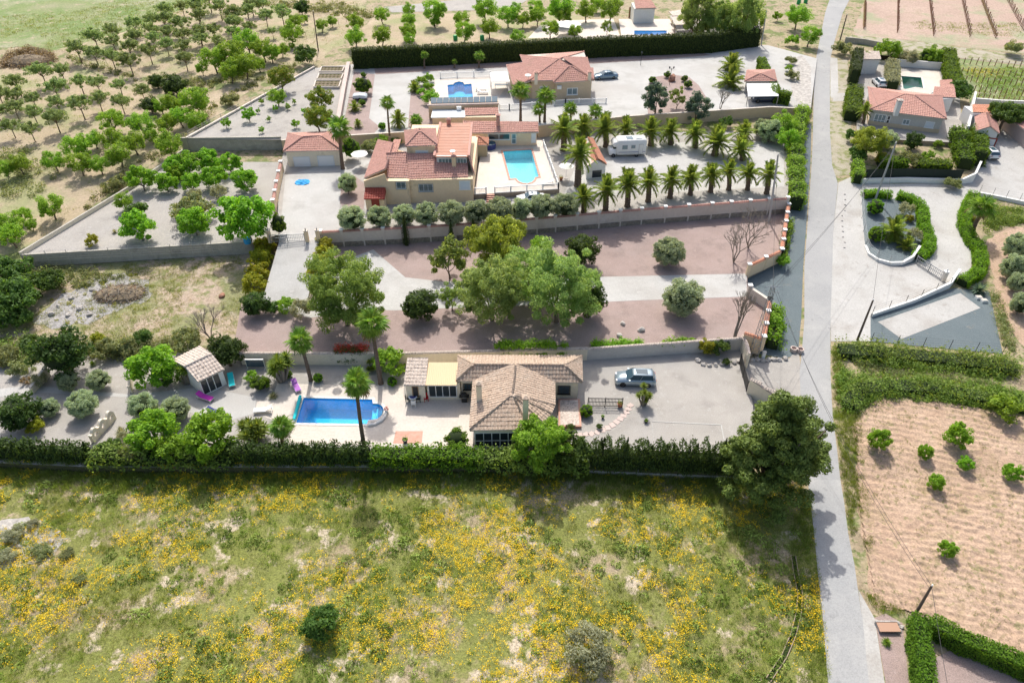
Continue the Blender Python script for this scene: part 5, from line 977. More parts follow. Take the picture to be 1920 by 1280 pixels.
# ---------------------------------------------------------------- back house
BH = thing('house', 'tan house with pink red hip roof in front of the long hedge', 'house', Pz(1035,195,4.75)); bz = 8.3
b1,b2,b3,b4 = (993,152,bz),(1113,150,bz),(1095,97,bz),(975,104,bz); p1,p2 = (1049,111,10.35),(1061,107,10.35)
roof(BH, [[b1,b2,p1],[b2,b3,p2,p1],[b3,b4,p1,p2],[b4,b1,p1]], 'tile_red', [(b1,p1),(b2,p1),(b3,p2),(b4,p1),(p1,p2)])
k1,k2,k3 = (1038,155.5,bz-.1),(1114,151,bz-.1),(1069,124,9.95); roof(BH, [[k1,k2,k3],[k2,(1112,128,bz-.1),k3],[(1034,143,bz+.2),k1,k3]], 'tile_red', [(k1,k3),(k2,k3)], name='gable_roof')
roof(BH, [[(949,122,7.5),(962,160,7.5),(993,153,8.4),(982,118,8.4)]], 'tile_red', [], name='wing_roof')
wb_ = inset([V3(p)[:2] for p in (b1,b2,b3,b4)], .5); walls(BH, wb_, 4.7, 8.28, 'plaster_tan'); k_ = Pz(1040,195,4.75)
wf = [(Pz(1038,155.5,bz-.1).x+.4, wb_[0][1]-.9),(Pz(1114,151,bz-.1).x-.45, wb_[1][1]-.6),(wb_[1][0]-.05, wb_[1][1]+4),(Pz(1038,155.5,bz-.1).x+.4, wb_[0][1]+2)]; walls(BH, wf, 4.69, 8.2, 'plaster_tan', 'facade')
ws = [(Pz(962,160,7.5).x+.4, Pz(962,160,7.5).y+.4),(wb_[0][0]+.05, wb_[0][1]+.4),(wb_[0][0]+.05, wb_[0][1]+9),(Pz(949,122,7.5).x+.5, Pz(949,122,7.5).y)]; walls(BH, ws, 4.68, 7.45, 'plaster_tan', 'wing_wall')
opening(BH, wf[0], wf[1], (1063,165,1083,178), 2, 1, 'white_paint', 'glass_light', 'window', .12); opening(BH, wb_[0], wb_[1], (1012,162,1027,172), 2, 1, 'white_paint', 'glass_light', 'window', .1)
chimney(BH, (1005,150,8.45), 134, .6, 'plaster_cream', 'tile_red'); chimney(BH, (1105,149,8.35), 133, .6, 'plaster_cream', 'tile_red'); o = BH.location
q = Pz(1049,166,7.3); MB().box(q.x-.4-o.x,q.x+.4-o.x,wf[0][1]-.38-o.y,wf[0][1]+.02-o.y,7.0-o.z,7.6-o.z).build('air_conditioner', 'white_paint', BH)
q = Pz(990,149,8.5); m = MB(); m.tube([q-o, q-o+Vector((0,0,.4))], .05, 6); m.lathe([(.02,.4),(.4,.55),(.6,.8)], 14, tuple(q-o)); m.build('satellite_dish', 'white_paint', BH)
CV = thing('patio_canopy', 'white patio canopy between back pool and tan house', 'canopy', Pz(940,170,4.75)); o = CV.location
c0,c1,c2_,c3 = Pz(921,153,7.2),Pz(956,153,7.2),Pz(950,134,7.3),Pz(919,136,7.3); m = MB(); m.add([p-o for p in (c0,c1,c2_,c3)]+[p-o-Vector((0,0,.12)) for p in (c0,c1,c2_,c3)], [(0,1,2,3),(7,6,5,4),(0,4,5,1),(1,5,6,2),(2,6,7,3),(3,7,4,0)]); m.build('canopy_roof', 'white_paint', CV)
for p in (c0,c1,c2_,c3): post_box(CV, p.x*.995+c0.x*.005, p.y+.1*(1 if p in (c0,c1) else -1), 4.75, 7.1, .12, 'white_paint')
m = MB(); m.box(c0.x+.4-o.x,c1.x-.4-o.x,c0.y+.7-o.y,c0.y+1.6-o.y,.72,.78); tb = m.build('canopy_beam', 'grey_metal', CV); bpy.data.objects.remove(tb)
# ---------------------------------------------------------------- carport, shelter
CP = thing('carport', 'red roofed carport with white canopy by the road', 'carport', Pz(1428,180,4.75)); o = CP.location
q1,q2,q3,q4 = (1396,153,7.1),(1457,153,7.1),(1452,131,7.1),(1400,132,7.1); qa = (1425,138.5,8.0); roof(CP, [[q1,q2,qa],[q2,q3,qa],[q3,q4,qa],[q4,q1,qa]], 'tile_red', [(q1,qa),(q2,qa)]); wq = inset([V3(p)[:2] for p in (q1,q2,q3,q4)], .3); walls(CP, wq, 4.7, 7.0, 'plaster_grey')
n0,n1,n2,n3 = Pz(1403,181,6.6),Pz(1460,180,6.6),Pz(1457,156,7.0),Pz(1400,157,7.0); m = MB(); m.add([p-o for p in (n0,n1,n2,n3)]+[p-o-Vector((0,0,.1)) for p in (n0,n1,n2,n3)], [(0,1,2,3),(7,6,5,4),(0,4,5,1),(1,5,6,2),(2,6,7,3),(3,7,4,0)]); m.build('canopy_roof', 'white_paint', CP)
for p in (n0,n1): post_box(CP, p.x, p.y+.15, 4.75, 6.5, .12, 'grey_metal')
SE = thing('shelter', 'narrow red roofed shelter with a white arch beside the caravan', 'shelter', Pz(1118,330,3.1)); o = SE.location
s1_,s2_,s3_,s4_ = (1099,312,5.4),(1138,309,5.4),(1110,261,5.4),(1093,263,5.4); sr1, sr2 = (1120,300,6.2),(1103,258,6.2); roof(SE, [[s2_,s3_,sr2,sr1],[s4_,s1_,sr1,sr2]], 'tile_orange', [(sr1,sr2)]); wz = inset([V3(p)[:2] for p in (s1_,s2_,s3_,s4_)], .15); walls(SE, wz, 3.06, 5.38, 'plaster_white')
q = [Vector((wz[0][0],wz[0][1]-.02,5.3)),Vector((wz[1][0],wz[1][1]-.02,5.3)),Vector(((wz[0][0]+wz[1][0])/2,(wz[0][1]+wz[1][1])/2-.02,6.1))]; m = MB(); m.add([p-o for p in q]+[p-o+Vector((0,.15,0)) for p in q], [(0,1,2),(5,4,3),(0,3,4,1),(1,4,5,2),(2,5,3,0)]); m.build('gable', 'plaster_white', SE); opening(SE, wz[0], wz[1], (1109,318,1129,334), 1, 1, 'plaster_white', 'glass', 'archway', .1, sill=False)
# ---------------------------------------------------------------- right house
RH = thing('house', 'grey white bungalow with red hip roof beside the green pool', 'house', Pz(1700,250,3.6)); z = 6.35
a1_,a2_,a3_,a4_ = (1631,206,z),(1775,224,z),(1766,180,z),(1627,164,z); u1,u2 = (1697,177,7.9),(1713,179,7.9); roof(RH, [[a1_,a2_,u2,u1],[a2_,a3_,u2],[a3_,a4_,u1,u2],[a4_,a1_,u1]], 'tile_red', [(a1_,u1),(a2_,u2),(a3_,u2),(a4_,u1),(u1,u2)])
wr = inset([V3(p)[:2] for p in (a1_,a2_,a3_,a4_)], .45); walls(RH, wr, 3.5, 6.32, 'plaster_grey'); wp = inset([V3(p)[:2] for p in (a1_,a2_,a3_,a4_)], .38); walls(RH, wp, 3.5, 4.3, 'plaster_tan', 'plinth')
opening(RH, wr[0], wr[1], (1637,214,1660,238), 3, 2, 'white_paint', 'glass_light', 'glazed_door', .12, sill=False); opening(RH, wr[0], wr[1], (1662,217,1669,233), 1, 2, 'white_paint', 'glass', 'door', .1, sill=False); opening(RH, wr[0], wr[1], (1692,224,1706,234), 2, 1, 'white_paint', 'glass_light', 'window', .1); opening(RH, wr[0], wr[1], (1734,228,1752,240), 1, 1, 'white_paint', 'shutter', 'window', .1)
chimney(RH, (1681,208,6.75), 186, .75, 'plaster_white', 'tile_grey')
RA = thing('side_annex', 'small white annex with red roof beside the green pool', 'annex', Pz(1780,205,3.6)); roof(RA, [[(1748,182,6.2),(1792,184,6.2),(1790,166,6.7),(1752,163,6.7)],[(1763,166,6.6),(1790,166,6.6),(1785,150,6.2),(1762,151,6.2)]], 'tile_red'); d_ = [Pz(1766,186,6.15), Pz(1791,186,6.15)]; walls(RA, [(d_[0].x,d_[0].y+.3),(d_[1].x-.2,d_[1].y+.3),(d_[1].x-.4,d_[1].y+4),(d_[0].x,d_[0].y+4)], 3.5, 6.1, 'plaster_white')
WS = thing('white_shed', 'little white shed with flat pinkish tiled roof by the road', 'shed', G(1632,126)); q = [Vector(p) for p in (Pz(1614,112,6.6),Pz(1652,112,6.6),Pz(1648,97,6.9),Pz(1609,96,6.9))]; roof(WS, [q], 'tile_grey'); ww = inset([p[:2] for p in q], .2); walls(WS, ww, 3.5, 6.55, 'plaster_white')
# ---------------------------------------------------------------- far right yard
FG = thing('garage', 'small white garage with red gable roof in the far right yard', 'garage', G(1852,270)); gz0 = FG.location.z; z = gz0+2.7
x1_,x2_,x3_,x4_ = (1830,245,z),(1874,251,z),(1868,222,z),(1827,217,z); y1_,y2_ = (1857,238,z+.9),(1850,211,z+.9); roof(FG, [[x4_,x1_,y1_,y2_],[x2_,x3_,y2_,y1_]], 'tile_red', [(y1_,y2_)]); wx = inset([V3(p)[:2] for p in (x1_,x2_,x3_,x4_)], .2); walls(FG, wx, gz0-.1, z-.03, 'plaster_white'); o = FG.location
q = [Vector((wx[0][0],wx[0][1],z-.05)),Vector((wx[1][0],wx[1][1],z-.05)),Vector(((wx[0][0]+wx[1][0])/2,(wx[0][1]+wx[1][1])/2,z+.78))]; m = MB(); m.add([p-o for p in q]+[p-o+Vector((0,.15,0)) for p in q], [(0,1,2),(5,4,3),(0,3,4,1),(1,4,5,2),(2,5,3,0)]); m.build('gable', 'plaster_white', FG); opening(FG, wx[0], wx[1], (1845,258,1868,277), 1, 1, 'red_paint', 'white_paint', 'garage_door', .2, sill=False)
FL_ = thing('low_annex', 'long low white annex with orange roof behind the small garage', 'annex', G(1845,232)); zz = FL_.location.z; roof(FL_, [[(1824,211,zz+3.0),(1868,213,zz+3.0),(1864,197,zz+3.3),(1823,196,zz+3.3)]], 'tile_orange'); q = [Pz(1826,213,zz+2.9),Pz(1868,215,zz+2.9)]; walls(FL_, [(q[0].x,q[0].y),(q[1].x,q[1].y),(q[1].x,q[1].y+3.5),(q[0].x,q[0].y+3.5)], zz-.3, zz+2.9, 'plaster_white')
FE = thing('house', 'pinkish house with red roof cut by the right frame edge', 'house', G(1912,318)); zz = FE.location.z; q = [Vector((G(1903,270).x+.3, G(1912,318).y, 0)), Vector((G(1975,330).x+3, 0, 0))]; walls(FE, [(q[0].x+.4,q[0].y),(q[1].x+4,q[0].y),(q[1].x+4,q[0].y+16),(q[0].x+.4,q[0].y+16)], zz-.2, zz+3.3, 'plaster_pink'); K = [Vector((q[0].x,q[0].y-.4,zz+3.35)),Vector((q[1].x+4,q[0].y-.4,zz+3.35)),Vector((q[1].x+4,q[0].y+16.4,zz+3.35)),Vector((q[0].x,q[0].y+16.4,zz+3.35))]; c1_,c2__ = Vector((q[0].x+5,q[0].y+6,zz+5)),Vector((q[0].x+5,q[0].y+12,zz+5)); roof(FE, [[K[0],K[1],c1_],[K[3],K[0],c1_,c2__]], 'tile_red', [(K[0],c1_),(c1_,c2__)])
# ---------------------------------------------------------------- far house behind the hedge
FH = thing('house', 'small white house with red roof beyond the long hedge', 'house', G(1205,36)); zz = FH.location.z; roof(FH, [[(1192,17,zz+3.6),(1231,16,zz+3.6),(1216,-6,zz+4.6),(1188,-6,zz+4.6)]], 'tile_red'); q = [Pz(1190,18,zz+3.5),Pz(1231,17,zz+3.5)]; walls(FH, [(q[0].x,q[0].y+.4),(q[1].x-.3,q[1].y+.4),(q[1].x-.3,q[1].y+6),(q[0].x,q[0].y+6)], zz-.3, zz+3.5, 'plaster_white'); o = FH.location
for x0_, x1_s, y0_, y1_s in ((1178,1196,17,34),(1202,1223,17,33)):
    a_ = Pz(x0_,y1_s,zz); b_ = Pz(x1_s,y1_s,zz); n = 8
    for k in range(n): f = a_.lerp(b_, (k+.5)/n); w_ = (b_.x-a_.x)/n*.46; MB().box(f.x-w_-o.x, f.x+w_-o.x, f.y-.1-o.y, f.y-.02-o.y, 0, 2.5).build('bamboo_slat', 'brown_wood', FH)
PG = thing('pergola', 'brown roofed pergola beside the far pool', 'pergola', G(1290,58)); zz = PG.location.z; o = PG.location
for f4 in ([(1266,47),(1300,46),(1290,31),(1258,32)],[(1296,46),(1318,42),(1308,26),(1287,31)],[(1262,30),(1295,28),(1286,17),(1254,22)]):
    P_ = [Pz(x_, y_, zz+2.6)-o for x_, y_ in f4]; m = MB(); m.add(P_+[p-Vector((0,0,.12)) for p in P_], [(0,1,2,3),(7,6,5,4),(0,4,5,1),(1,5,6,2),(2,6,7,3),(3,7,4,0)]); m.build('roof_panel', 'tile_grey', PG)
    for p in P_[:2]: MB().box(p.x-.08,p.x+.08,p.y+.05,p.y+.2,-.2,2.5).build('post', 'brown_wood', PG)
# ================================================================ swimming pools
def pool(key, label, tile, water, depth=1.5, coping='coping', cw=.32, steps=None, lane=None):
    pts, z = POOLS[key]; c = Vector((sum(p[0] for p in pts)/len(pts), sum(p[1] for p in pts)/len(pts), z)); t = thing('swimming_pool', label, 'pool', c); n = len(pts)
    L = [(p[0]-c.x, p[1]-c.y) for p in pts]; big = [(p[0]-c.x, p[1]-c.y) for p in inset(pts, -cw)]; b = MB()
    b.add([(p[0],p[1],0) for p in L]+[(p[0],p[1],-depth) for p in L], [(i,(i+1)%n,n+(i+1)%n,n+i) for i in range(n)]+[tuple(range(n,2*n))]); b.build('basin', tile, t)
    bm = flat_fill(L, []); me = bpy.data.meshes.new('water')
    for v in bm.verts: v.co.z = -.13
    bm.to_mesh(me); bm.free(); me.materials.append(MATS[water]); link('water', me, t)
    for i in range(n):                                # coping stones, one run per side
        a, d = L[i], L[(i+1) % n]; A, D = big[i], big[(i+1) % n]; k = max(1, int(round(math.hypot(d[0]-a[0], d[1]-a[1])/.75)))
        for q in range(k):
            f, g = q/k+.006, (q+1)/k-.006; l = lambda u, v, s: (u[0]+(v[0]-u[0])*s, u[1]+(v[1]-u[1])*s)
            MB().prism([l(a,d,f), l(a,d,g), l(A,D,g), l(A,D,f)], -.06, .055).build('coping_stone', coping, t)
    if steps:
        for k, (rect, zz) in enumerate(steps): q = px(rect, z-.5); MB().prism([(p[0]-c.x, p[1]-c.y) for p in q], -depth, zz).build('pool_step', tile, t)
    return t
pool('lower', 'deep blue swimming pool with rounded step end beside the bungalow', 'pool_blue', 'water_blue', 1.7, steps=[([(699,762),(709,762),(705,790),(695,790)],-.75),([(708,761),(718,764),(715,780),(705,788)],-.4)]); pool('upper', 'turquoise swimming pool with red edging on the villa deck', 'pool_turquoise', 'water_light', 1.5, 'coping_red')
pool('back', 'bright blue pool with rounded head behind the solar store', 'pool_cyan', 'water_light', 1.5); pool('right', 'dark green swimming pool behind the right house', 'pool_green', 'water_green', 1.5); pool('far', 'narrow blue pool beyond the long hedge', 'pool_cyan', 'water_light', 1.2)
# ================================================================ walls
def wall_run(name, label, pts, z0, z1, w, mat, cap=None, capw=.12, caph=.1, group=None, pier=None, pier_mat=None, cap_len=1.5, foot=None, pier_cap='white_paint', cat='wall', base=None):
    """a wall along plan points; coping pieces and piers are parts. z0/z1 numbers or one per point"""
    pts = [Vector((p[0], p[1])) for p in pts]; n = len(pts); Z0 = z0 if isinstance(z0, list) else [z0]*n; Z1 = z1 if isinstance(z1, list) else [z1]*n
    t = thing(name, label, cat, (pts[0].x, pts[0].y, Z0[0]), 0, group); o = t.location; total = 0
    for i in range(n-1):
        a, b = pts[i], pts[i+1]; L = (b-a).length; A = (a.x-o.x, a.y-o.y); B = (b.x-o.x, b.y-o.y); dv = (b-a)/L
        MB().obox(A, B, w, Z0[i]-o.z-.15, Z1[i]-o.z, Z0[i+1]-o.z-.15, Z1[i+1]-o.z).build('wall_panel', mat, t)
        if foot: MB().obox(A, B, w+.14, Z0[i]-o.z-.2, Z0[i]-o.z+foot, Z0[i+1]-o.z-.2, Z0[i+1]-o.z+foot).build('footing', 'stone_footing', t)
        k = max(1, round(L/(pier or cap_len)))
        for q in range(k):
            f, g = q/k, (q+1)/k; m0 = a.lerp(b, f); m1 = a.lerp(b, g); za = Z1[i]+(Z1[i+1]-Z1[i])*f-o.z; zb = Z1[i]+(Z1[i+1]-Z1[i])*g-o.z; g_ = (.2/L*k)/k if pier else .008/L
            if cap:
                p0 = a.lerp(b, f+g_)-Vector((o.x,o.y)); p1 = a.lerp(b, g-g_)-Vector((o.x,o.y))
                if cap.startswith('tile'):
                    nn = Vector((-dv.y, dv.x))*(w/2+capw); m = MB(); r = max(2, int((p1-p0).length/.26))
                    for s in (-1, 1):
                        for j in range(r):
                            u0 = p0.lerp(p1, j/r); u1 = p0.lerp(p1, (j+.92)/r); um = (u0+u1)/2; e0 = u0+nn*s; e1 = u1+nn*s; em = um+nn*s
                            m.add([(u0.x,u0.y,za+caph+.1),(um.x,um.y,za+caph+.16),(u1.x,u1.y,za+caph+.1),(e1.x,e1.y,za+.0),(em.x,em.y,za+.07),(e0.x,e0.y,za+.0)], [(0,1,4,5),(1,2,3,4)])
                    m.obox(p0, p1, w*.9, za-.05, za+caph+.09, zb-.05, zb+caph+.09); m.build('coping', cap, t)
                else: MB().obox(p0, p1, w+2*capw, za+.002, za+caph, zb+.002, zb+caph).build('coping', cap, t)
            if pier:
                for m_, zz in ((m0, za),)+(((m1, zb),) if q == k-1 and i == n-2 else ()):
                    x, y = m_.x-o.x, m_.y-o.y; pw = w/2+.07; pr = MB().box(x-pw,x+pw,y-pw,y+pw,Z0[i]-o.z-.1,zz+.3).build('pier', pier_mat or mat, t)
                    MB().box(x-pw-.06,x+pw+.06,y-pw-.06,y+pw+.06,zz+.3,zz+.4).build('pier_cap', pier_cap, pr)
    return t
wall_run('retaining_wall', 'long beige wall with red tile coping and piers along the villa plot', BEIGE_WALL, 1.2, 3.55, .3, 'plaster_wall', 'tile_red', .14, .1, pier=3.1, foot=.75)
lw = LOWER_WALL; lz = 1.62
wall_run('garden_wall', 'cream wall with pale coping behind the blue pool', lw[0:2], 0, lz, .3, 'plaster_cream', 'tile_grey', .08, .06); wall_run('garden_wall', 'cream wall behind the bungalow', lw[1:3], 0, lz+.05, .3, 'plaster_cream', 'tile_grey', .08, .06); wall_run('garden_wall', 'grey white wall with pale coping behind the gravel parking', lw[2:4], 0, lz, .3, 'plaster_grey', 'tile_grey', .08, .06)
t2 = lambda v: (v[0], v[1])
wall_run('corner_wall', 'roadside wall piece right of the bare trees', [t2(MID_R1[0]), t2(MID_R1[1])], 1.0, 2.7, .3, 'plaster_wall', 'tile_orange', .14, .1, pier=2.6); wall_run('corner_wall', 'angled wall piece north of the side gateway', [t2(MID_R1[1]), t2(MID_GATE_N)], 1.0, 2.6, .3, 'plaster_beige', 'tile_orange', .14, .1, pier=3.0)
wall_run('corner_wall', 'angled wall piece south of the side gateway', [t2(MID_GATE_S), t2(MID_R2)], 1.0, 2.6, .3, 'plaster_wall', 'plaster_wall', .05, .06, pier=4.5); wall_run('corner_wall', 'roadside wall piece beside the lattice mast', [t2(MID_R2), t2(MID_R3)], .9, 2.6, .3, 'plaster_beige', 'tile_orange', .14, .1, pier=3.0); wall_run('corner_wall', 'short red capped wall joining the lower garden wall', [t2(MID_R3), LOWER_WALL[-1]], .3, 2.4, .3, 'plaster_beige', 'tile_orange', .14, .1)
wall_run('lot_wall', 'grey block wall along the front of the walled lot', LOT_FRONT, .85, 2.62, .25, 'block_grey', 'block_grey', .03, .05, cap_len=3); wall_run('lot_wall', 'low slanting sandy wall on the left of the walled lot', [LOT_FRONT[0]]+PP([(250,352),(345,286)], 2.4), [1.0,1.6,2.0], 2.95, .25, 'plaster_cream', 'block_grey', .03, .05, cap_len=3)
wall_run('terrace_wall', 'rendered wall holding the upper gravel lot', BACK_LEFT, 2.4, 5.0, .25, 'block_grey', 'block_grey', .04, .06, cap_len=3); wall_run('lot_wall', 'low green edged wall on the slanting side of the upper gravel lot', PP([(350,262),(590,128)], 4.75), [3.0,3.9], 5.1, .25, 'block_grey', 'plaster_wall', .04, .06, cap_len=3)
wall_run('boundary_wall', 'pinkish sloping wall between gravel lot and back plot', PP([(655,128),(648,165),(635,240)], 4.75), 4.75, 6.0, .6, 'plaster_pink', 'plaster_pink', .06, .08)
bw = [vb[7], vb[6], vb[5], vb[4], vb[3], vb[2], vb[1]]
wall_run('terrace_wall', 'tan retaining wall behind the garage and villa', bw[0:3], 3.1, 5.1, .3, 'plaster_tan', 'plaster_wall', .04, .06, cap_len=3); wall_run('terrace_wall', 'tan retaining wall behind the date palms', bw[3:7], 3.1, 5.25, .3, 'plaster_tan', 'plaster_wall', .04, .06, cap_len=3)
wall_run('drive_wall', 'short red capped wall beside the garage drive', PP([(516,395),(522,360),(530,322)], 3.1), 3.05, 4.6, .3, 'plaster_beige', 'tile_red', .14, .1, pier=3.2)
pd = [DECK_UP[0], DECK_UP[1], DECK_UP[2]]
# balustrades
def balustrade(label, pts, z, h=.95, mat='white_paint', post=2.2, name='balustrade', gap=.17, bal=.05, group=None):
    pts = [Vector((p[0],p[1])) for p in pts]; t = thing(name, label, 'railing', (pts[0].x,pts[0].y,z), 0, group); o = Vector((pts[0].x,pts[0].y))
    for i in range(len(pts)-1):
        a, b = pts[i]-o, pts[i+1]-o; L = (b-a).length; MB().obox(a, b, .12, h-.1, h).build('handrail', mat, t); MB().obox(a, b, .12, .0, .08).build('base_rail', mat, t); m = MB(); n = int(L/gap)
        for k in range(n): p = a.lerp(b, (k+.5)/n); m.box(p.x-bal/2,p.x+bal/2,p.y-bal/2,p.y+bal/2,.08,h-.1)
        tag(m.build('balusters', mat, t), kind='stuff'); n = max(1, round(L/post))
        for k in range(n+1): p = a.lerp(b, k/n); MB().box(p.x-.1,p.x+.1,p.y-.1,p.y+.1,-.02,h+.12).build('post', mat, t)
    return t
dk0, dk1, dk2 = (Vector(p) for p in inset(DECK_UP, .15)[:3]); st0, st1 = Pz(908,365,3.9), Pz(925,364,3.9)
balustrade('short white balustrade left of the villa deck steps', [dk0, dk0.lerp(dk1, .13)], 3.9); balustrade('long white balustrade along the front of the villa deck', [dk0.lerp(dk1, .235), dk1], 3.9); balustrade('white balustrade on the right side of the villa deck', [dk1, dk2.lerp(dk1, .12)], 3.9, gap=.22)
sa, sb = dk0.lerp(dk1, .135), dk0.lerp(dk1, .23); ST_ = thing('deck_steps', 'short flight of pinkish steps up to the villa deck', 'steps', (sa.x, sa.y, 3.1))
for k in range(5): MB().box(0, sb.x-sa.x, -.15-.34*(k+1), -.15-.34*k, -.05, .8-.16*k-.02).build('step', 'coping_red', ST_)
q0, q1, q2 = Pz(955,206,4.75), Pz(1060,196,4.75), Pz(1136,194,4.75); balustrade('white balustrade in front of the tan house', [q0, q1, q2], 4.75); balustrade('fine white railing behind the back pool', [Pz(826,147,4.75), Pz(920,144,4.75)], 4.75, 1.1, gap=.2, bal=.035, post=4); balustrade('white railing beside the solar store', [Pz(937,206,4.75), Pz(955,206,4.75)], 4.75)
# arched garden wall and planter walls
def arch_panel(p0, p1, z, h, label):
    t = thing('arched_wall', label, 'wall', (p0.x,p0.y,z), math.atan2(p1.y-p0.y, p1.x-p0.x), 'arched wall pieces'); L = (p1-p0).length; m = MB(); N = 14; out = []; inn = []
    for i in range(N+1):
        f = i/N; out.append((L*f, h*(.62+.38*math.sin(math.pi*f))))
    c = (L*.5, h*.45); r = h*.18; hole = [(c[0]+r*math.cos(2*math.pi*i/16), c[1]+r*math.sin(2*math.pi*i/16)) for i in range(16)]
    bm = flat_fill([(0,-.1)]+[(L,-.1)]+out[::-1], [hole]); me = bpy.data.meshes.new('arched_panel'); ex = bmesh.ops.extrude_face_region(bm, geom=bm.faces[:])
    for v in ex['geom']:
        if isinstance(v, bmesh.types.BMVert): v.co.z += .3
    for v in bm.verts: v.co = Vector((v.co.x, -v.co.z+.15, v.co.y))
    bmesh.ops.recalc_face_normals(bm, faces=bm.faces[:]); bm.to_mesh(me); bm.free(); me.materials.append(MATS['plaster_cream']); link('panel', me, t)
    m = MB().box(-.18,.02,-.19,.19,-.1,h*.72).build('pier', 'plaster_cream', t); return t
aw_ = [Pz(177,828,0), Pz(190,813,0), Pz(205,797,0), Pz(218,782,0)]
for i, l in enumerate(('lowest arched cream wall piece with a round opening', 'middle arched cream wall piece with a round opening', 'uppermost arched cream wall piece with a round opening')): arch_panel(aw_[i], aw_[i+1]-(aw_[i+1]-aw_[i])*.12, 0, 1.5, l)
wall_run('planter_wall', 'low cream planter wall beside the garden path', PP([(62,738),(72,727),(94,704)], 0), 0, [.9,1.0,1.4], .25, 'plaster_cream', 'plaster_wall', .03, .05); wall_run('planter_wall', 'low cream wall stub under the leafy fig tree', PP([(246,737),(248,716),(250,700)], 0), 0, [1.0,1.1,1.5], .25, 'plaster_cream', 'plaster_wall', .03, .05)
# lower entrance: wing walls and gate
wall_run('entrance_wall', 'curved cream wing wall at the upper side of the lower gate', PP([(1388,650),(1394,668),(1398,690)], 0), -.1, [1.7,1.9,2.1], .3, 'plaster_cream', 'tile_grey', .08, .06); wall_run('entrance_wall', 'cream wing wall with tiled coping beside the pine', PP([(1400,737),(1422,746),(1450,757)], -.1), -.3, [2.0,1.6,1.0], .3, 'plaster_cream', 'tile_grey', .08, .06)
def bar_gate(label, a, b, h, mat='dark_paint', n=14, name='gate', cat='gate', solid=False):
    t = thing(name, label, cat, a); d = b-a; m = MB(); m.obox((0,0),(d.x,d.y),.06,.1,.18,.1+d.z,.18+d.z); m.obox((0,0),(d.x,d.y),.06,h-.08,h,h-.08+d.z,h+d.z); m.obox((0,0),(d.x,d.y),.05,h*.55,h*.55+.06,h*.55+d.z,h*.55+.06+d.z); m.build('gate_frame', mat, t)
    for k in range(n+1):
        f = k/n; w = .05 if k in (0, n, n//2) else .022; MB().box(d.x*f-w,d.x*f+w,d.y*f-w,d.y*f+w,d.z*f+(-.02 if w == .05 else .18),d.z*f+(h+.08 if w == .05 else h-.08)).build('bar', mat, t)
    if solid: MB().obox((0,0),(d.x,d.y),.03,.18,h-.09).build('gate_panel', mat, t)
    return t
bar_gate('dark sliding gate leading from the parking to the road', Pz(1386,682,0), Pz(1399,733,0), 1.5, solid=True); bar_gate('black iron railing beside the parked silver car', Pz(1102,762,0), Pz(1166,763,0), 1.3, name='railing', cat='railing', n=24)
bar_gate('iron double gate of the villa drive', Pz(508,455,3.1), Pz(572,452,3.1), 1.2, 'grey_metal', n=20)
def pillar(name, label, p, h, w, mat, cap, group=None):
    t = thing(name, label, 'pillar', p, 0, group); MB().box(-w/2,w/2,-w/2,w/2,-.2,h).build('shaft', mat, t); MB().box(-w/2-.06,w/2+.06,-w/2-.06,w/2+.06,h+.002,h+.1).build('capstone', cap, t); MB().lathe([(.06,h+.1),(.1,h+.18),(.12,h+.3),(.04,h+.42)], 8).build('finial', cap, t)
pillar('gate_pillar', 'beige gate pillar right of the villa gate', Pz(577,453,3.1), 1.7, .45, 'plaster_beige', 'plaster_wall'); pillar('gate_pillar', 'beige gate pillar at the end of the long wall', Pz(598,452,3.1), 1.7, .45, 'plaster_beige', 'plaster_wall'); pillar('gate_pillar', 'beige gate pillar left of the villa gate', Pz(507,452,3.1), 1.7, .45, 'plaster_beige', 'plaster_wall')
# right side walls and fences
def fence(label, pts, h, n, mat='grey_metal', z=None, name='wire_fence', mesh=None, group=None, lean=0):
    P = [Vector((p[0],p[1],float(T(p[0],p[1])) if z is None else z)) for p in pts]; t = thing(name, label, 'fence', P[0], 0, group); L = [0]
    for i in range(len(P)-1): L.append(L[-1]+(P[i+1]-P[i]).length)
    def at(s):
        for i in range(len(P)-1):
            if s <= L[i+1] or i == len(P)-2: return P[i].lerp(P[i+1], (s-L[i])/(L[i+1]-L[i]))-P[0]
    for k in range(n): p = at(L[-1]*k/(n-1)); MB().tube([p-Vector((0,0,.1)), p+Vector((0,0,h))], .035, 6).build('post', mat, t)
    m = MB(); k = max(2, int(L[-1]/1.5))
    for f in (.08,.3,.53,.76,.97): m.tube([at(L[-1]*i/k)+Vector((0,0,h*f)) for i in range(k+1)], .008, 3)
    m.build('wires', mat, t)
    if mesh:
        m = MB(); q = [at(L[-1]*i/k) for i in range(k+1)]
        for i in range(k): m.add([q[i], q[i+1], q[i+1]+Vector((0,0,h-.05)), q[i]+Vector((0,0,h-.05))], [(0,1,2,3)])
        m.build('screen', mesh, t)
    return t
cw = px([(1622,462),(1628,478),(1645,490),(1668,497),(1690,497),(1708,490),(1718,478)]); cz = float(T(*cw[3]))
wall_run('curved_wall', 'curved white wall round the lower end of the island bed', cw, cz-.2, [cz+.4,cz+.4,cz+.42,cz+.45,cz+.5,cz+.9,cz+1.6], .28, 'plaster_white', 'plaster_white', .03, .04); fence('thin fence on the curved island wall', cw[:5], 1.5, 5); fence('green wire fence along the road side of the island bed', px([(1613,360),(1616,420),(1622,462)]), 1.5, 5, mesh=None)
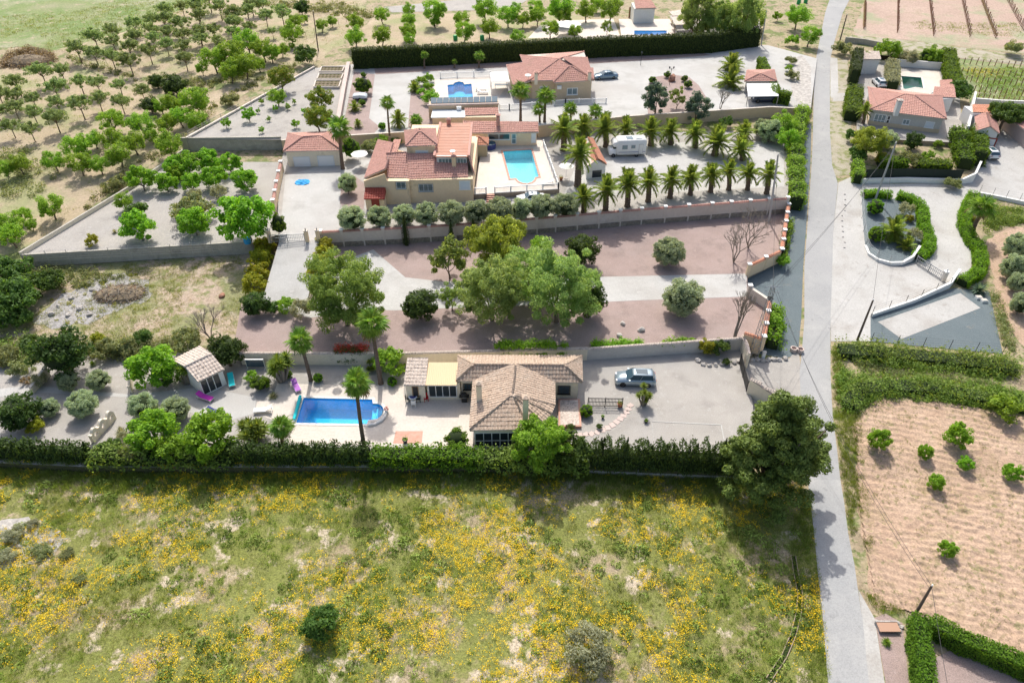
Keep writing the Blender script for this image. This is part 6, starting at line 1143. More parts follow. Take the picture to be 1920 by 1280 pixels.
yw = px([(1633,594),(1712,568),(1778,540),(1792,522)]); yz = [float(T(*p)) for p in yw]; wall_run('yard_wall', 'white wall rising to the gate beside the dark gravel yard', yw, [z_-.2 for z_ in yz], [yz[0]+.5,yz[1]+.6,yz[2]+.9,yz[3]+1.5], .28, 'plaster_white', 'plaster_white', .03, .04); fence('wire fence on top of the white yard wall', yw[:3], 1.7, 6, 'dark_paint')
a_, b_ = G(1716,494), G(1764,525); bar_gate('grey sliding gate of the white drive', a_, b_, 1.2, 'grey_metal', 16); pillar('gate_pillar', 'pale pillar at the end of the sliding gate', G(1767,527), 1.5, .5, 'plaster_grey', 'plaster_white')
fw_ = px([(1612,344),(1700,342),(1800,345),(1822,342),(1830,325)]); fz = [float(T(*p)) for p in fw_]; wall_run('fence_wall', 'low white wall with curled end below the fenced garden', fw_, [z_-.1 for z_ in fz], [fz[0]+.8,fz[1]+.8,fz[2]+.8,fz[3]+1.6,fz[4]+2.1], .28, 'plaster_white', 'plaster_white', .03, .04)
M('screen_dark', [(.03,.04,.03)], rough=.8); fence('dark screened fence above the low white garden wall', px([(1618,341),(1700,339),(1798,342)]), 2.2, 8, 'dark_paint', mesh='screen_dark')
rw = px([(1834,366),(1880,375),(1960,392)]); rz_ = [float(T(*p)) for p in rw]; wall_run('yard_wall', 'white low wall behind the leaning palm', rw, [z_-.2 for z_ in rz_], [z_+.5 for z_ in rz_], .28, 'plaster_white', 'plaster_white', .03, .04); fence('wire fence on the wall behind the leaning palm', rw, 1.7, 6)
pw = px([(1676,124),(1762,131)], 3.6); wall_run('pool_wall', 'white wall behind the green pool', pw, 3.6, 5.0, .28, 'plaster_white', 'plaster_white', .03, .05)
ww_ = px([(1806,262),(1814,225),(1820,196)]); wz_ = [float(T(*p)) for p in ww_]; wall_run('yard_wall', 'tall white wall on the left of the far right yard', ww_, [z_-.1 for z_ in wz_], [z_+2.4 for z_ in wz_], .3, 'plaster_white', 'plaster_white', .03, .05); ww_ = px([(1822,200),(1870,204),(1980,208)]); wz_ = [float(T(*p)) for p in ww_]; wall_run('yard_wall', 'long white wall behind the flat topped tree', ww_, [z_-.1 for z_ in wz_], [z_+1.6 for z_ in wz_], .3, 'plaster_white', 'plaster_white', .03, .05)
fence('dark fence posts across the lower edge of the dark gravel yard', px([(1632,642),(1750,653),(1878,664)]), 1.5, 6, 'dark_paint'); fence('thin wire fence along the front wall of the walled lot', PP([(52,491),(200,483),(475,468)], 2.4), 1.6, 12, z=2.4); fence('green wire fence on the slanting side of the upper lot', PP([(356,262),(590,131)], 4.75), 1.5, 10, z=4.75)
fence('field fence below the hedges in front of the pool', PP([(430,872),(700,874)], -.3), 1.4, 9, z=-.3); fence('field fence below the spiky cypress hedge', PP([(1110,880),(1370,890)], -.3), 1.4, 7, z=-.3); fence('far fence beside the sandy path left of the long hedge', px([(480,120),(560,80),(650,42)]), 1.5, 12, 'rust')
kw = PP([(-60,864),(60,872),(180,878)], -.6); wall_run('field_wall', 'low rough wall below the left cypress hedge', kw, -1, -.35, .18, 'block_grey'); kw = PP([(1100,884),(1380,896)], -.7); wall_run('field_wall', 'low rough wall below the spiky cypress hedge', kw, -1, -.45, .16, 'block_grey')
wt = px([(1583,80),(1620,84),(1660,92)]); wz_ = [float(T(*p)) for p in wt]; wall_run('track_wall', 'grey retaining wall below the farm track bend', wt, [z_-.5 for z_ in wz_], [z_+1.2 for z_ in wz_], .3, 'block_grey')
# ================================================================ meadow, weeds, scrub, vines
def vnoise(x, y, s, seed):
    rng = np.random.default_rng(seed); g = rng.random((256,256)); u = x/s+500; v = y/s+500; i = np.floor(u).astype(int); j = np.floor(v).astype(int); f = u-i; h = v-j; f = f*f*(3-2*f); h = h*h*(3-2*h)
    a = g[i%256,j%256]; b = g[(i+1)%256,j%256]; c = g[i%256,(j+1)%256]; d = g[(i+1)%256,(j+1)%256]; return (a*(1-f)+b*f)*(1-h)+(c*(1-f)+d*f)*h
def scatter(rng, poly, n):
    poly = np.array(poly); lo = poly.min(0); hi = poly.max(0); P = rng.uniform(lo, hi, (n,2)); return P[inside(poly, P[:,0], P[:,1])]
def blades(rng, B, L, lean, wid):
    """thin blades rooted at B (N x 3)"""
    n = len(B); a = rng.uniform(0, 6.283, n); d = np.stack([np.cos(a)*lean, np.sin(a)*lean, np.ones(n)], 1); d /= np.linalg.norm(d, axis=1, keepdims=True)
    s = np.stack([-np.sin(a), np.cos(a), np.zeros(n)], 1)*wid[:,None]; e = B+d*L[:,None]; V = np.stack([B-s*.6, e*.5+B*.5-s*.5, e, e*.5+B*.5+s*.5], 1).reshape(-1,3); return V, np.arange(4*n).reshape(-1,4)
def stuff(name, label, V, F, mat, cat='grass', tint=None):
    o = link(name, mdata(name, V, F, mat)); tag(o, label, cat, kind='stuff')
    if tint is None and len(LAST) and len(LAST[0])*4 == len(V): tint = np.repeat(LAST[0], 4)
    if tint is not None: at = o.data.attributes.new('tint', 'FLOAT', 'POINT'); at.data.foreach_set('value', tint.astype(np.float32))
    return o
LAST = []
def join(parts):
    V = []; F = []; k = 0
    for v, f in parts: V.append(v); F.append(f+k); k += len(v)
    return np.concatenate(V), np.concatenate(F)
rng = np.random.default_rng(77)
def tufts(rng, C, per, rad, L, wid, lean, z=None):
    n = len(C); z = T(C[:,0], C[:,1]) if z is None else z; idx = np.repeat(np.arange(n), per); a = rng.uniform(0, 6.283, len(idx)); r = rad[idx]*np.sqrt(rng.random(len(idx)))
    B = np.stack([C[idx,0]+np.cos(a)*r, C[idx,1]+np.sin(a)*r, z[idx]-.02], 1); Lh = L[idx]*rng.uniform(.5,1.15,len(idx)); Vq, Fq = blades(rng, B, Lh, np.abs(lean*rng.normal(0,1,len(idx))), wid*rng.uniform(.7,1.3,len(idx))); LAST[:] = [(np.clip((vnoise(C[:,0],C[:,1],1.3,int(n)%50)-.5)*1.3+.5,0,1)*.5+rng.random(n)*.5)[idx]]; return Vq, Fq
MEAD = PP([(-140,1320),(1557,1320),(1553,1280),(1521,945),(1508,900),(1400,896),(1100,882),(180,882),(-140,872)], -1)
# green mounds of grass
C = scatter(rng, MEAD, 9000); keep = vnoise(C[:,0],C[:,1],5.5,3)*.5+vnoise(C[:,0],C[:,1],1.8,4)*.5 > .43; C = C[keep]; n = len(C); rad = (.09+.5*rng.random(n)**2.2)*(.7+.8*vnoise(C[:,0],C[:,1],8,5)); sel = vnoise(C[:,0],C[:,1],9,8)+rng.normal(0,.1,n)
for nm, lab, m_, mat in (('meadow_grass','olive green grass tufts covering the meadow', sel < .52, 'grass_green'),('lush_grass','darker lush grass tufts in the meadow', sel >= .52, 'grass_lush')):
    stuff(nm, lab, *tufts(rng, C[m_], 38, rad[m_], rad[m_]*1.0+.14, .017, .7), mat)
C = scatter(rng, MEAD, 1500); C = C[vnoise(C[:,0],C[:,1],6,3)*.6+vnoise(C[:,0],C[:,1],2.5,4)*.4 > .42]; n = len(C); cr_ = .28+.62*rng.random(n)**1.8; hf = rng.random(n) < .5
for nm, lab, m_, mat in (('grass_clumps','rounded yellow green grass clumps standing out of the meadow', hf, 'clump_green'),('grass_clumps','rounded deep green grass clumps standing out of the meadow', ~hf, 'clump_lush')):
    cc = C[m_]; rr_ = cr_[m_]*.85; per_ = 80; P, N = crown_pts(rng, [((x_, y_, -1.0+.12*r_), r_) for (x_, y_), r_ in zip(cc, rr_)], per_, .72, .75); P[:,2] = np.maximum(P[:,2], -.97); szs = np.repeat(np.clip(rr_*.5,.14,.32), per_)[:,None]; V_, F_ = leaf_quads(rng, P, N, szs, .28, (0,0,1)); stuff(nm, lab, V_, F_, mat, tint=np.repeat(rng.random(len(cc)), per_*4))
C = scatter(rng, MEAD, 40000); keep = vnoise(C[:,0],C[:,1],2.2,13)*.6+vnoise(C[:,0],C[:,1],9,14)*.4 > .38; C = C[keep]; n = len(C); stuff('short_grass', 'short yellowish grass between the meadow tufts', *tufts(rng, C, 5, np.full(n,.13), np.full(n,.20), .020, .8), 'grass_green')
C = scatter(rng, MEAD, 12000); keep = vnoise(C[:,0],C[:,1],4,23)*.6+vnoise(C[:,0],C[:,1],1.3,24)*.4 > .50; C = C[keep]; n = len(C); stuff('dry_grass', 'straw coloured dry grass in the meadow', *tufts(rng, C, 5, np.full(n,.16), np.full(n,.28), .014, .6), 'grass_dry')
C = scatter(rng, MEAD, 900); C = C[vnoise(C[:,0],C[:,1],7,33) > .62]; n = len(C); stuff('sage_tufts', 'grey green herb tufts in the meadow', *tufts(rng, C, 46, rng.uniform(.2,.5,n), rng.uniform(.25,.45,n), .018, .9), 'grass_sage')
# yellow flowers
C = scatter(rng, MEAD, 26000); fz_ = vnoise(C[:,0],C[:,1],6.5,43)*.55+vnoise(C[:,0],C[:,1],2.0,44)*.45; C = C[fz_+rng.normal(0,.10,len(C)) > .585]; n = len(C); idx = np.repeat(np.arange(n), 9)
B = np.stack([C[idx,0]+rng.normal(0,.14,len(idx)), C[idx,1]+rng.normal(0,.14,len(idx)), T(C[idx,0],C[idx,1])+rng.uniform(.2,.42,len(idx))], 1); N = np.tile([0,-.25,1.0],(len(B),1))+rng.normal(0,.35,(len(B),3)); N /= np.linalg.norm(N,axis=1,keepdims=True); stuff('yellow_flowers', 'yellow wild flowers spread in drifts over the meadow', *leaf_quads(rng, B, N, .082, .9), 'petal_yellow', 'flowers')
# tall weeds in the shade of the hedges
C = scatter(rng, PP([(-140,872),(180,880),(700,884),(1100,884),(1395,898),(1395,950),(1100,925),(300,930),(-140,905)], -1), 3000); n = len(C); stuff('tall_weeds', 'tall dark weeds along the foot of the hedges', *tufts(rng, C, 22, rng.uniform(.2,.45,n), rng.uniform(.35,.8,n), .026, .45), 'leaf_weed', 'weeds')
C = scatter(rng, PP([(-140,872),(180,886),(700,888),(1100,890),(1395,900),(1395,914),(1100,904),(180,900),(-140,886)], -1), 2200); n = len(C); stuff('bank_weeds', 'dense dark weeds on the little bank below the hedges', *tufts(rng, C, 24, rng.uniform(.2,.45,n), rng.uniform(.4,.9,n), .028, .5, np.full(n,-1.0)), 'leaf_weed', 'weeds')
# road verge weeds
vr = px([(1560,650),(1605,660),(1612,780),(1618,860),(1626,950),(1648,1120),(1700,1150),(1650,1152),(1613,1110),(1592,980),(1575,860),(1564,780)]); C = scatter(rng, vr, 12000); C = C[vnoise(C[:,0],C[:,1],2.2,53) > .25]; n = len(C); stuff('verge_weeds', 'green weeds on the verge right of the road', *tufts(rng, C, 16, rng.uniform(.12,.3,n), rng.uniform(.2,.45,n), .024, .6), 'grass_lush', 'weeds')
vr = px([(1500,905),(1520,945),(1526,1000),(1532,1060),(1543,1160),(1556,1300),(1500,1300),(1480,1050)]); C = scatter(rng, vr, 2600); n = len(C); stuff('verge_weeds', 'rank green weeds on the verge left of the road', *tufts(rng, C, 16, rng.uniform(.15,.35,n), rng.uniform(.2,.5,n), .024, .6), 'grass_lush', 'weeds')
def scrub_mass(name, label, poly, n, r0, r1, mat, seed, per=70, leaf=.16, flat=.75, cat='scrub'):
    rg = np.random.default_rng(seed); C = scatter(rg, poly, n*3)[:n]; ps = []
    cl = [((c[0], c[1], float(T(c[0],c[1]))+r*rg.uniform(.2,.6)), r) for c, r in zip(C, r0+(r1*1.25-r0)*rg.random(len(C))**2.2)]; P, N = crown_pts(rg, cl, per, flat, .5); P[:,2] = np.maximum(P[:,2], T(P[:,0],P[:,1])+.02); return stuff(name, label, *leaf_quads(rg, P, N, leaf, .5), mat, cat)
scrub_mass('bank_scrub', 'thick dark scrub on the bank below the dark gravel yard', px([(1566,652),(1700,660),(1900,672),(1912,702),(1860,712),(1720,696),(1566,672)]), 240, .4, 1.1, 'leaf_weed', 1, 100, .2); scrub_mass('bank_scrub', 'thick green scrub on the bank above the ploughed field', px([(1566,690),(1640,712),(1750,712),(1930,740),(1960,778),(1880,770),(1760,752),(1640,750),(1590,780),(1570,740)]), 380, .35, 1.0, 'leaf_weed', 2, 90, .2)
scrub_mass('bank_grass', 'tan and green rough grass between the two scrub banks', px([(1600,675),(1720,700),(1860,715),(1915,740),(1750,712),(1620,705)]), 380, .2, .5, 'leaf_scrub', 3, 40, .16)
scrub_mass('track_scrub', 'scrub strip beside the sandy track', px([(1856,550),(1872,560),(1905,660),(1885,664)]), 120, .35, .8, 'leaf_scrub', 4, 60, .18); scrub_mass('garden_scrub', 'green shrubbery behind the leaning palm', px([(1840,385),(1925,395),(1925,420),(1870,430),(1848,440)]), 120, .5, 1.0, 'leaf_weed', 5, 80, .2)
scrub_mass('lot_scrub', 'dark scrub at the left edge below the walled lot', px([(-60,520),(50,500),(110,520),(70,560),(30,590),(-60,600)]), 60, .5, 1.2, 'leaf_weed', 6, 90, .26); scrub_mass('lot_scrub', 'grey green scrub along the foot of the lot wall', px([(55,505),(120,502),(240,520),(160,540),(80,545)]), 130, .3, .9, 'leaf_scrub', 7, 60, .2)
scrub_mass('garden_edge_scrub', 'olive green broom bushes behind the lower garden', px([(-60,655),(60,650),(200,645),(330,635),(340,655),(250,672),(150,672),(40,685),(-60,690)]), 230, .45, 1.05, 'leaf_scrub', 8, 90, .22); scrub_mass('garden_edge_scrub', 'green shrubs among the broom behind the lower garden', px([(-60,640),(40,640),(80,655),(60,680),(-60,690)]), 60, .6, 1.3, 'leaf_weed', 9, 90, .24)
scrub_mass('gully_scrub', 'grey green scrub line between the two orchards', px([(108,102),(180,120),(260,148),(400,150),(470,132),(480,142),(400,165),(300,165),(170,130)]), 200, .5, 1.2, 'leaf_scrub', 10, 60, .3); scrub_mass('gully_scrub', 'scrub bank on the left frame edge below the orchard', px([(-60,272),(60,280),(130,298),(120,330),(60,372),(-60,360)]), 110, .6, 1.3, 'leaf_scrub', 11, 60, .3); scrub_mass('gully_scrub', 'dark brush heap beside the far meadow', px([(12,105),(50,93),(95,100),(105,115),(60,130),(0,128)]), 160, .6, 1.2, 'leaf_dead', 12, 70, .3)
scrub_mass('slope_scrub', 'scrub along the slanting lot wall', px([(225,340),(340,275),(350,262),(345,255),(215,330),(150,390),(170,395)]), 90, .4, .9, 'leaf_scrub', 13, 60, .26); scrub_mass('slope_scrub', 'weeds below the upper gravel lot fence', px([(362,240),(480,165),(575,118),(560,112),(430,175),(350,235)]), 120, .4, 1.0, 'leaf_scrub', 14, 60, .3); scrub_mass('field_scrub', 'bushes on the far field edge beyond the small trees', px([(480,0),(640,8),(700,25),(690,40),(600,25),(480,12)]), 130, .6, 1.4, 'leaf_scrub', 15, 60, .35)
scrub_mass('wall_ivy', 'bright green creeper hanging over the cream wall behind the house', px([(930,660),(1010,656),(1062,660),(1060,668),(930,668)], .9), 90, .3, .6, 'leaf_fig', 16, 70, .2, .9, 'creeper'); o_ = bpy.data.objects['wall_ivy']
for v in (0,): o_.location.z += .9
scrub_mass('wall_creeper', 'bright green creeper on the grey wall behind the parking', px([(1112,640),(1205,634),(1206,642),(1115,650)], 1.6), 70, .3, .55, 'leaf_fig', 17, 70, .2, .9, 'creeper'); scrub_mass('wall_creeper', 'small bright creeper further right on the grey wall', px([(1238,636),(1302,632),(1302,639),(1240,643)], 1.6), 36, .25, .5, 'leaf_fig', 18, 60, .2, .9, 'creeper')
sb_ = scrub_mass('flowering_creeper', 'red flowering creeper on the cream wall behind the pool', px([(634,668),(690,666),(690,674),(634,676)], .5), 50, .3, .6, 'petal_red', 19, 34, .16, .9, 'creeper'); sb_.location.z += .7
sb_ = scrub_mass('flowering_creeper', 'leaves of the red flowering creeper on the cream wall', px([(634,670),(690,668),(690,676),(634,678)], .5), 50, .3, .6, 'leaf_dark', 20, 60, .16, .9, 'creeper'); sb_.location.z += .5
C = scatter(rng, px([(-60,560),(50,505),(470,482),(460,560),(440,638),(330,640),(0,655)]), 5200); C = C[vnoise(C[:,0],C[:,1],5,63)*.6+vnoise(C[:,0],C[:,1],1.7,64)*.4 > .45]; n = len(C); stuff('lot_grass', 'patchy grass on the vacant lot', *tufts(rng, C, 16, rng.uniform(.2,.6,n), rng.uniform(.15,.35,n), .03, .8), 'grass_green')
C = scatter(rng, px([(-60,560),(50,505),(470,482),(460,560),(440,638),(330,640),(0,655)]), 2600); n = len(C); stuff('lot_straw', 'dry straw on the vacant lot', *tufts(rng, C, 8, rng.uniform(.2,.5,n), rng.uniform(.15,.3,n), .025, .8), 'grass_dry')
C = scatter(rng, px([(-60,0),(400,0),(310,42),(230,60),(120,92),(-60,92)]), 2600); C = C[vnoise(C[:,0],C[:,1],14,73) > .42]; n = len(C); stuff('hill_grass', 'rough grass tufts on the far meadow', *tufts(rng, C, 12, rng.uniform(.4,1.0,n), rng.uniform(.25,.5,n), .06, .8), 'grass_green')
C = scatter(rng, px([(1800,116),(1925,130),(1925,198),(1830,196)]), 1800); C = C[vnoise(C[:,0],C[:,1],6,83) > .36]; n = len(C); stuff('vineyard_weeds', 'green weeds between the right vineyard posts', *tufts(rng, C, 14, rng.uniform(.3,.7,n), rng.uniform(.25,.5,n), .05, .8), 'grass_lush', 'weeds'); C = C[vnoise(C[:,0],C[:,1],5,84) > .62]; n = len(C); idx = np.repeat(np.arange(n),5)
B = np.stack([C[idx,0]+rng.normal(0,1.2,len(idx)),C[idx,1]+rng.normal(0,1.2,len(idx)),T(C[idx,0],C[idx,1])+.4],1); N = np.tile([0,-.3,1.],(len(B),1)); stuff('yellow_flowers', 'yellow flowers among the right vineyard weeds', *leaf_quads(rng,B,N,.12,.9), 'petal_yellow', 'flowers')
C = scatter(rng, px([(1622,30),(1900,30),(1920,70),(1625,60)]), 900); C = C[vnoise(C[:,0],C[:,1],9,93) > .5]; n = len(C); stuff('vine_grass', 'green grass between the far vine rows', *tufts(rng, C, 14, rng.uniform(.5,1.0,n), rng.uniform(.2,.4,n), .06, .8), 'grass_lush')
# ploughed field: real furrows
pf = np.array(px([(1603,792),(1642,755),(1760,755),(1930,778),(2120,800),(2120,1290),(1950,1236),(1790,1184),(1700,1146),(1642,1136),(1610,960)])); gx = np.arange(pf[:,0].min(), pf[:,0].max(), .2); gy = np.arange(pf[:,1].min(), pf[:,1].max(), .11); XX, YY = np.meshgrid(gx, gy)
xr_ = XX-np.interp(YY, [30,36,42,48,55,60], [20.5,21.6,22.8,24.0,26.5,29]); bend = 7*np.exp(-np.clip(xr_,0,None)/1.6); q_ = YY+.30*XX-bend; q_ = q_+.5*(vnoise(XX,YY,4,7)-.5)+.25*(vnoise(XX,YY,1.2,8)-.5); zz = .045*np.sin(q_*2*math.pi/.85)*(.1+1.1*vnoise(XX,YY,2.0,9))+.24*(vnoise(XX,YY,.38,5)-.5)*vnoise(XX,YY,3,15)+.06*(vnoise(XX,YY,1.7,6)-.5); ins = inside(pf, XX.ravel(), YY.ravel()).reshape(XX.shape)
I = np.arange(XX.size).reshape(XX.shape); fq = np.stack([I[:-1,:-1],I[:-1,1:],I[1:,1:],I[1:,:-1]],-1).reshape(-1,4); okf = ins.ravel()[fq].all(1); Vf = np.stack([XX,YY,T0(XX,YY)+.12+zz],-1).reshape(-1,3); used, inv = np.unique(fq[okf], return_inverse=True); o_ = link('furrows', mdata('furrows', Vf[used], inv.reshape(-1,4), 'plough', True), bpy.data.objects['ploughed_field']); tag(o_, kind='stuff')
C = scatter(rng, pf, 6500); C = C[vnoise(C[:,0],C[:,1],2.5,103)*.6+vnoise(C[:,0],C[:,1],.8,104)*.4 > .46]; n = len(C); stuff('field_weeds', 'small weeds dotted along the furrows', *tufts(rng, C, 10, rng.uniform(.06,.22,n), rng.uniform(.1,.28,n), .022, .8, T(C[:,0],C[:,1])+.12), 'leaf_scrub', 'weeds')
plant('shrub', 570+31, 1168, 70, 'solitary dark round bush in the meadow', 'shrub', name='meadow_bush'); plant('grey_shrub', 1105, 1210, 90, 'grey half dead bush in the meadow', 'shrub', name='grey_bush', zs=.8)
for q_, (poly, nn) in enumerate((([(110,95),(230,62),(330,22),(450,0),(680,0),(650,70),(590,120),(400,148),(290,146),(170,116)],3000),([(-60,160),(0,125),(100,125),(250,150),(330,212),(230,340),(50,465),(-60,480)],3000))):
    C = scatter(rng, px(poly), nn); C = C[vnoise(C[:,0],C[:,1],8,110+q_)*.6+vnoise(C[:,0],C[:,1],2.5,120+q_)*.4 > .44]; n = len(C); stuff('orchard_weeds', ('thin green weeds under the upper orchard trees','thin green weeds under the lower orchard trees')[q_], *tufts(rng, C, 12, rng.uniform(.3,.8,n), rng.uniform(.15,.35,n), .04, .8), 'grass_green', 'weeds')
# vines
POST = MB().box(-.06,.06,-.06,.06,-.1,1.6).mesh('vine_post', 'rust'); VINE = MB()
rg_ = np.random.default_rng(4); P_, N_ = crown_pts(rg_, [((0,0,.75),.28),((.25,0,.6),.22),((-.2,0,.9),.22)], 24); vv, ff_ = leaf_quads(rg_, P_, N_, .16, .6); VINE_ME = mdata('vine', vv, ff_, 'leaf_dead')
def vine_row(label, a, b, n, group, h=1.0, vine=False):
    p, q = G(*a), G(*b); t = thing('vine_row', label, 'vine row', p, 0, group)
    for k in range(n): s = p.lerp(q, k/(n-1)); o = link('post', POST, t); o.location = (s.x-p.x, s.y-p.y, float(T(s.x,s.y))-p.z); o.scale = (1,1,h*(.85+.3*((k*37)%7)/7)); o.rotation_euler = (.06*math.sin(k*3.1), .06*math.cos(k*2.3), 0)
    MB().tube([(0,0,1.1*h),(q.x-p.x,q.y-p.y,1.1*h+q.z-p.z)], .015, 4).build('wire', 'grey_metal', t)
    if vine:
        for k in range(0, n): s = p.lerp(q, (k+.4)/n); o = link('vine', VINE_ME, t); o.location = (s.x-p.x, s.y-p.y, s.z-p.z-.1)
for i, (a, b, v) in enumerate([((1619,55),(1621,8),True),((1682,62),(1683,0),False),((1750,68),(1742,0),False),((1818,70),(1802,-4),False),((1866,72),(1838,-2),True),((1918,58),(1885,-4),False),((1960,60),(1915,-4),False)]): vine_row(ORD[i+1]+' vine row from the road in the far reddish vineyard', a, b, 24, 'far vine rows', 1, v)
for i, y in enumerate((124,142,158,176,192)): vine_row(ORD[i+1]+' row of stakes from the back in the weedy vineyard', (1795+i*7, y-4), (1935, y+6), 13, 'weedy vineyard rows', .9)
# ================================================================ vehicles
def paint(name, col, metal=.3): return M(name, [col], rough=.28, metal=metal, spec=.5, coat=.6)
paint('paint_silver', (.34,.42,.47), .5); paint('paint_blue', (.20,.28,.34), .5); paint('paint_white', (.75,.76,.76), 0); paint('paint_dark', (.03,.045,.08), .3); M('tyre', [(.02,.02,.02)], rough=.8); M('rim', [(.4,.4,.42)], rough=.3, metal=.8); M('lamp_red', [(.35,.02,.02)], rough=.2); M('lamp_clear', [(.7,.72,.74)], rough=.1)
M('plastic_cream', [(.70,.69,.65)], rough=.4); M('fabric_turquoise', [(.02,.52,.55)], rough=.8); M('fabric_magenta', [(.55,.05,.42)], rough=.8); M('fabric_purple', [(.42,.16,.50)], rough=.8); M('fabric_blue', [(.02,.32,.72),(.05,.42,.80)], 3, rough=.6, bump=.5, bscale=6); M('fabric_navy', [(.06,.07,.22)], rough=.8); M('fabric_red', [(.5,.01,.02)], rough=.7)
M('terracotta', [(.42,.16,.09),(.48,.21,.13)], 3, rough=.8); M('rock', [(.38,.35,.32),(.50,.47,.43)], 2, (4,.7,1.2), coord='obj', bump=.8, bscale=4); M('rock_red', [(.36,.17,.11),(.46,.25,.17)], 2, (4,.7,1.2), coord='obj', bump=.8, bscale=4); M('green_plastic', [(.03,.32,.10)], rough=.5); M('pole_wood', [(.12,.085,.07),(.17,.125,.10)], 2, coord='obj'); M('pole_concrete', [(.42,.41,.39)], rough=.8); M('cable', [(.06,.06,.06)], rough=.7); M('soil_bed', [(.16,.12,.08),(.24,.19,.12)], 2, (5,.7,1.2), bump=.6, bscale=6); M('rubber_mat', [(.42,.26,.18)], rough=.9)
def loft(b, secs):
    k0 = len(b.V); n = len(secs[0])
    for s in secs: b.V += [tuple(p) for p in s]
    for i in range(len(secs)-1):
        for j in range(n): b.F.append((k0+i*n+j, k0+i*n+(j+1)%n, k0+(i+1)*n+(j+1)%n, k0+(i+1)*n+j))
    b.F.append(tuple(k0+j for j in range(n))[::-1]); b.F.append(tuple(k0+(len(secs)-1)*n+j for j in range(n)))
def wheel(t, x, y, r=.34, w=.22):
    b = MB(); s = 1 if y > 0 else -1
    def ring(prof, m, nm, par):
        q = MB(); q.lathe(prof, 18); me = MB(); me.add([(x+v[0], y+s*v[2], r+v[1]) for v in q.V], q.F); return me.build(nm, m, par)
    ty = ring([(r*.62,-w/2),(r*.93,-w/2),(r,-w*.35),(r,w*.35),(r*.93,w/2),(r*.62,w/2)], 'tyre', 'tyre', t); ring([(.05,w*.3),(r*.62,w*.42),(r*.62,w*.5),(r*.2,w*.5)], 'rim', 'rim', ty)
def car(label, px_, py_, ang, mat, L=4.6, Wd=1.85, Hh=1.6, kind='suv', name='car', loc=None, group=None):
    """front points to local -x"""
    p = loc or G(px_, py_); t = thing(name, label, 'car', p, ang, group); w = Wd/2; b = MB(); sh = Hh*.60; secs = []
    st = [(-.5,.50,.80,.33),(-.485,.86,.86,.40),(-.44,.95,.93,.52),(-.30,1,.98,.585),(-.2,1,1,.62),(.1,1,1,.635),(.34,1,1,.65),(.44,.98,.97,.655),(.485,.93,.90,.62),(.5,.80,.7,.50)] if kind != 'sedan' else [(-.5,.5,.75,.30),(-.485,.85,.84,.40),(-.43,.95,.93,.50),(-.28,1,.98,.60),(-.18,1,1,.645),(.12,1,1,.665),(.32,1,.98,.67),(.45,.96,.92,.665),(.49,.9,.86,.60),(.5,.7,.65,.45)]
    for f, wf, wt, zt in st:
        x = f*L; z1 = zt*Hh; z0 = .20 if abs(f) < .47 else .30; zm = z0+(z1-z0)*.55; secs.append([(x,-w*wf*.92,z0),(x,-w*wf,z0+.12),(x,-w*wf,zm),(x,-w*wt*.9,z1),(x,0,z1+.03),(x,w*wt*.9,z1),(x,w*wf,zm),(x,w*wf,z0+.12),(x,w*wf*.92,z0)])
    loft(b, secs); body = b.build('body', mat, t, True)
    bx0, bx1, tx0, tx1 = (-.235,.47,-.08,.40) if kind == 'suv' else (-.22,.36,-.06,.20)
    zb, zt = Hh*.615, Hh*.97; g = MB(); wb, wt_ = w*.90, w*.70; X = lambda f: f*L
    g.add([(X(bx0),-wb*.86,zb),(X(bx1),-wb*.86,zb+.03),(X(bx1),wb*.86,zb+.03),(X(bx0),wb*.86,zb),(X(bx0+.05),-wb,zb),(X(bx1-.06),-wb,zb+.03),(X(bx1-.06),wb,zb+.03),(X(bx0+.05),wb,zb),(X(tx0),-wt_,zt),(X(tx1),-wt_,zt-.02),(X(tx1),wt_,zt-.02),(X(tx0),wt_,zt)],
          [(0,3,11,8),(1,9,10,2),(0,8,4),(4,8,9,5),(5,9,1),(3,7,11),(7,6,10,11),(6,2,10)]); g.build('windows', 'glass_blue', t)
    r = MB(); loft(r, [[(X(f),-wt_*s_,zt-.05+dz),(X(f),-wt_*.8*s_,zt+.03+dz),(X(f),wt_*.8*s_,zt+.03+dz),(X(f),wt_*s_,zt-.05+dz)] for f, s_, dz in ((tx0-.01,1,-.03),(tx0+.05,1.03,.01),((tx0+tx1)/2,1.04,.03),(tx1-.04,1.02,.005),(tx1+.015,.97,-.04))]); rf = r.build('roof', mat, t, True)
    MB().box(X(tx0+.07),X(tx1-.12),-wt_*.62,wt_*.62,zt+.06,zt+.075).build('sunroof', 'glass_blue', rf)
    for s in (-1, 1):
        q = MB()
        for f0, f1 in ((bx0+.03,tx0),((bx0+bx1)/2-.02,(tx0+tx1)/2),(bx1-.03,tx1)): q.tube([(X(f0),s*wb*.985,zb),(X(f1),s*wt_*1.0,zt-.03)], .04, 5)
        q.build('pillars', mat, t); MB().box(X(bx0+.05),X(bx0+.05)+.18,s*w*1.0-.02 if s > 0 else -w-.16,s*w+.16 if s > 0 else -w+.02,zb+.02,zb+.16).build('mirror', mat, t)
        MB().box(-L*.487,-L*.435,s*w*.58-.16,s*w*.58+.16,Hh*.40,Hh*.49).build('headlight', 'lamp_clear', t); MB().box(L*.45,L*.497,s*w*.66-.15,s*w*.66+.15,Hh*.50,Hh*.60).build('taillight', 'lamp_red', t)
        for f in (-.31,.30): wheel(t, X(f), s*(w-.09), Hh*.215)
    MB().box(-L*.503,-L*.47,-w*.5,w*.5,.34,.55).build('grille', 'dark_paint', t); MB().box(L*.47,L*.502,-w*.75,w*.75,.3,.48).build('bumper', 'dark_paint', t); return t
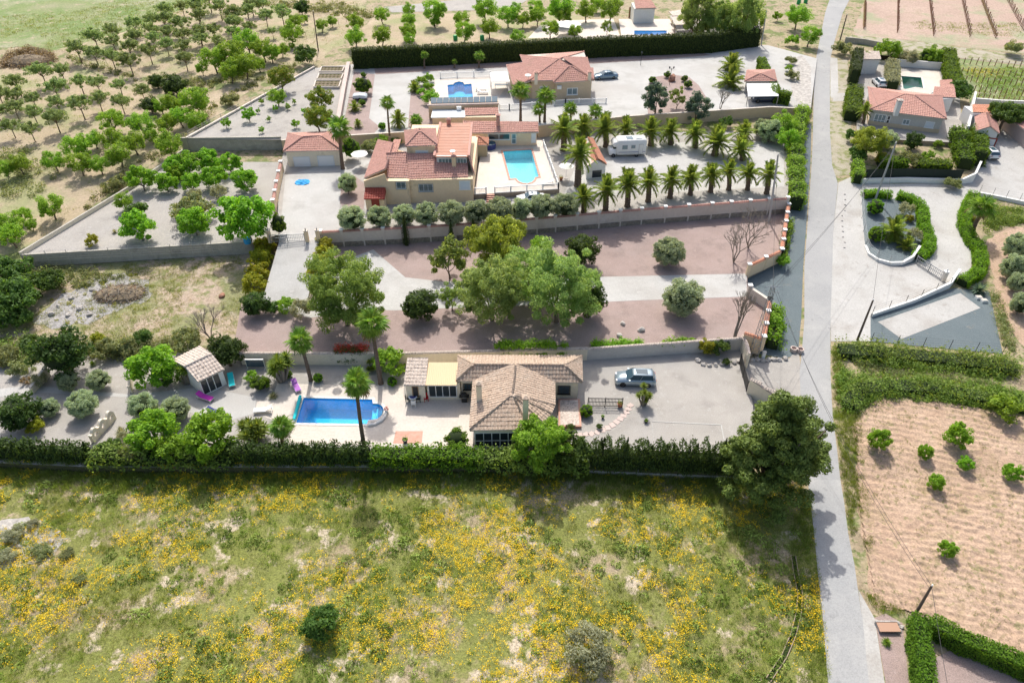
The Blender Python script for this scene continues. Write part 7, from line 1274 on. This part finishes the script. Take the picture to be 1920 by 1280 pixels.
car('pale silver blue estate car parked on the gravel beside the bungalow', 1190, 712, R(-3), 'paint_silver', 4.55, 1.86, 1.6, loc=Pz(1190,716,0)); car('grey blue saloon car parked beside the tan house', 0, 0, R(10), 'paint_blue', 4.9, 1.88, 1.42, 'sedan', loc=Pz(1135,147,4.75))
car('white car parked behind the right house', 0, 0, R(-92), 'paint_white', 4.1, 1.75, 1.5, loc=Pz(1647,160,3.6)); car('white car parked before the small far right garage', 1852, 292, R(-92), 'paint_white', 4.2, 1.78, 1.5); car('dark van half hidden under the carport canopy', 0, 0, R(3), 'paint_dark', 4.8, 1.95, 1.9, loc=Pz(1432,190,4.75)); car('dark blue car under the feathery trees beyond the hedge', 1385, 56, R(5), 'paint_dark', 4.5, 1.85, 1.6)
car('white car mostly hidden behind the olive balls', 0, 0, R(4), 'paint_white', 4.3, 1.8, 1.45, 'sedan', loc=Pz(995,378,3.1))
# motor caravan
p = Pz(1173,290,3.1); mc = thing('motorhome', 'white motorhome parked between the date palm rows', 'motorhome', p, R(4)); b = MB()
def xs(x, w, z0, z1, c=.15): return [(x,-w+.03,z0),(x,-w,z0+.15),(x,-w,z1-c),(x,-w+c,z1),(x,w-c,z1),(x,w,z1-c),(x,w,z0+.15),(x,w-.03,z0)]
loft(b, [xs(-1.9,1.08,.75,2.75,.3),xs(-1.6,1.12,.45,2.95),xs(3.0,1.12,.45,2.95),xs(3.1,1.05,.5,2.85,.25)]); b.build('body', 'plastic_cream', mc, True); b = MB(); loft(b, [xs(-3.0,.85,.5,1.05,.1),xs(-2.9,.95,.4,1.3,.12),xs(-2.2,1.0,.4,1.45,.12),xs(-1.85,1.02,.4,1.6,.12)]); b.build('cab', 'paint_white', mc, True)
b = MB(); loft(b, [xs(-2.5,1.05,1.95,2.25,.1),xs(-2.3,1.1,1.85,2.6,.2),xs(-1.6,1.11,1.9,2.8,.2)]); b.build('overcab_bunk', 'plastic_cream', mc, True); MB().add([(-2.32,-.85,1.42),(-2.32,.85,1.42),(-1.95,.8,1.95),(-1.95,-.8,1.95),(-1.85,-.99,1.45),(-1.85,.99,1.45)], [(0,1,2,3),(0,3,4),(1,5,2)]).build('windscreen', 'glass', mc)
for x0, x1, z0, z1 in ((-.9,-.1,1.5,2.1),(.6,1.2,1.6,2.1),(1.9,2.5,.6,2.2)):
    f = MB().box(x0-.06,x1+.06,-1.145,-1.115,z0-.06,z1+.06).build('window', 'grey_metal', mc); MB().box(x0,x1,-1.16,-1.146,z0,z1).build('pane', 'glass_light' if z0 > .7 else 'plastic_cream', f)
MB().box(-.2,.9,-.6,.5,2.952,3.0).build('roof_hatch', 'panel_blue', mc); MB().box(1.4,2.3,-.5,.5,2.952,3.06).build('roof_box', 'white_paint', mc); MB().box(-1.5,3.0,-1.125,-1.113,.9,.98).build('stripe', 'fabric_navy', mc)
for x in (-2.3,1.6):
    for y in (-.98,.98): wheel(mc, x, y, .34)
for s in (-1,1): MB().box(-3.01,-2.9,s*.6-.15,s*.6+.15,.72,.9).build('headlight', 'lamp_clear', mc)
# ================================================================ garden furniture
def lounger(label, px_, py_, ang, fab, z=0, s=1.0, frame='white_paint'):
    t = thing('sun_lounger', label, 'sun lounger', Pz(px_, py_, z+.015), ang, scale=s); f = MB()
    f.box(-.95,.95,-.33,-.28,.26,.32); f.box(-.95,.95,.28,.33,.26,.32); f.box(-.95,-.9,-.28,.28,.26,.32); f.box(.9,.95,-.28,.28,.26,.32); f.build('frame', frame, t)
    for x in (-.8,.8):
        for y in (-.28,.28): MB().box(x-.03,x+.03,y-.03,y+.03,0,.26).build('leg', frame, t)
    MB().box(-.93,.3,-.3,.3,.322,.37).build('seat', fab, t); b = MB(); b.add([(.3,-.3,.322),(.3,.3,.322),(.92,.3,.68),(.92,-.3,.68),(.3,-.3,.37),(.3,.3,.37),(.9,.3,.73),(.9,-.3,.73)], [(0,1,2,3),(7,6,5,4),(0,4,5,1),(1,5,6,2),(2,6,7,3),(3,7,4,0)]); b.build('backrest', fab, t)
lounger('turquoise sun lounger beside the pool cabin', 435, 717, R(112), 'fabric_turquoise', s=1.05); lounger('magenta sun lounger in front of the pool cabin', 386, 748, R(158), 'fabric_magenta', s=1.05); lounger('purple sun lounger beside the yucca behind the pool', 556, 727, R(120), 'fabric_purple'); lounger('white padded sun lounger on the deck left of the pool', 494, 772, R(5), 'canvas', s=1.05)
lounger('pale sun lounger on the back pool deck', 905, 176, R(175), 'canvas', 4.77, 1.1); lounger('second pale sun lounger on the back pool deck', 902, 170, R(175), 'canvas', 4.77, 1.1); lounger('dark striped sun lounger near the bright fig tree', 405, 775, R(165), 'fabric_navy'); lounger('white lounger on the villa deck by the pool end', 1027, 345, R(10), 'canvas', 3.91)
def chair(label, px_, py_, ang, mat, z=.02, fab=None):
    t = thing('garden_chair', label, 'chair', Pz(px_, py_, z), ang); MB().box(-.24,.24,-.24,.24,.42,.47).build('seat', fab or mat, t); MB().box(-.24,.24,.2,.25,.47,.95).build('backrest', fab or mat, t)
    for x in (-.21,.21):
        for y in (-.21,.21): MB().box(x-.025,x+.025,y-.025,y+.025,0,.42).build('leg', mat, t)
        MB().box(x-.03,x+.03,-.2,.2,.64,.68).build('armrest', mat, t)
def table(label, px_, py_, z, r, mat, top, name='garden_table'):
    t = thing(name, label, 'table', Pz(px_, py_, z)); MB().lathe([(r*.98,.70),(r,.73),(r*.98,.76)], 20).build('tabletop', top, t); MB().lathe([(.05,.05),(.05,.70)], 8).build('column', mat, t); MB().lathe([(.3,0),(.28,.05),(.05,.09)], 12).build('base', mat, t)
table('round white patio table with dark blue centre', 775, 752, .02, .5, 'white_paint', 'white_paint'); t = thing('table_mat', 'dark blue mat on the round patio table', 'mat', Pz(775,752,.02)+Vector((0,0,.763))); MB().lathe([(.36,0),(.36,.01)], 18).build('mat_disc', 'fabric_navy', t)
chair('white garden chair in front of the round patio table', 776, 761, R(180), 'white_paint'); chair('dark chair left of the round patio table', 765, 752, R(90), 'dark_paint'); chair('dark chair right of the round patio table', 785, 752, R(-90), 'dark_paint'); chair('bright red chair by the patio doors', 799, 751, R(20), 'fabric_red')
t = thing('barbecue', 'black kettle barbecue cart by the bungalow wall', 'barbecue', Pz(871,752,.02)); MB().box(-.55,.55,-.25,.25,.75,.82).build('shelf', 'dark_paint', t); MB().lathe([(.1,.82),(.34,.86),(.36,1.0),(.26,1.18),(.05,1.24)], 14).build('lid', 'dark_paint', t); MB().box(-.3,.3,-.22,.22,.05,.7).build('cabinet', 'dark_paint', t); MB().box(-.28,.28,-.262,-.23,.68,.74).build('control_panel', 'grey_metal', t)
# pool cover roller, pool rim planter, pots
t = thing('pool_cover_roller', 'bright blue rolled pool cover along the left pool edge', 'pool cover', Pz(556,770,.02)); a = Pz(563,742,.3)-t.location; c = Pz(551,787,.3)-t.location
MB().tube([a.lerp(c, i/10) for i in range(11)], [.16,.19,.17,.19,.18,.19,.17,.18,.19,.17,.15], 10).build('cover_roll', 'fabric_turquoise', t)
for q in (a, c): MB().box(q.x-.06,q.x+.06,q.y-.18,q.y+.18,-.02,.3).build('stand', 'white_paint', t)
def pot(label, p, r=.25, h=.4, mat='terracotta', leaf=None):
    t = thing('plant_pot', label, 'pot', p); MB().lathe([(r*.65,0),(r,h*.9),(r*1.08,h*.9),(r*1.08,h),(r*.9,h),(r*.85,h*.8)], 14).build('pot', mat, t)
    rg = np.random.default_rng(int(p.x*10) % 1000); P, N = crown_pts(rg, [((0,0,h+r*.6), r*1.1)], 70); V, F = leaf_quads(rg, P, N, r*.5, .5); link('foliage', mdata('pot_leaf', V, F, leaf or 'leaf_citrus'), t)
pot('terracotta pot at the end of the black railing', Pz(1162,762,.0), .3, .5); pot('small pot on the gravel by the stepping stones', Pz(1130,784,0), .18, .3, 'dark_paint'); pot('pink flower pot on the rim of the blue pool', Pz(725,772,.03), .24, .4, 'plastic_cream', 'petal_red'); pot('pot by the corner of the parking hedge', Pz(1211,792,0), .2, .3, 'dark_paint')
pot('dark pot on the deck in front of the hedge', Pz(760,829,.02), .28, .45, 'dark_paint'); pot('pot on the villa deck beside the balustrade', Pz(1052,338,3.1), .3, .45); pot('red pot left of the villa lodge', Pz(700,384,3.1), .3, .5)
t = bpy.data.objects['swimming_pool']; pts = [Pz(x, y, .12)-t.location for x, y in ((690,797),(702,795),(714,789),(721,781),(724,773))]; MB().tube(pts, [.16,.18,.18,.18,.15], 8).build('raised_rim', 'plastic_cream', t)
# stepping stones
for i, (x, y) in enumerate([(1076,817),(1087,815),(1098,814),(1109,813),(1120,810),(1130,806),(1139,802),(1148,797),(1156,791),(1163,785),(1169,779),(1174,773),(1178,767),(1182,760)]):
    p = Pz(x, y, 0); t = thing('stepping_stone', ORD[i+1]+' pink stepping stone from the house end of the curved path', 'stone', p, .3*i, 'stepping stones'); a = .34; MB().prism([(-a,-a*.8),(a*.9,-a*.9),(a,a*.7),(-a*.9,a*.85)], -.02, .04).build('slab', 'plaster_pink', t)
# parking bay edging
for i, (a, c) in enumerate((((1222,790),(1352,796)),((1222,790),(1226,828)),((1352,796),(1358,826)))):
    p, q = Pz(*a, 0), Pz(*c, 0); t = thing('edging_strip', ('long pale edging strip across the gravel parking','left pale edging strip of the gravel parking bay','right pale edging strip of the gravel parking bay')[i], 'edging', p); d = q-p; n = max(3, int(d.length/1.0))
    for k in range(n): MB().obox((d.x*k/n, d.y*k/n), (d.x*(k+.97)/n, d.y*(k+.97)/n), .12, -.02, .03).build('kerb_stone', 'gravel_white', t)
# rocks
def rock_mesh(seed, mat):
    bm = bmesh.new(); bmesh.ops.create_icosphere(bm, subdivisions=2, radius=1); rg = random.Random(seed); ph = [rg.uniform(0,6) for _ in range(6)]
    for v in bm.verts:
        k = 1+.22*math.sin(v.co.x*2.3+ph[0])*math.cos(v.co.y*2.7+ph[1])+.16*math.sin(v.co.z*4+ph[2]+v.co.x*3); v.co = Vector((v.co.x*k, v.co.y*k*.85, v.co.z*k*.7))
    me = bpy.data.meshes.new('rock'); bm.to_mesh(me); bm.free(); me.materials.append(MATS[mat]); return me
RK = [rock_mesh(i, 'rock') for i in range(3)]; RKR = rock_mesh(9, 'rock_red')
def rock(label, p, r, me=None, group=None, zs=1): o = link('boulder', me or RK[SEQ[0] % 3]); SEQ[0] += 1; o.location = p+Vector((0,0,r*.35*zs)); o.scale = (r, r, r*zs); o.rotation_euler = (0,0,SEQ[0]*1.3); tag(o, label, 'rock', group); return o
rock('tall reddish boulder on the drive island', Pz(1260,152,4.75), .8, RKR, zs=1.7); rock('white rock on pink gravel above the parking wall, left', Pz(1168,608,1.2), .35); rock('white rock on pink gravel above the parking wall, right', Pz(1202,620,1.2), .42); rock('white rock nearest the parking wall', Pz(1161,630,1.2), .4); rock('white round rock beside the corner bed', Pz(1308,677,0), .35); rock('dark rock on the vacant lot', G(417,556), .45, RKR)
for i, (x, y) in enumerate([(1318,684),(1330,686),(1342,685),(1354,684),(1365,682),(1376,681),(1384,678)]): rock(ORD[i+1]+' edging stone from the left along the corner bed', Pz(x,y,0), .3, group='edging stones of the corner bed')
for i, (x, y) in enumerate([(1400,675),(1410,676),(1420,675),(1430,677),(1440,676),(1450,675),(1460,676),(1472,673)]): rock(ORD[i+1]+' rough stone from the left below the lattice mast', G(x,y), .36, group='stones below the mast')
for i in range(11): rock(ORD[i+1]+' verge stone from the top in the roadside line', G(1583.5-(4 if 3<i<9 else 0)+math.sin(i)*1.0, 365+i*10), .16, group='verge stones')
for i, (x, y) in enumerate([(1684,1170),(1690,1176),(1686,1184),(1645,1166)]): rock(ORD[i+1]+' pale stone round the lower right garden slab', G(x,y), .22, group='stones round the slab')
t = thing('garden_slab', 'low stone bench slab on pink gravel by the road', 'bench', G(1663,1178)); MB().box(-.85,.85,-.45,.45,.28,.38).build('seat', 'rubber_mat', t); MB().box(-.9,.9,.38,.5,.1,.42).build('edge', 'rock', t)
for x in (-.7,.7): MB().box(x-.12,x+.12,-.35,.35,-.05,.28).build('leg', 'rock', t)
for i, (x, y) in enumerate(((1834,560),(1844,566))): t = thing('inspection_block', ('left','right')[i]+' white block on the dark gravel yard', 'block', G(x, y)); MB().box(-.35,.35,-.3,.3,-.05,.35).build('block', 'plaster_white', t); MB().box(-.3,.3,-.25,.25,.352,.4).build('lid', 'plaster_wall', t)
t = thing('concrete_blocks', 'pair of open concrete rings at the roadside corner', 'concrete ring', G(1487,658))
for x, y, z in ((0,0,0),(.75,-.15,0)): MB().lathe([(.42,z),(.42,z+.5),(.3,z+.5),(.3,z+.05)], 8, (x,y,0)).build('ring', 'plaster_pink', t)
t = thing('meter_post', 'white roadside meter post beside the lattice mast', 'post', G(1430,672)); MB().box(-.18,.18,-.15,.15,-.1,1.0).build('box', 'plaster_white', t); MB().box(-.22,.22,-.19,.19,1.0,1.08).build('lid', 'plaster_grey', t)
# tarp, trailer, raised beds, barrels
t = thing('tarpaulin', 'crumpled bright blue tarpaulin on the garage drive', 'tarpaulin', Pz(567,342,3.12)); rg = np.random.default_rng(5); n = 16; g = []
for i in range(n):
    for j in range(n):
        u, v = i/(n-1)*2-1, j/(n-1)*2-1; rr = math.sqrt(1-.45*min(1,v*v)*min(1,u*u)); g.append((u*1.15*rr+rg.normal(0,.03), v*.95*rr+rg.normal(0,.03), max(.01, .32*(1-u*u)*(1-v*v)+.10*math.sin(u*7+v*3)*math.cos(v*6)+rg.normal(0,.03))))
t_ = link('sheet', mdata('sheet', g, [(i*n+j,i*n+j+1,(i+1)*n+j+1,(i+1)*n+j) for i in range(n-1) for j in range(n-1)], 'fabric_blue'), t)
t = thing('covered_trailer', 'small trailer under a grey cover beside the round bush', 'trailer', Pz(676,187,4.75)); b = MB(); loft(b, [[(x,-.8*s,.5),(x,-.75*s,1.0*h),(x,0,1.25*h),(x,.75*s,1.0*h),(x,.8*s,.5)] for x, s, h in ((-1.3,.8,.8),(-1.0,1,1),(.2,1,1.1),(1.0,1,1),(1.3,.8,.8))]); b.build('cover', 'roof_white', t); MB().box(-1.3,1.3,-.75,.75,.35,.498).build('chassis', 'dark_paint', t); MB().tube([(-1.3,0,.4),(-2.2,0,.4)], .05, 6).build('drawbar', 'dark_paint', t)
for y in (-.85,.85): wheel(t, 0, y, .3, .18)
for i, (x0, x1, y0, y1) in enumerate(((600,642,129,138),(595,640,142,152),(589,636,155,167))):
    q = [Pz(x0,y1,4.75), Pz(x1,y1,4.75), Pz(x1+4,y0,4.75), Pz(x0+4,y0,4.75)]; t = thing('raised_bed', ('back','middle','front')[i]+' raised vegetable bed with pale kerbs', 'raised bed', q[0], group='raised beds')
    for k in range(4): a, c = q[k]-q[0], q[(k+1)%4]-q[0]; MB().obox(a, c, .22, -.05, .5).build('kerb', 'plaster_wall', t)
    MB().prism([(p.x-q[0].x, p.y-q[0].y) for p in q], 0, .36).build('soil', 'soil_bed', t)
    for k in range(3): a = q[0].lerp(q[3], (k+.6)/3.4)-q[0]; c = q[1].lerp(q[2], (k+.6)/3.4)-q[0]; MB().tube([a.lerp(c, f)+Vector((0,0,.36+.06*math.sin(f*40))) for f in [j/24 for j in range(1,24)]], .1, 5).build('crop_row', 'leaf_scrub', t)
def bin_(label, px_, py_, mat='green_plastic'): t = thing('water_butt', label, 'barrel', G(px_, py_)); MB().lathe([(.45,0),(.5,.2),(.5,.9),(.44,1.05)], 12).build('tank', mat, t); MB().lathe([(.46,1.05),(.4,1.12),(.1,1.15)], 12).build('lid', mat, t)
bin_('green water butt between the hedge orchard trees, left', 854, 76); bin_('green water butt between the hedge orchard trees, right', 904, 76); bin_('blue barrel beside the wall end', 470, 475, 'fabric_blue'); bin_('green bin in the far roadside yard', 1497, 8); bin_('second green bin in the far roadside yard', 1510, 6)
t = thing('hot_tub', 'dark blue covered hot tub beside the garden shed', 'tub', Pz(919,278,3.9)); MB().lathe([(.95,0),(1.0,.75),(.9,.85),(.2,.9)], 10).build('tub', 'fabric_navy', t); MB().lathe([(.96,.9),(.8,.96),(.1,.98)], 10).build('lid', 'glass_blue', t)
def parasol(label, px_, py_, z, r, mat='canvas', h=2.3):
    t = thing('parasol', label, 'parasol', Pz(px_, py_, z)); MB().tube([(0,0,0),(0,0,h+.1)], .03, 6).build('pole', 'white_paint', t); b = MB(); n = 8
    for k in range(n): a, c = 2*math.pi*k/n, 2*math.pi*(k+1)/n; b.add([(0,0,h+.35),(r*math.cos(a),r*math.sin(a),h-.15),(r*math.cos(c),r*math.sin(c),h-.15),(r*.55*math.cos((a+c)/2),r*.55*math.sin((a+c)/2),h+.06)], [(0,1,3),(1,2,3),(2,0,3)])
    b.build('canopy', mat, t); MB().lathe([(.3,0),(.3,.08),(.05,.1)], 10).build('base', 'rock', t)
parasol('large white parasol in the far terrace left of the pool', 1065, 64, 5.0, 3.0); parasol('white parasol beside the garage and villa', 677, 312, 3.1, 1.4); parasol('white parasol on the villa deck edge by the palms', 1061, 335, 3.1, 1.2)
t = thing('glass_table', 'long glass table under the white patio canopy', 'table', Pz(940,166,4.77)); MB().box(-1.3,1.3,-.5,.5,.72,.76).build('tabletop', 'glass_light', t)
for x in (-1.2,1.2):
    for y in (-.42,.42): MB().box(x-.04,x+.04,y-.04,y+.04,0,.72).build('leg', 'white_paint', t)
t = thing('folded_table', 'dark blue folded table behind the yucca by the cream wall', 'table', Pz(481,690,.01)); MB().box(-1.0,1.0,-.06,.06,.25,1.3).build('board', 'glass_blue', t); MB().box(-1.06,1.06,-.08,.08,1.3,1.36).build('frame', 'white_paint', t)
for x in (-1.03,1.03): MB().box(x-.03,x+.03,-.3,.3,0,.06).build('foot', 'white_paint', t); MB().box(x-.03,x+.03,-.05,.05,.06,1.3).build('leg', 'white_paint', t)
# brush piles
def brush(label, px_, py_, w, h, mats, seed, n=420):
    p = G(px_, py_); rn = random.Random(seed); t = thing('brush_pile', label, 'brush pile', p)
    for m_, cnt in mats:
        b = MB()
        for _ in range(int(n*cnt)):
            r = math.sqrt(rn.random()); a = rn.uniform(0,6.283); c = Vector((r*w*math.cos(a), r*w*.6*math.sin(a), h*(1-r*r)*rn.random()+.05)); az = rn.uniform(0,6.283); L = rn.uniform(.5,1.6); d = Vector((math.cos(az), math.sin(az), rn.uniform(-.35,.35)))*L/2; b.tube([c-d, c+d], [.045,.02], 4, False)
        b.build('branches', m_, t)
    b = MB(); b.lathe([(w*1.0,-.05),(w*.85,h*.35),(w*.5,h*.7),(.05,h*.85)], 14); b.V = [(x, y*.6, z) for x, y, z in b.V]; b.build('debris', 'soil_bed', t)
brush('large heap of dry cut branches on the vacant lot', 226, 552, 3.4, 1.0, (('dry_twig',.9),('leaf_dead',.35),('rust',.15)), 3); brush('dark heap of old branches beside the far meadow', 55, 118, 5.0, 1.8, (('bark',.6),('dry_twig',.4)), 4, 500)
sheet('ash_patch', px([(60,600),(95,570),(130,545),(175,522),(240,514),(280,528),(285,560),(215,582),(165,605),(100,615)]), 'ash', .04, rough=.5, step=1)
scrub_mass('lot_bushes', 'yellow green broom around the brush heap', px([(110,540),(250,505),(290,520),(280,575),(140,610),(70,600)]), 60, .25, .6, 'leaf_gold', 31, 40, .16)
# ================================================================ poles and cables
def pole(label, base, top_px, mat, r=.14, name='utility_pole', arm=False, group=None):
    p = G(*base); h = HT(p, top_px[1]); d = ray(*top_px); t_ = p.y/d[1]; lean = d[0]*t_-p.x; t = thing(name, label, 'pole', p, 0, group); MB().tube([(0,0,-.2),(lean*.5,0,h*.5),(lean,0,h)], [r,r*.85,r*.65], 9).build('shaft', mat, t)
    MB().lathe([(.05,0),(.07,.05),(.04,.14),(.06,.2)], 8, (lean,0,h)).build('insulator', 'white_paint', t)
    if arm: MB().tube([(lean-.5,0,h-.3),(lean+.5,0,h-.3)], .04, 6).build('crossarm', 'grey_metal', t)
    return p+Vector((lean,0,h))
p1 = pole('dark wooden pole beside the lower gate of the white drive', (1607,638), (1637,563), 'pole_wood', .15); p2 = pole('pale concrete pole standing in the island bed hedge', (1641,374), (1680,268), 'pole_concrete', .17); p3 = pole('dark wooden pole at the lower right hedge corner', (1712,1158), (1747,1098), 'pole_wood', .14); p4 = pole('wooden pole beside the farm track and road', (1573,83), (1588,28), 'pole_wood', .16); p5 = pole('grey pole at the end of the long cypress hedge', (1427,86), (1437,22), 'pole_concrete', .16); p6 = pole('slim wooden pole on the sandy path left of the hedge', (597,96), (587,22), 'pole_wood', .14); p7 = pole('grey concrete pole behind the corner wall by the road', (1442,415), (1459,290), 'pole_concrete', .17)
# lattice mast
p = G(1412,668); h = HT(p, 538); d = ray(1450,538); lean = d[0]*p.y/d[1]-p.x; lm = thing('lattice_mast', 'tall steel lattice mast beside the lower roadside wall', 'mast', p); N = 12
def lp(f, sx, sy): w = .42*(1-f*.6); return Vector((lean*f+sx*w, sy*w, h*f-.1*(f == 0)))
for sx in (-1,1):
    for sy in (-1,1): MB().tube([lp(0,sx,sy), lp(1,sx,sy)], .035, 5).build('mast_leg', 'grey_metal', lm)
for k in range(N):
    f, g = k/N, (k+1)/N; b = MB()
    for (a, c) in (((-1,-1),(1,-1)),((1,-1),(1,1)),((1,1),(-1,1)),((-1,1),(-1,-1))): b.tube([lp(f,*a), lp(g,*c)], .02, 4, False); b.tube([lp(g,*a), lp(g,*c)], .02, 4, False)
    b.build('lattice_brace', 'grey_metal', lm)
for z in (.93,1.0): MB().tube([Vector((lean*z-.9,0,h*z)), Vector((lean*z+.9,0,h*z))], .04, 5).build('crossarm', 'grey_metal', lm)
top = p+Vector((lean,0,h))
def cable(label, a, c, sag=.8, r=.018):
    n = 16; pts = [a.lerp(c, i/n)-Vector((0,0,4*sag*(i/n)*(1-i/n)))-a for i in range(n+1)]; t = thing('power_cable', label, 'cable', a); MB().tube(pts, r, 4).build('wire', 'cable', t)
cable('cable from the lattice mast to the island bed pole', top+Vector((.3,0,-.1)), p2, .8); cable('second cable from the lattice mast to the island bed pole', top+Vector((-.3,0,-.4)), p2-Vector((0,0,.5)), .9); cable('cable from the lattice mast to the grey corner pole', top, p7, .6); cable('cable from the dark gate pole to the island bed pole', p1, p2, .5); cable('cable from the lattice mast down to the lower right pole', top, p3, 1.6); cable('second cable towards the lower right pole', top+Vector((.5,0,-.4)), p3-Vector((0,0,.4)), 1.9)
cable('cable from the farm track pole to the island bed pole', p4, p2, 1.2); cable('cable along the road from the lower right pole', p3, p3+Vector((-7,-30,-2)), 1.0)
# street lamps, post lanterns
def lantern(label, px_, py_, top, z=4.75, heads=2):
    p = Pz(px_, py_, z); h = HT(p, top); t = thing('post_lantern', label, 'lamp', p); MB().tube([(0,0,0),(0,0,h)], .05, 6).build('post', 'dark_paint', t)
    for k in range(heads): s = (k*2-1)*.4 if heads > 1 else 0; MB().tube([(0,0,h*.92),(s,0,h*.98)], .03, 5).build('arm', 'dark_paint', t); MB().lathe([(.08,0),(.16,.25),(.2,.28),(.04,.42)], 8, (s,0,h*.97)).build('lantern_head', 'glass', t)
lantern('black twin lantern behind the island boulder', 1255, 160, 128); lantern('single black lantern on the back drive edge', 1201, 123, 100, heads=1)
t = thing('irrigation_channel', 'open concrete channel winding through the meadow near the road', 'channel', G(1485,1050)); pts = [G(x, y) for x, y in ((1487,1042),(1492,1075),(1500,1115),(1497,1150),(1487,1190),(1470,1230),(1440,1275))]
for i in range(len(pts)-1):
    a, c = pts[i]-t.location, pts[i+1]-t.location; d = (c-a).normalized(); nn = Vector((-d.y,d.x,0))*.2
    for s in (-1,1): MB().obox((a+nn*s)[:2], (c+nn*s)[:2], .07, -.1, .14).build('channel_wall', 'earth', t)
    MB().obox(a[:2], c[:2], .33, -.1, .05).build('channel_bed', 'twig', t)

# stony corner of the meadow
sheet('stony_patch', PP([(-40,985),(40,968),(105,985),(128,1012),(100,1040),(40,1062),(-40,1070)], -1), 'pebbles', .03, rough=.3, step=.7)
for i, (x, y, w) in enumerate([(28,1000,40),(78,1032,36),(14,1042,34),(126,1038,28),(60,982,24),(150,1085,26)]): plant('scrub' if i % 2 else 'grey_shrub', x, y, w, ORD[i+1]+' grey green shrub from the back edge, stony left corner of the meadow', 'shrub', 'shrubs of the stony corner', 'meadow_shrub', zs=.6)
for i, (x, y) in enumerate([(52,1008),(96,1016),(64,1030),(36,1024),(110,1000)]): rock(ORD[i+1]+' pale stone in the stony left corner of the meadow', G(x, y), .28, group='stones of the meadow corner')
for i, (x, y) in enumerate([(110,575),(135,560),(150,580),(172,545),(128,592),(168,590),(190,528),(250,530),(98,590)]): rock(ORD[i+1]+' grey rubble stone lying around the brush heap', G(x, y), .3+.08*(i % 3), group='rubble stones by the brush heap')
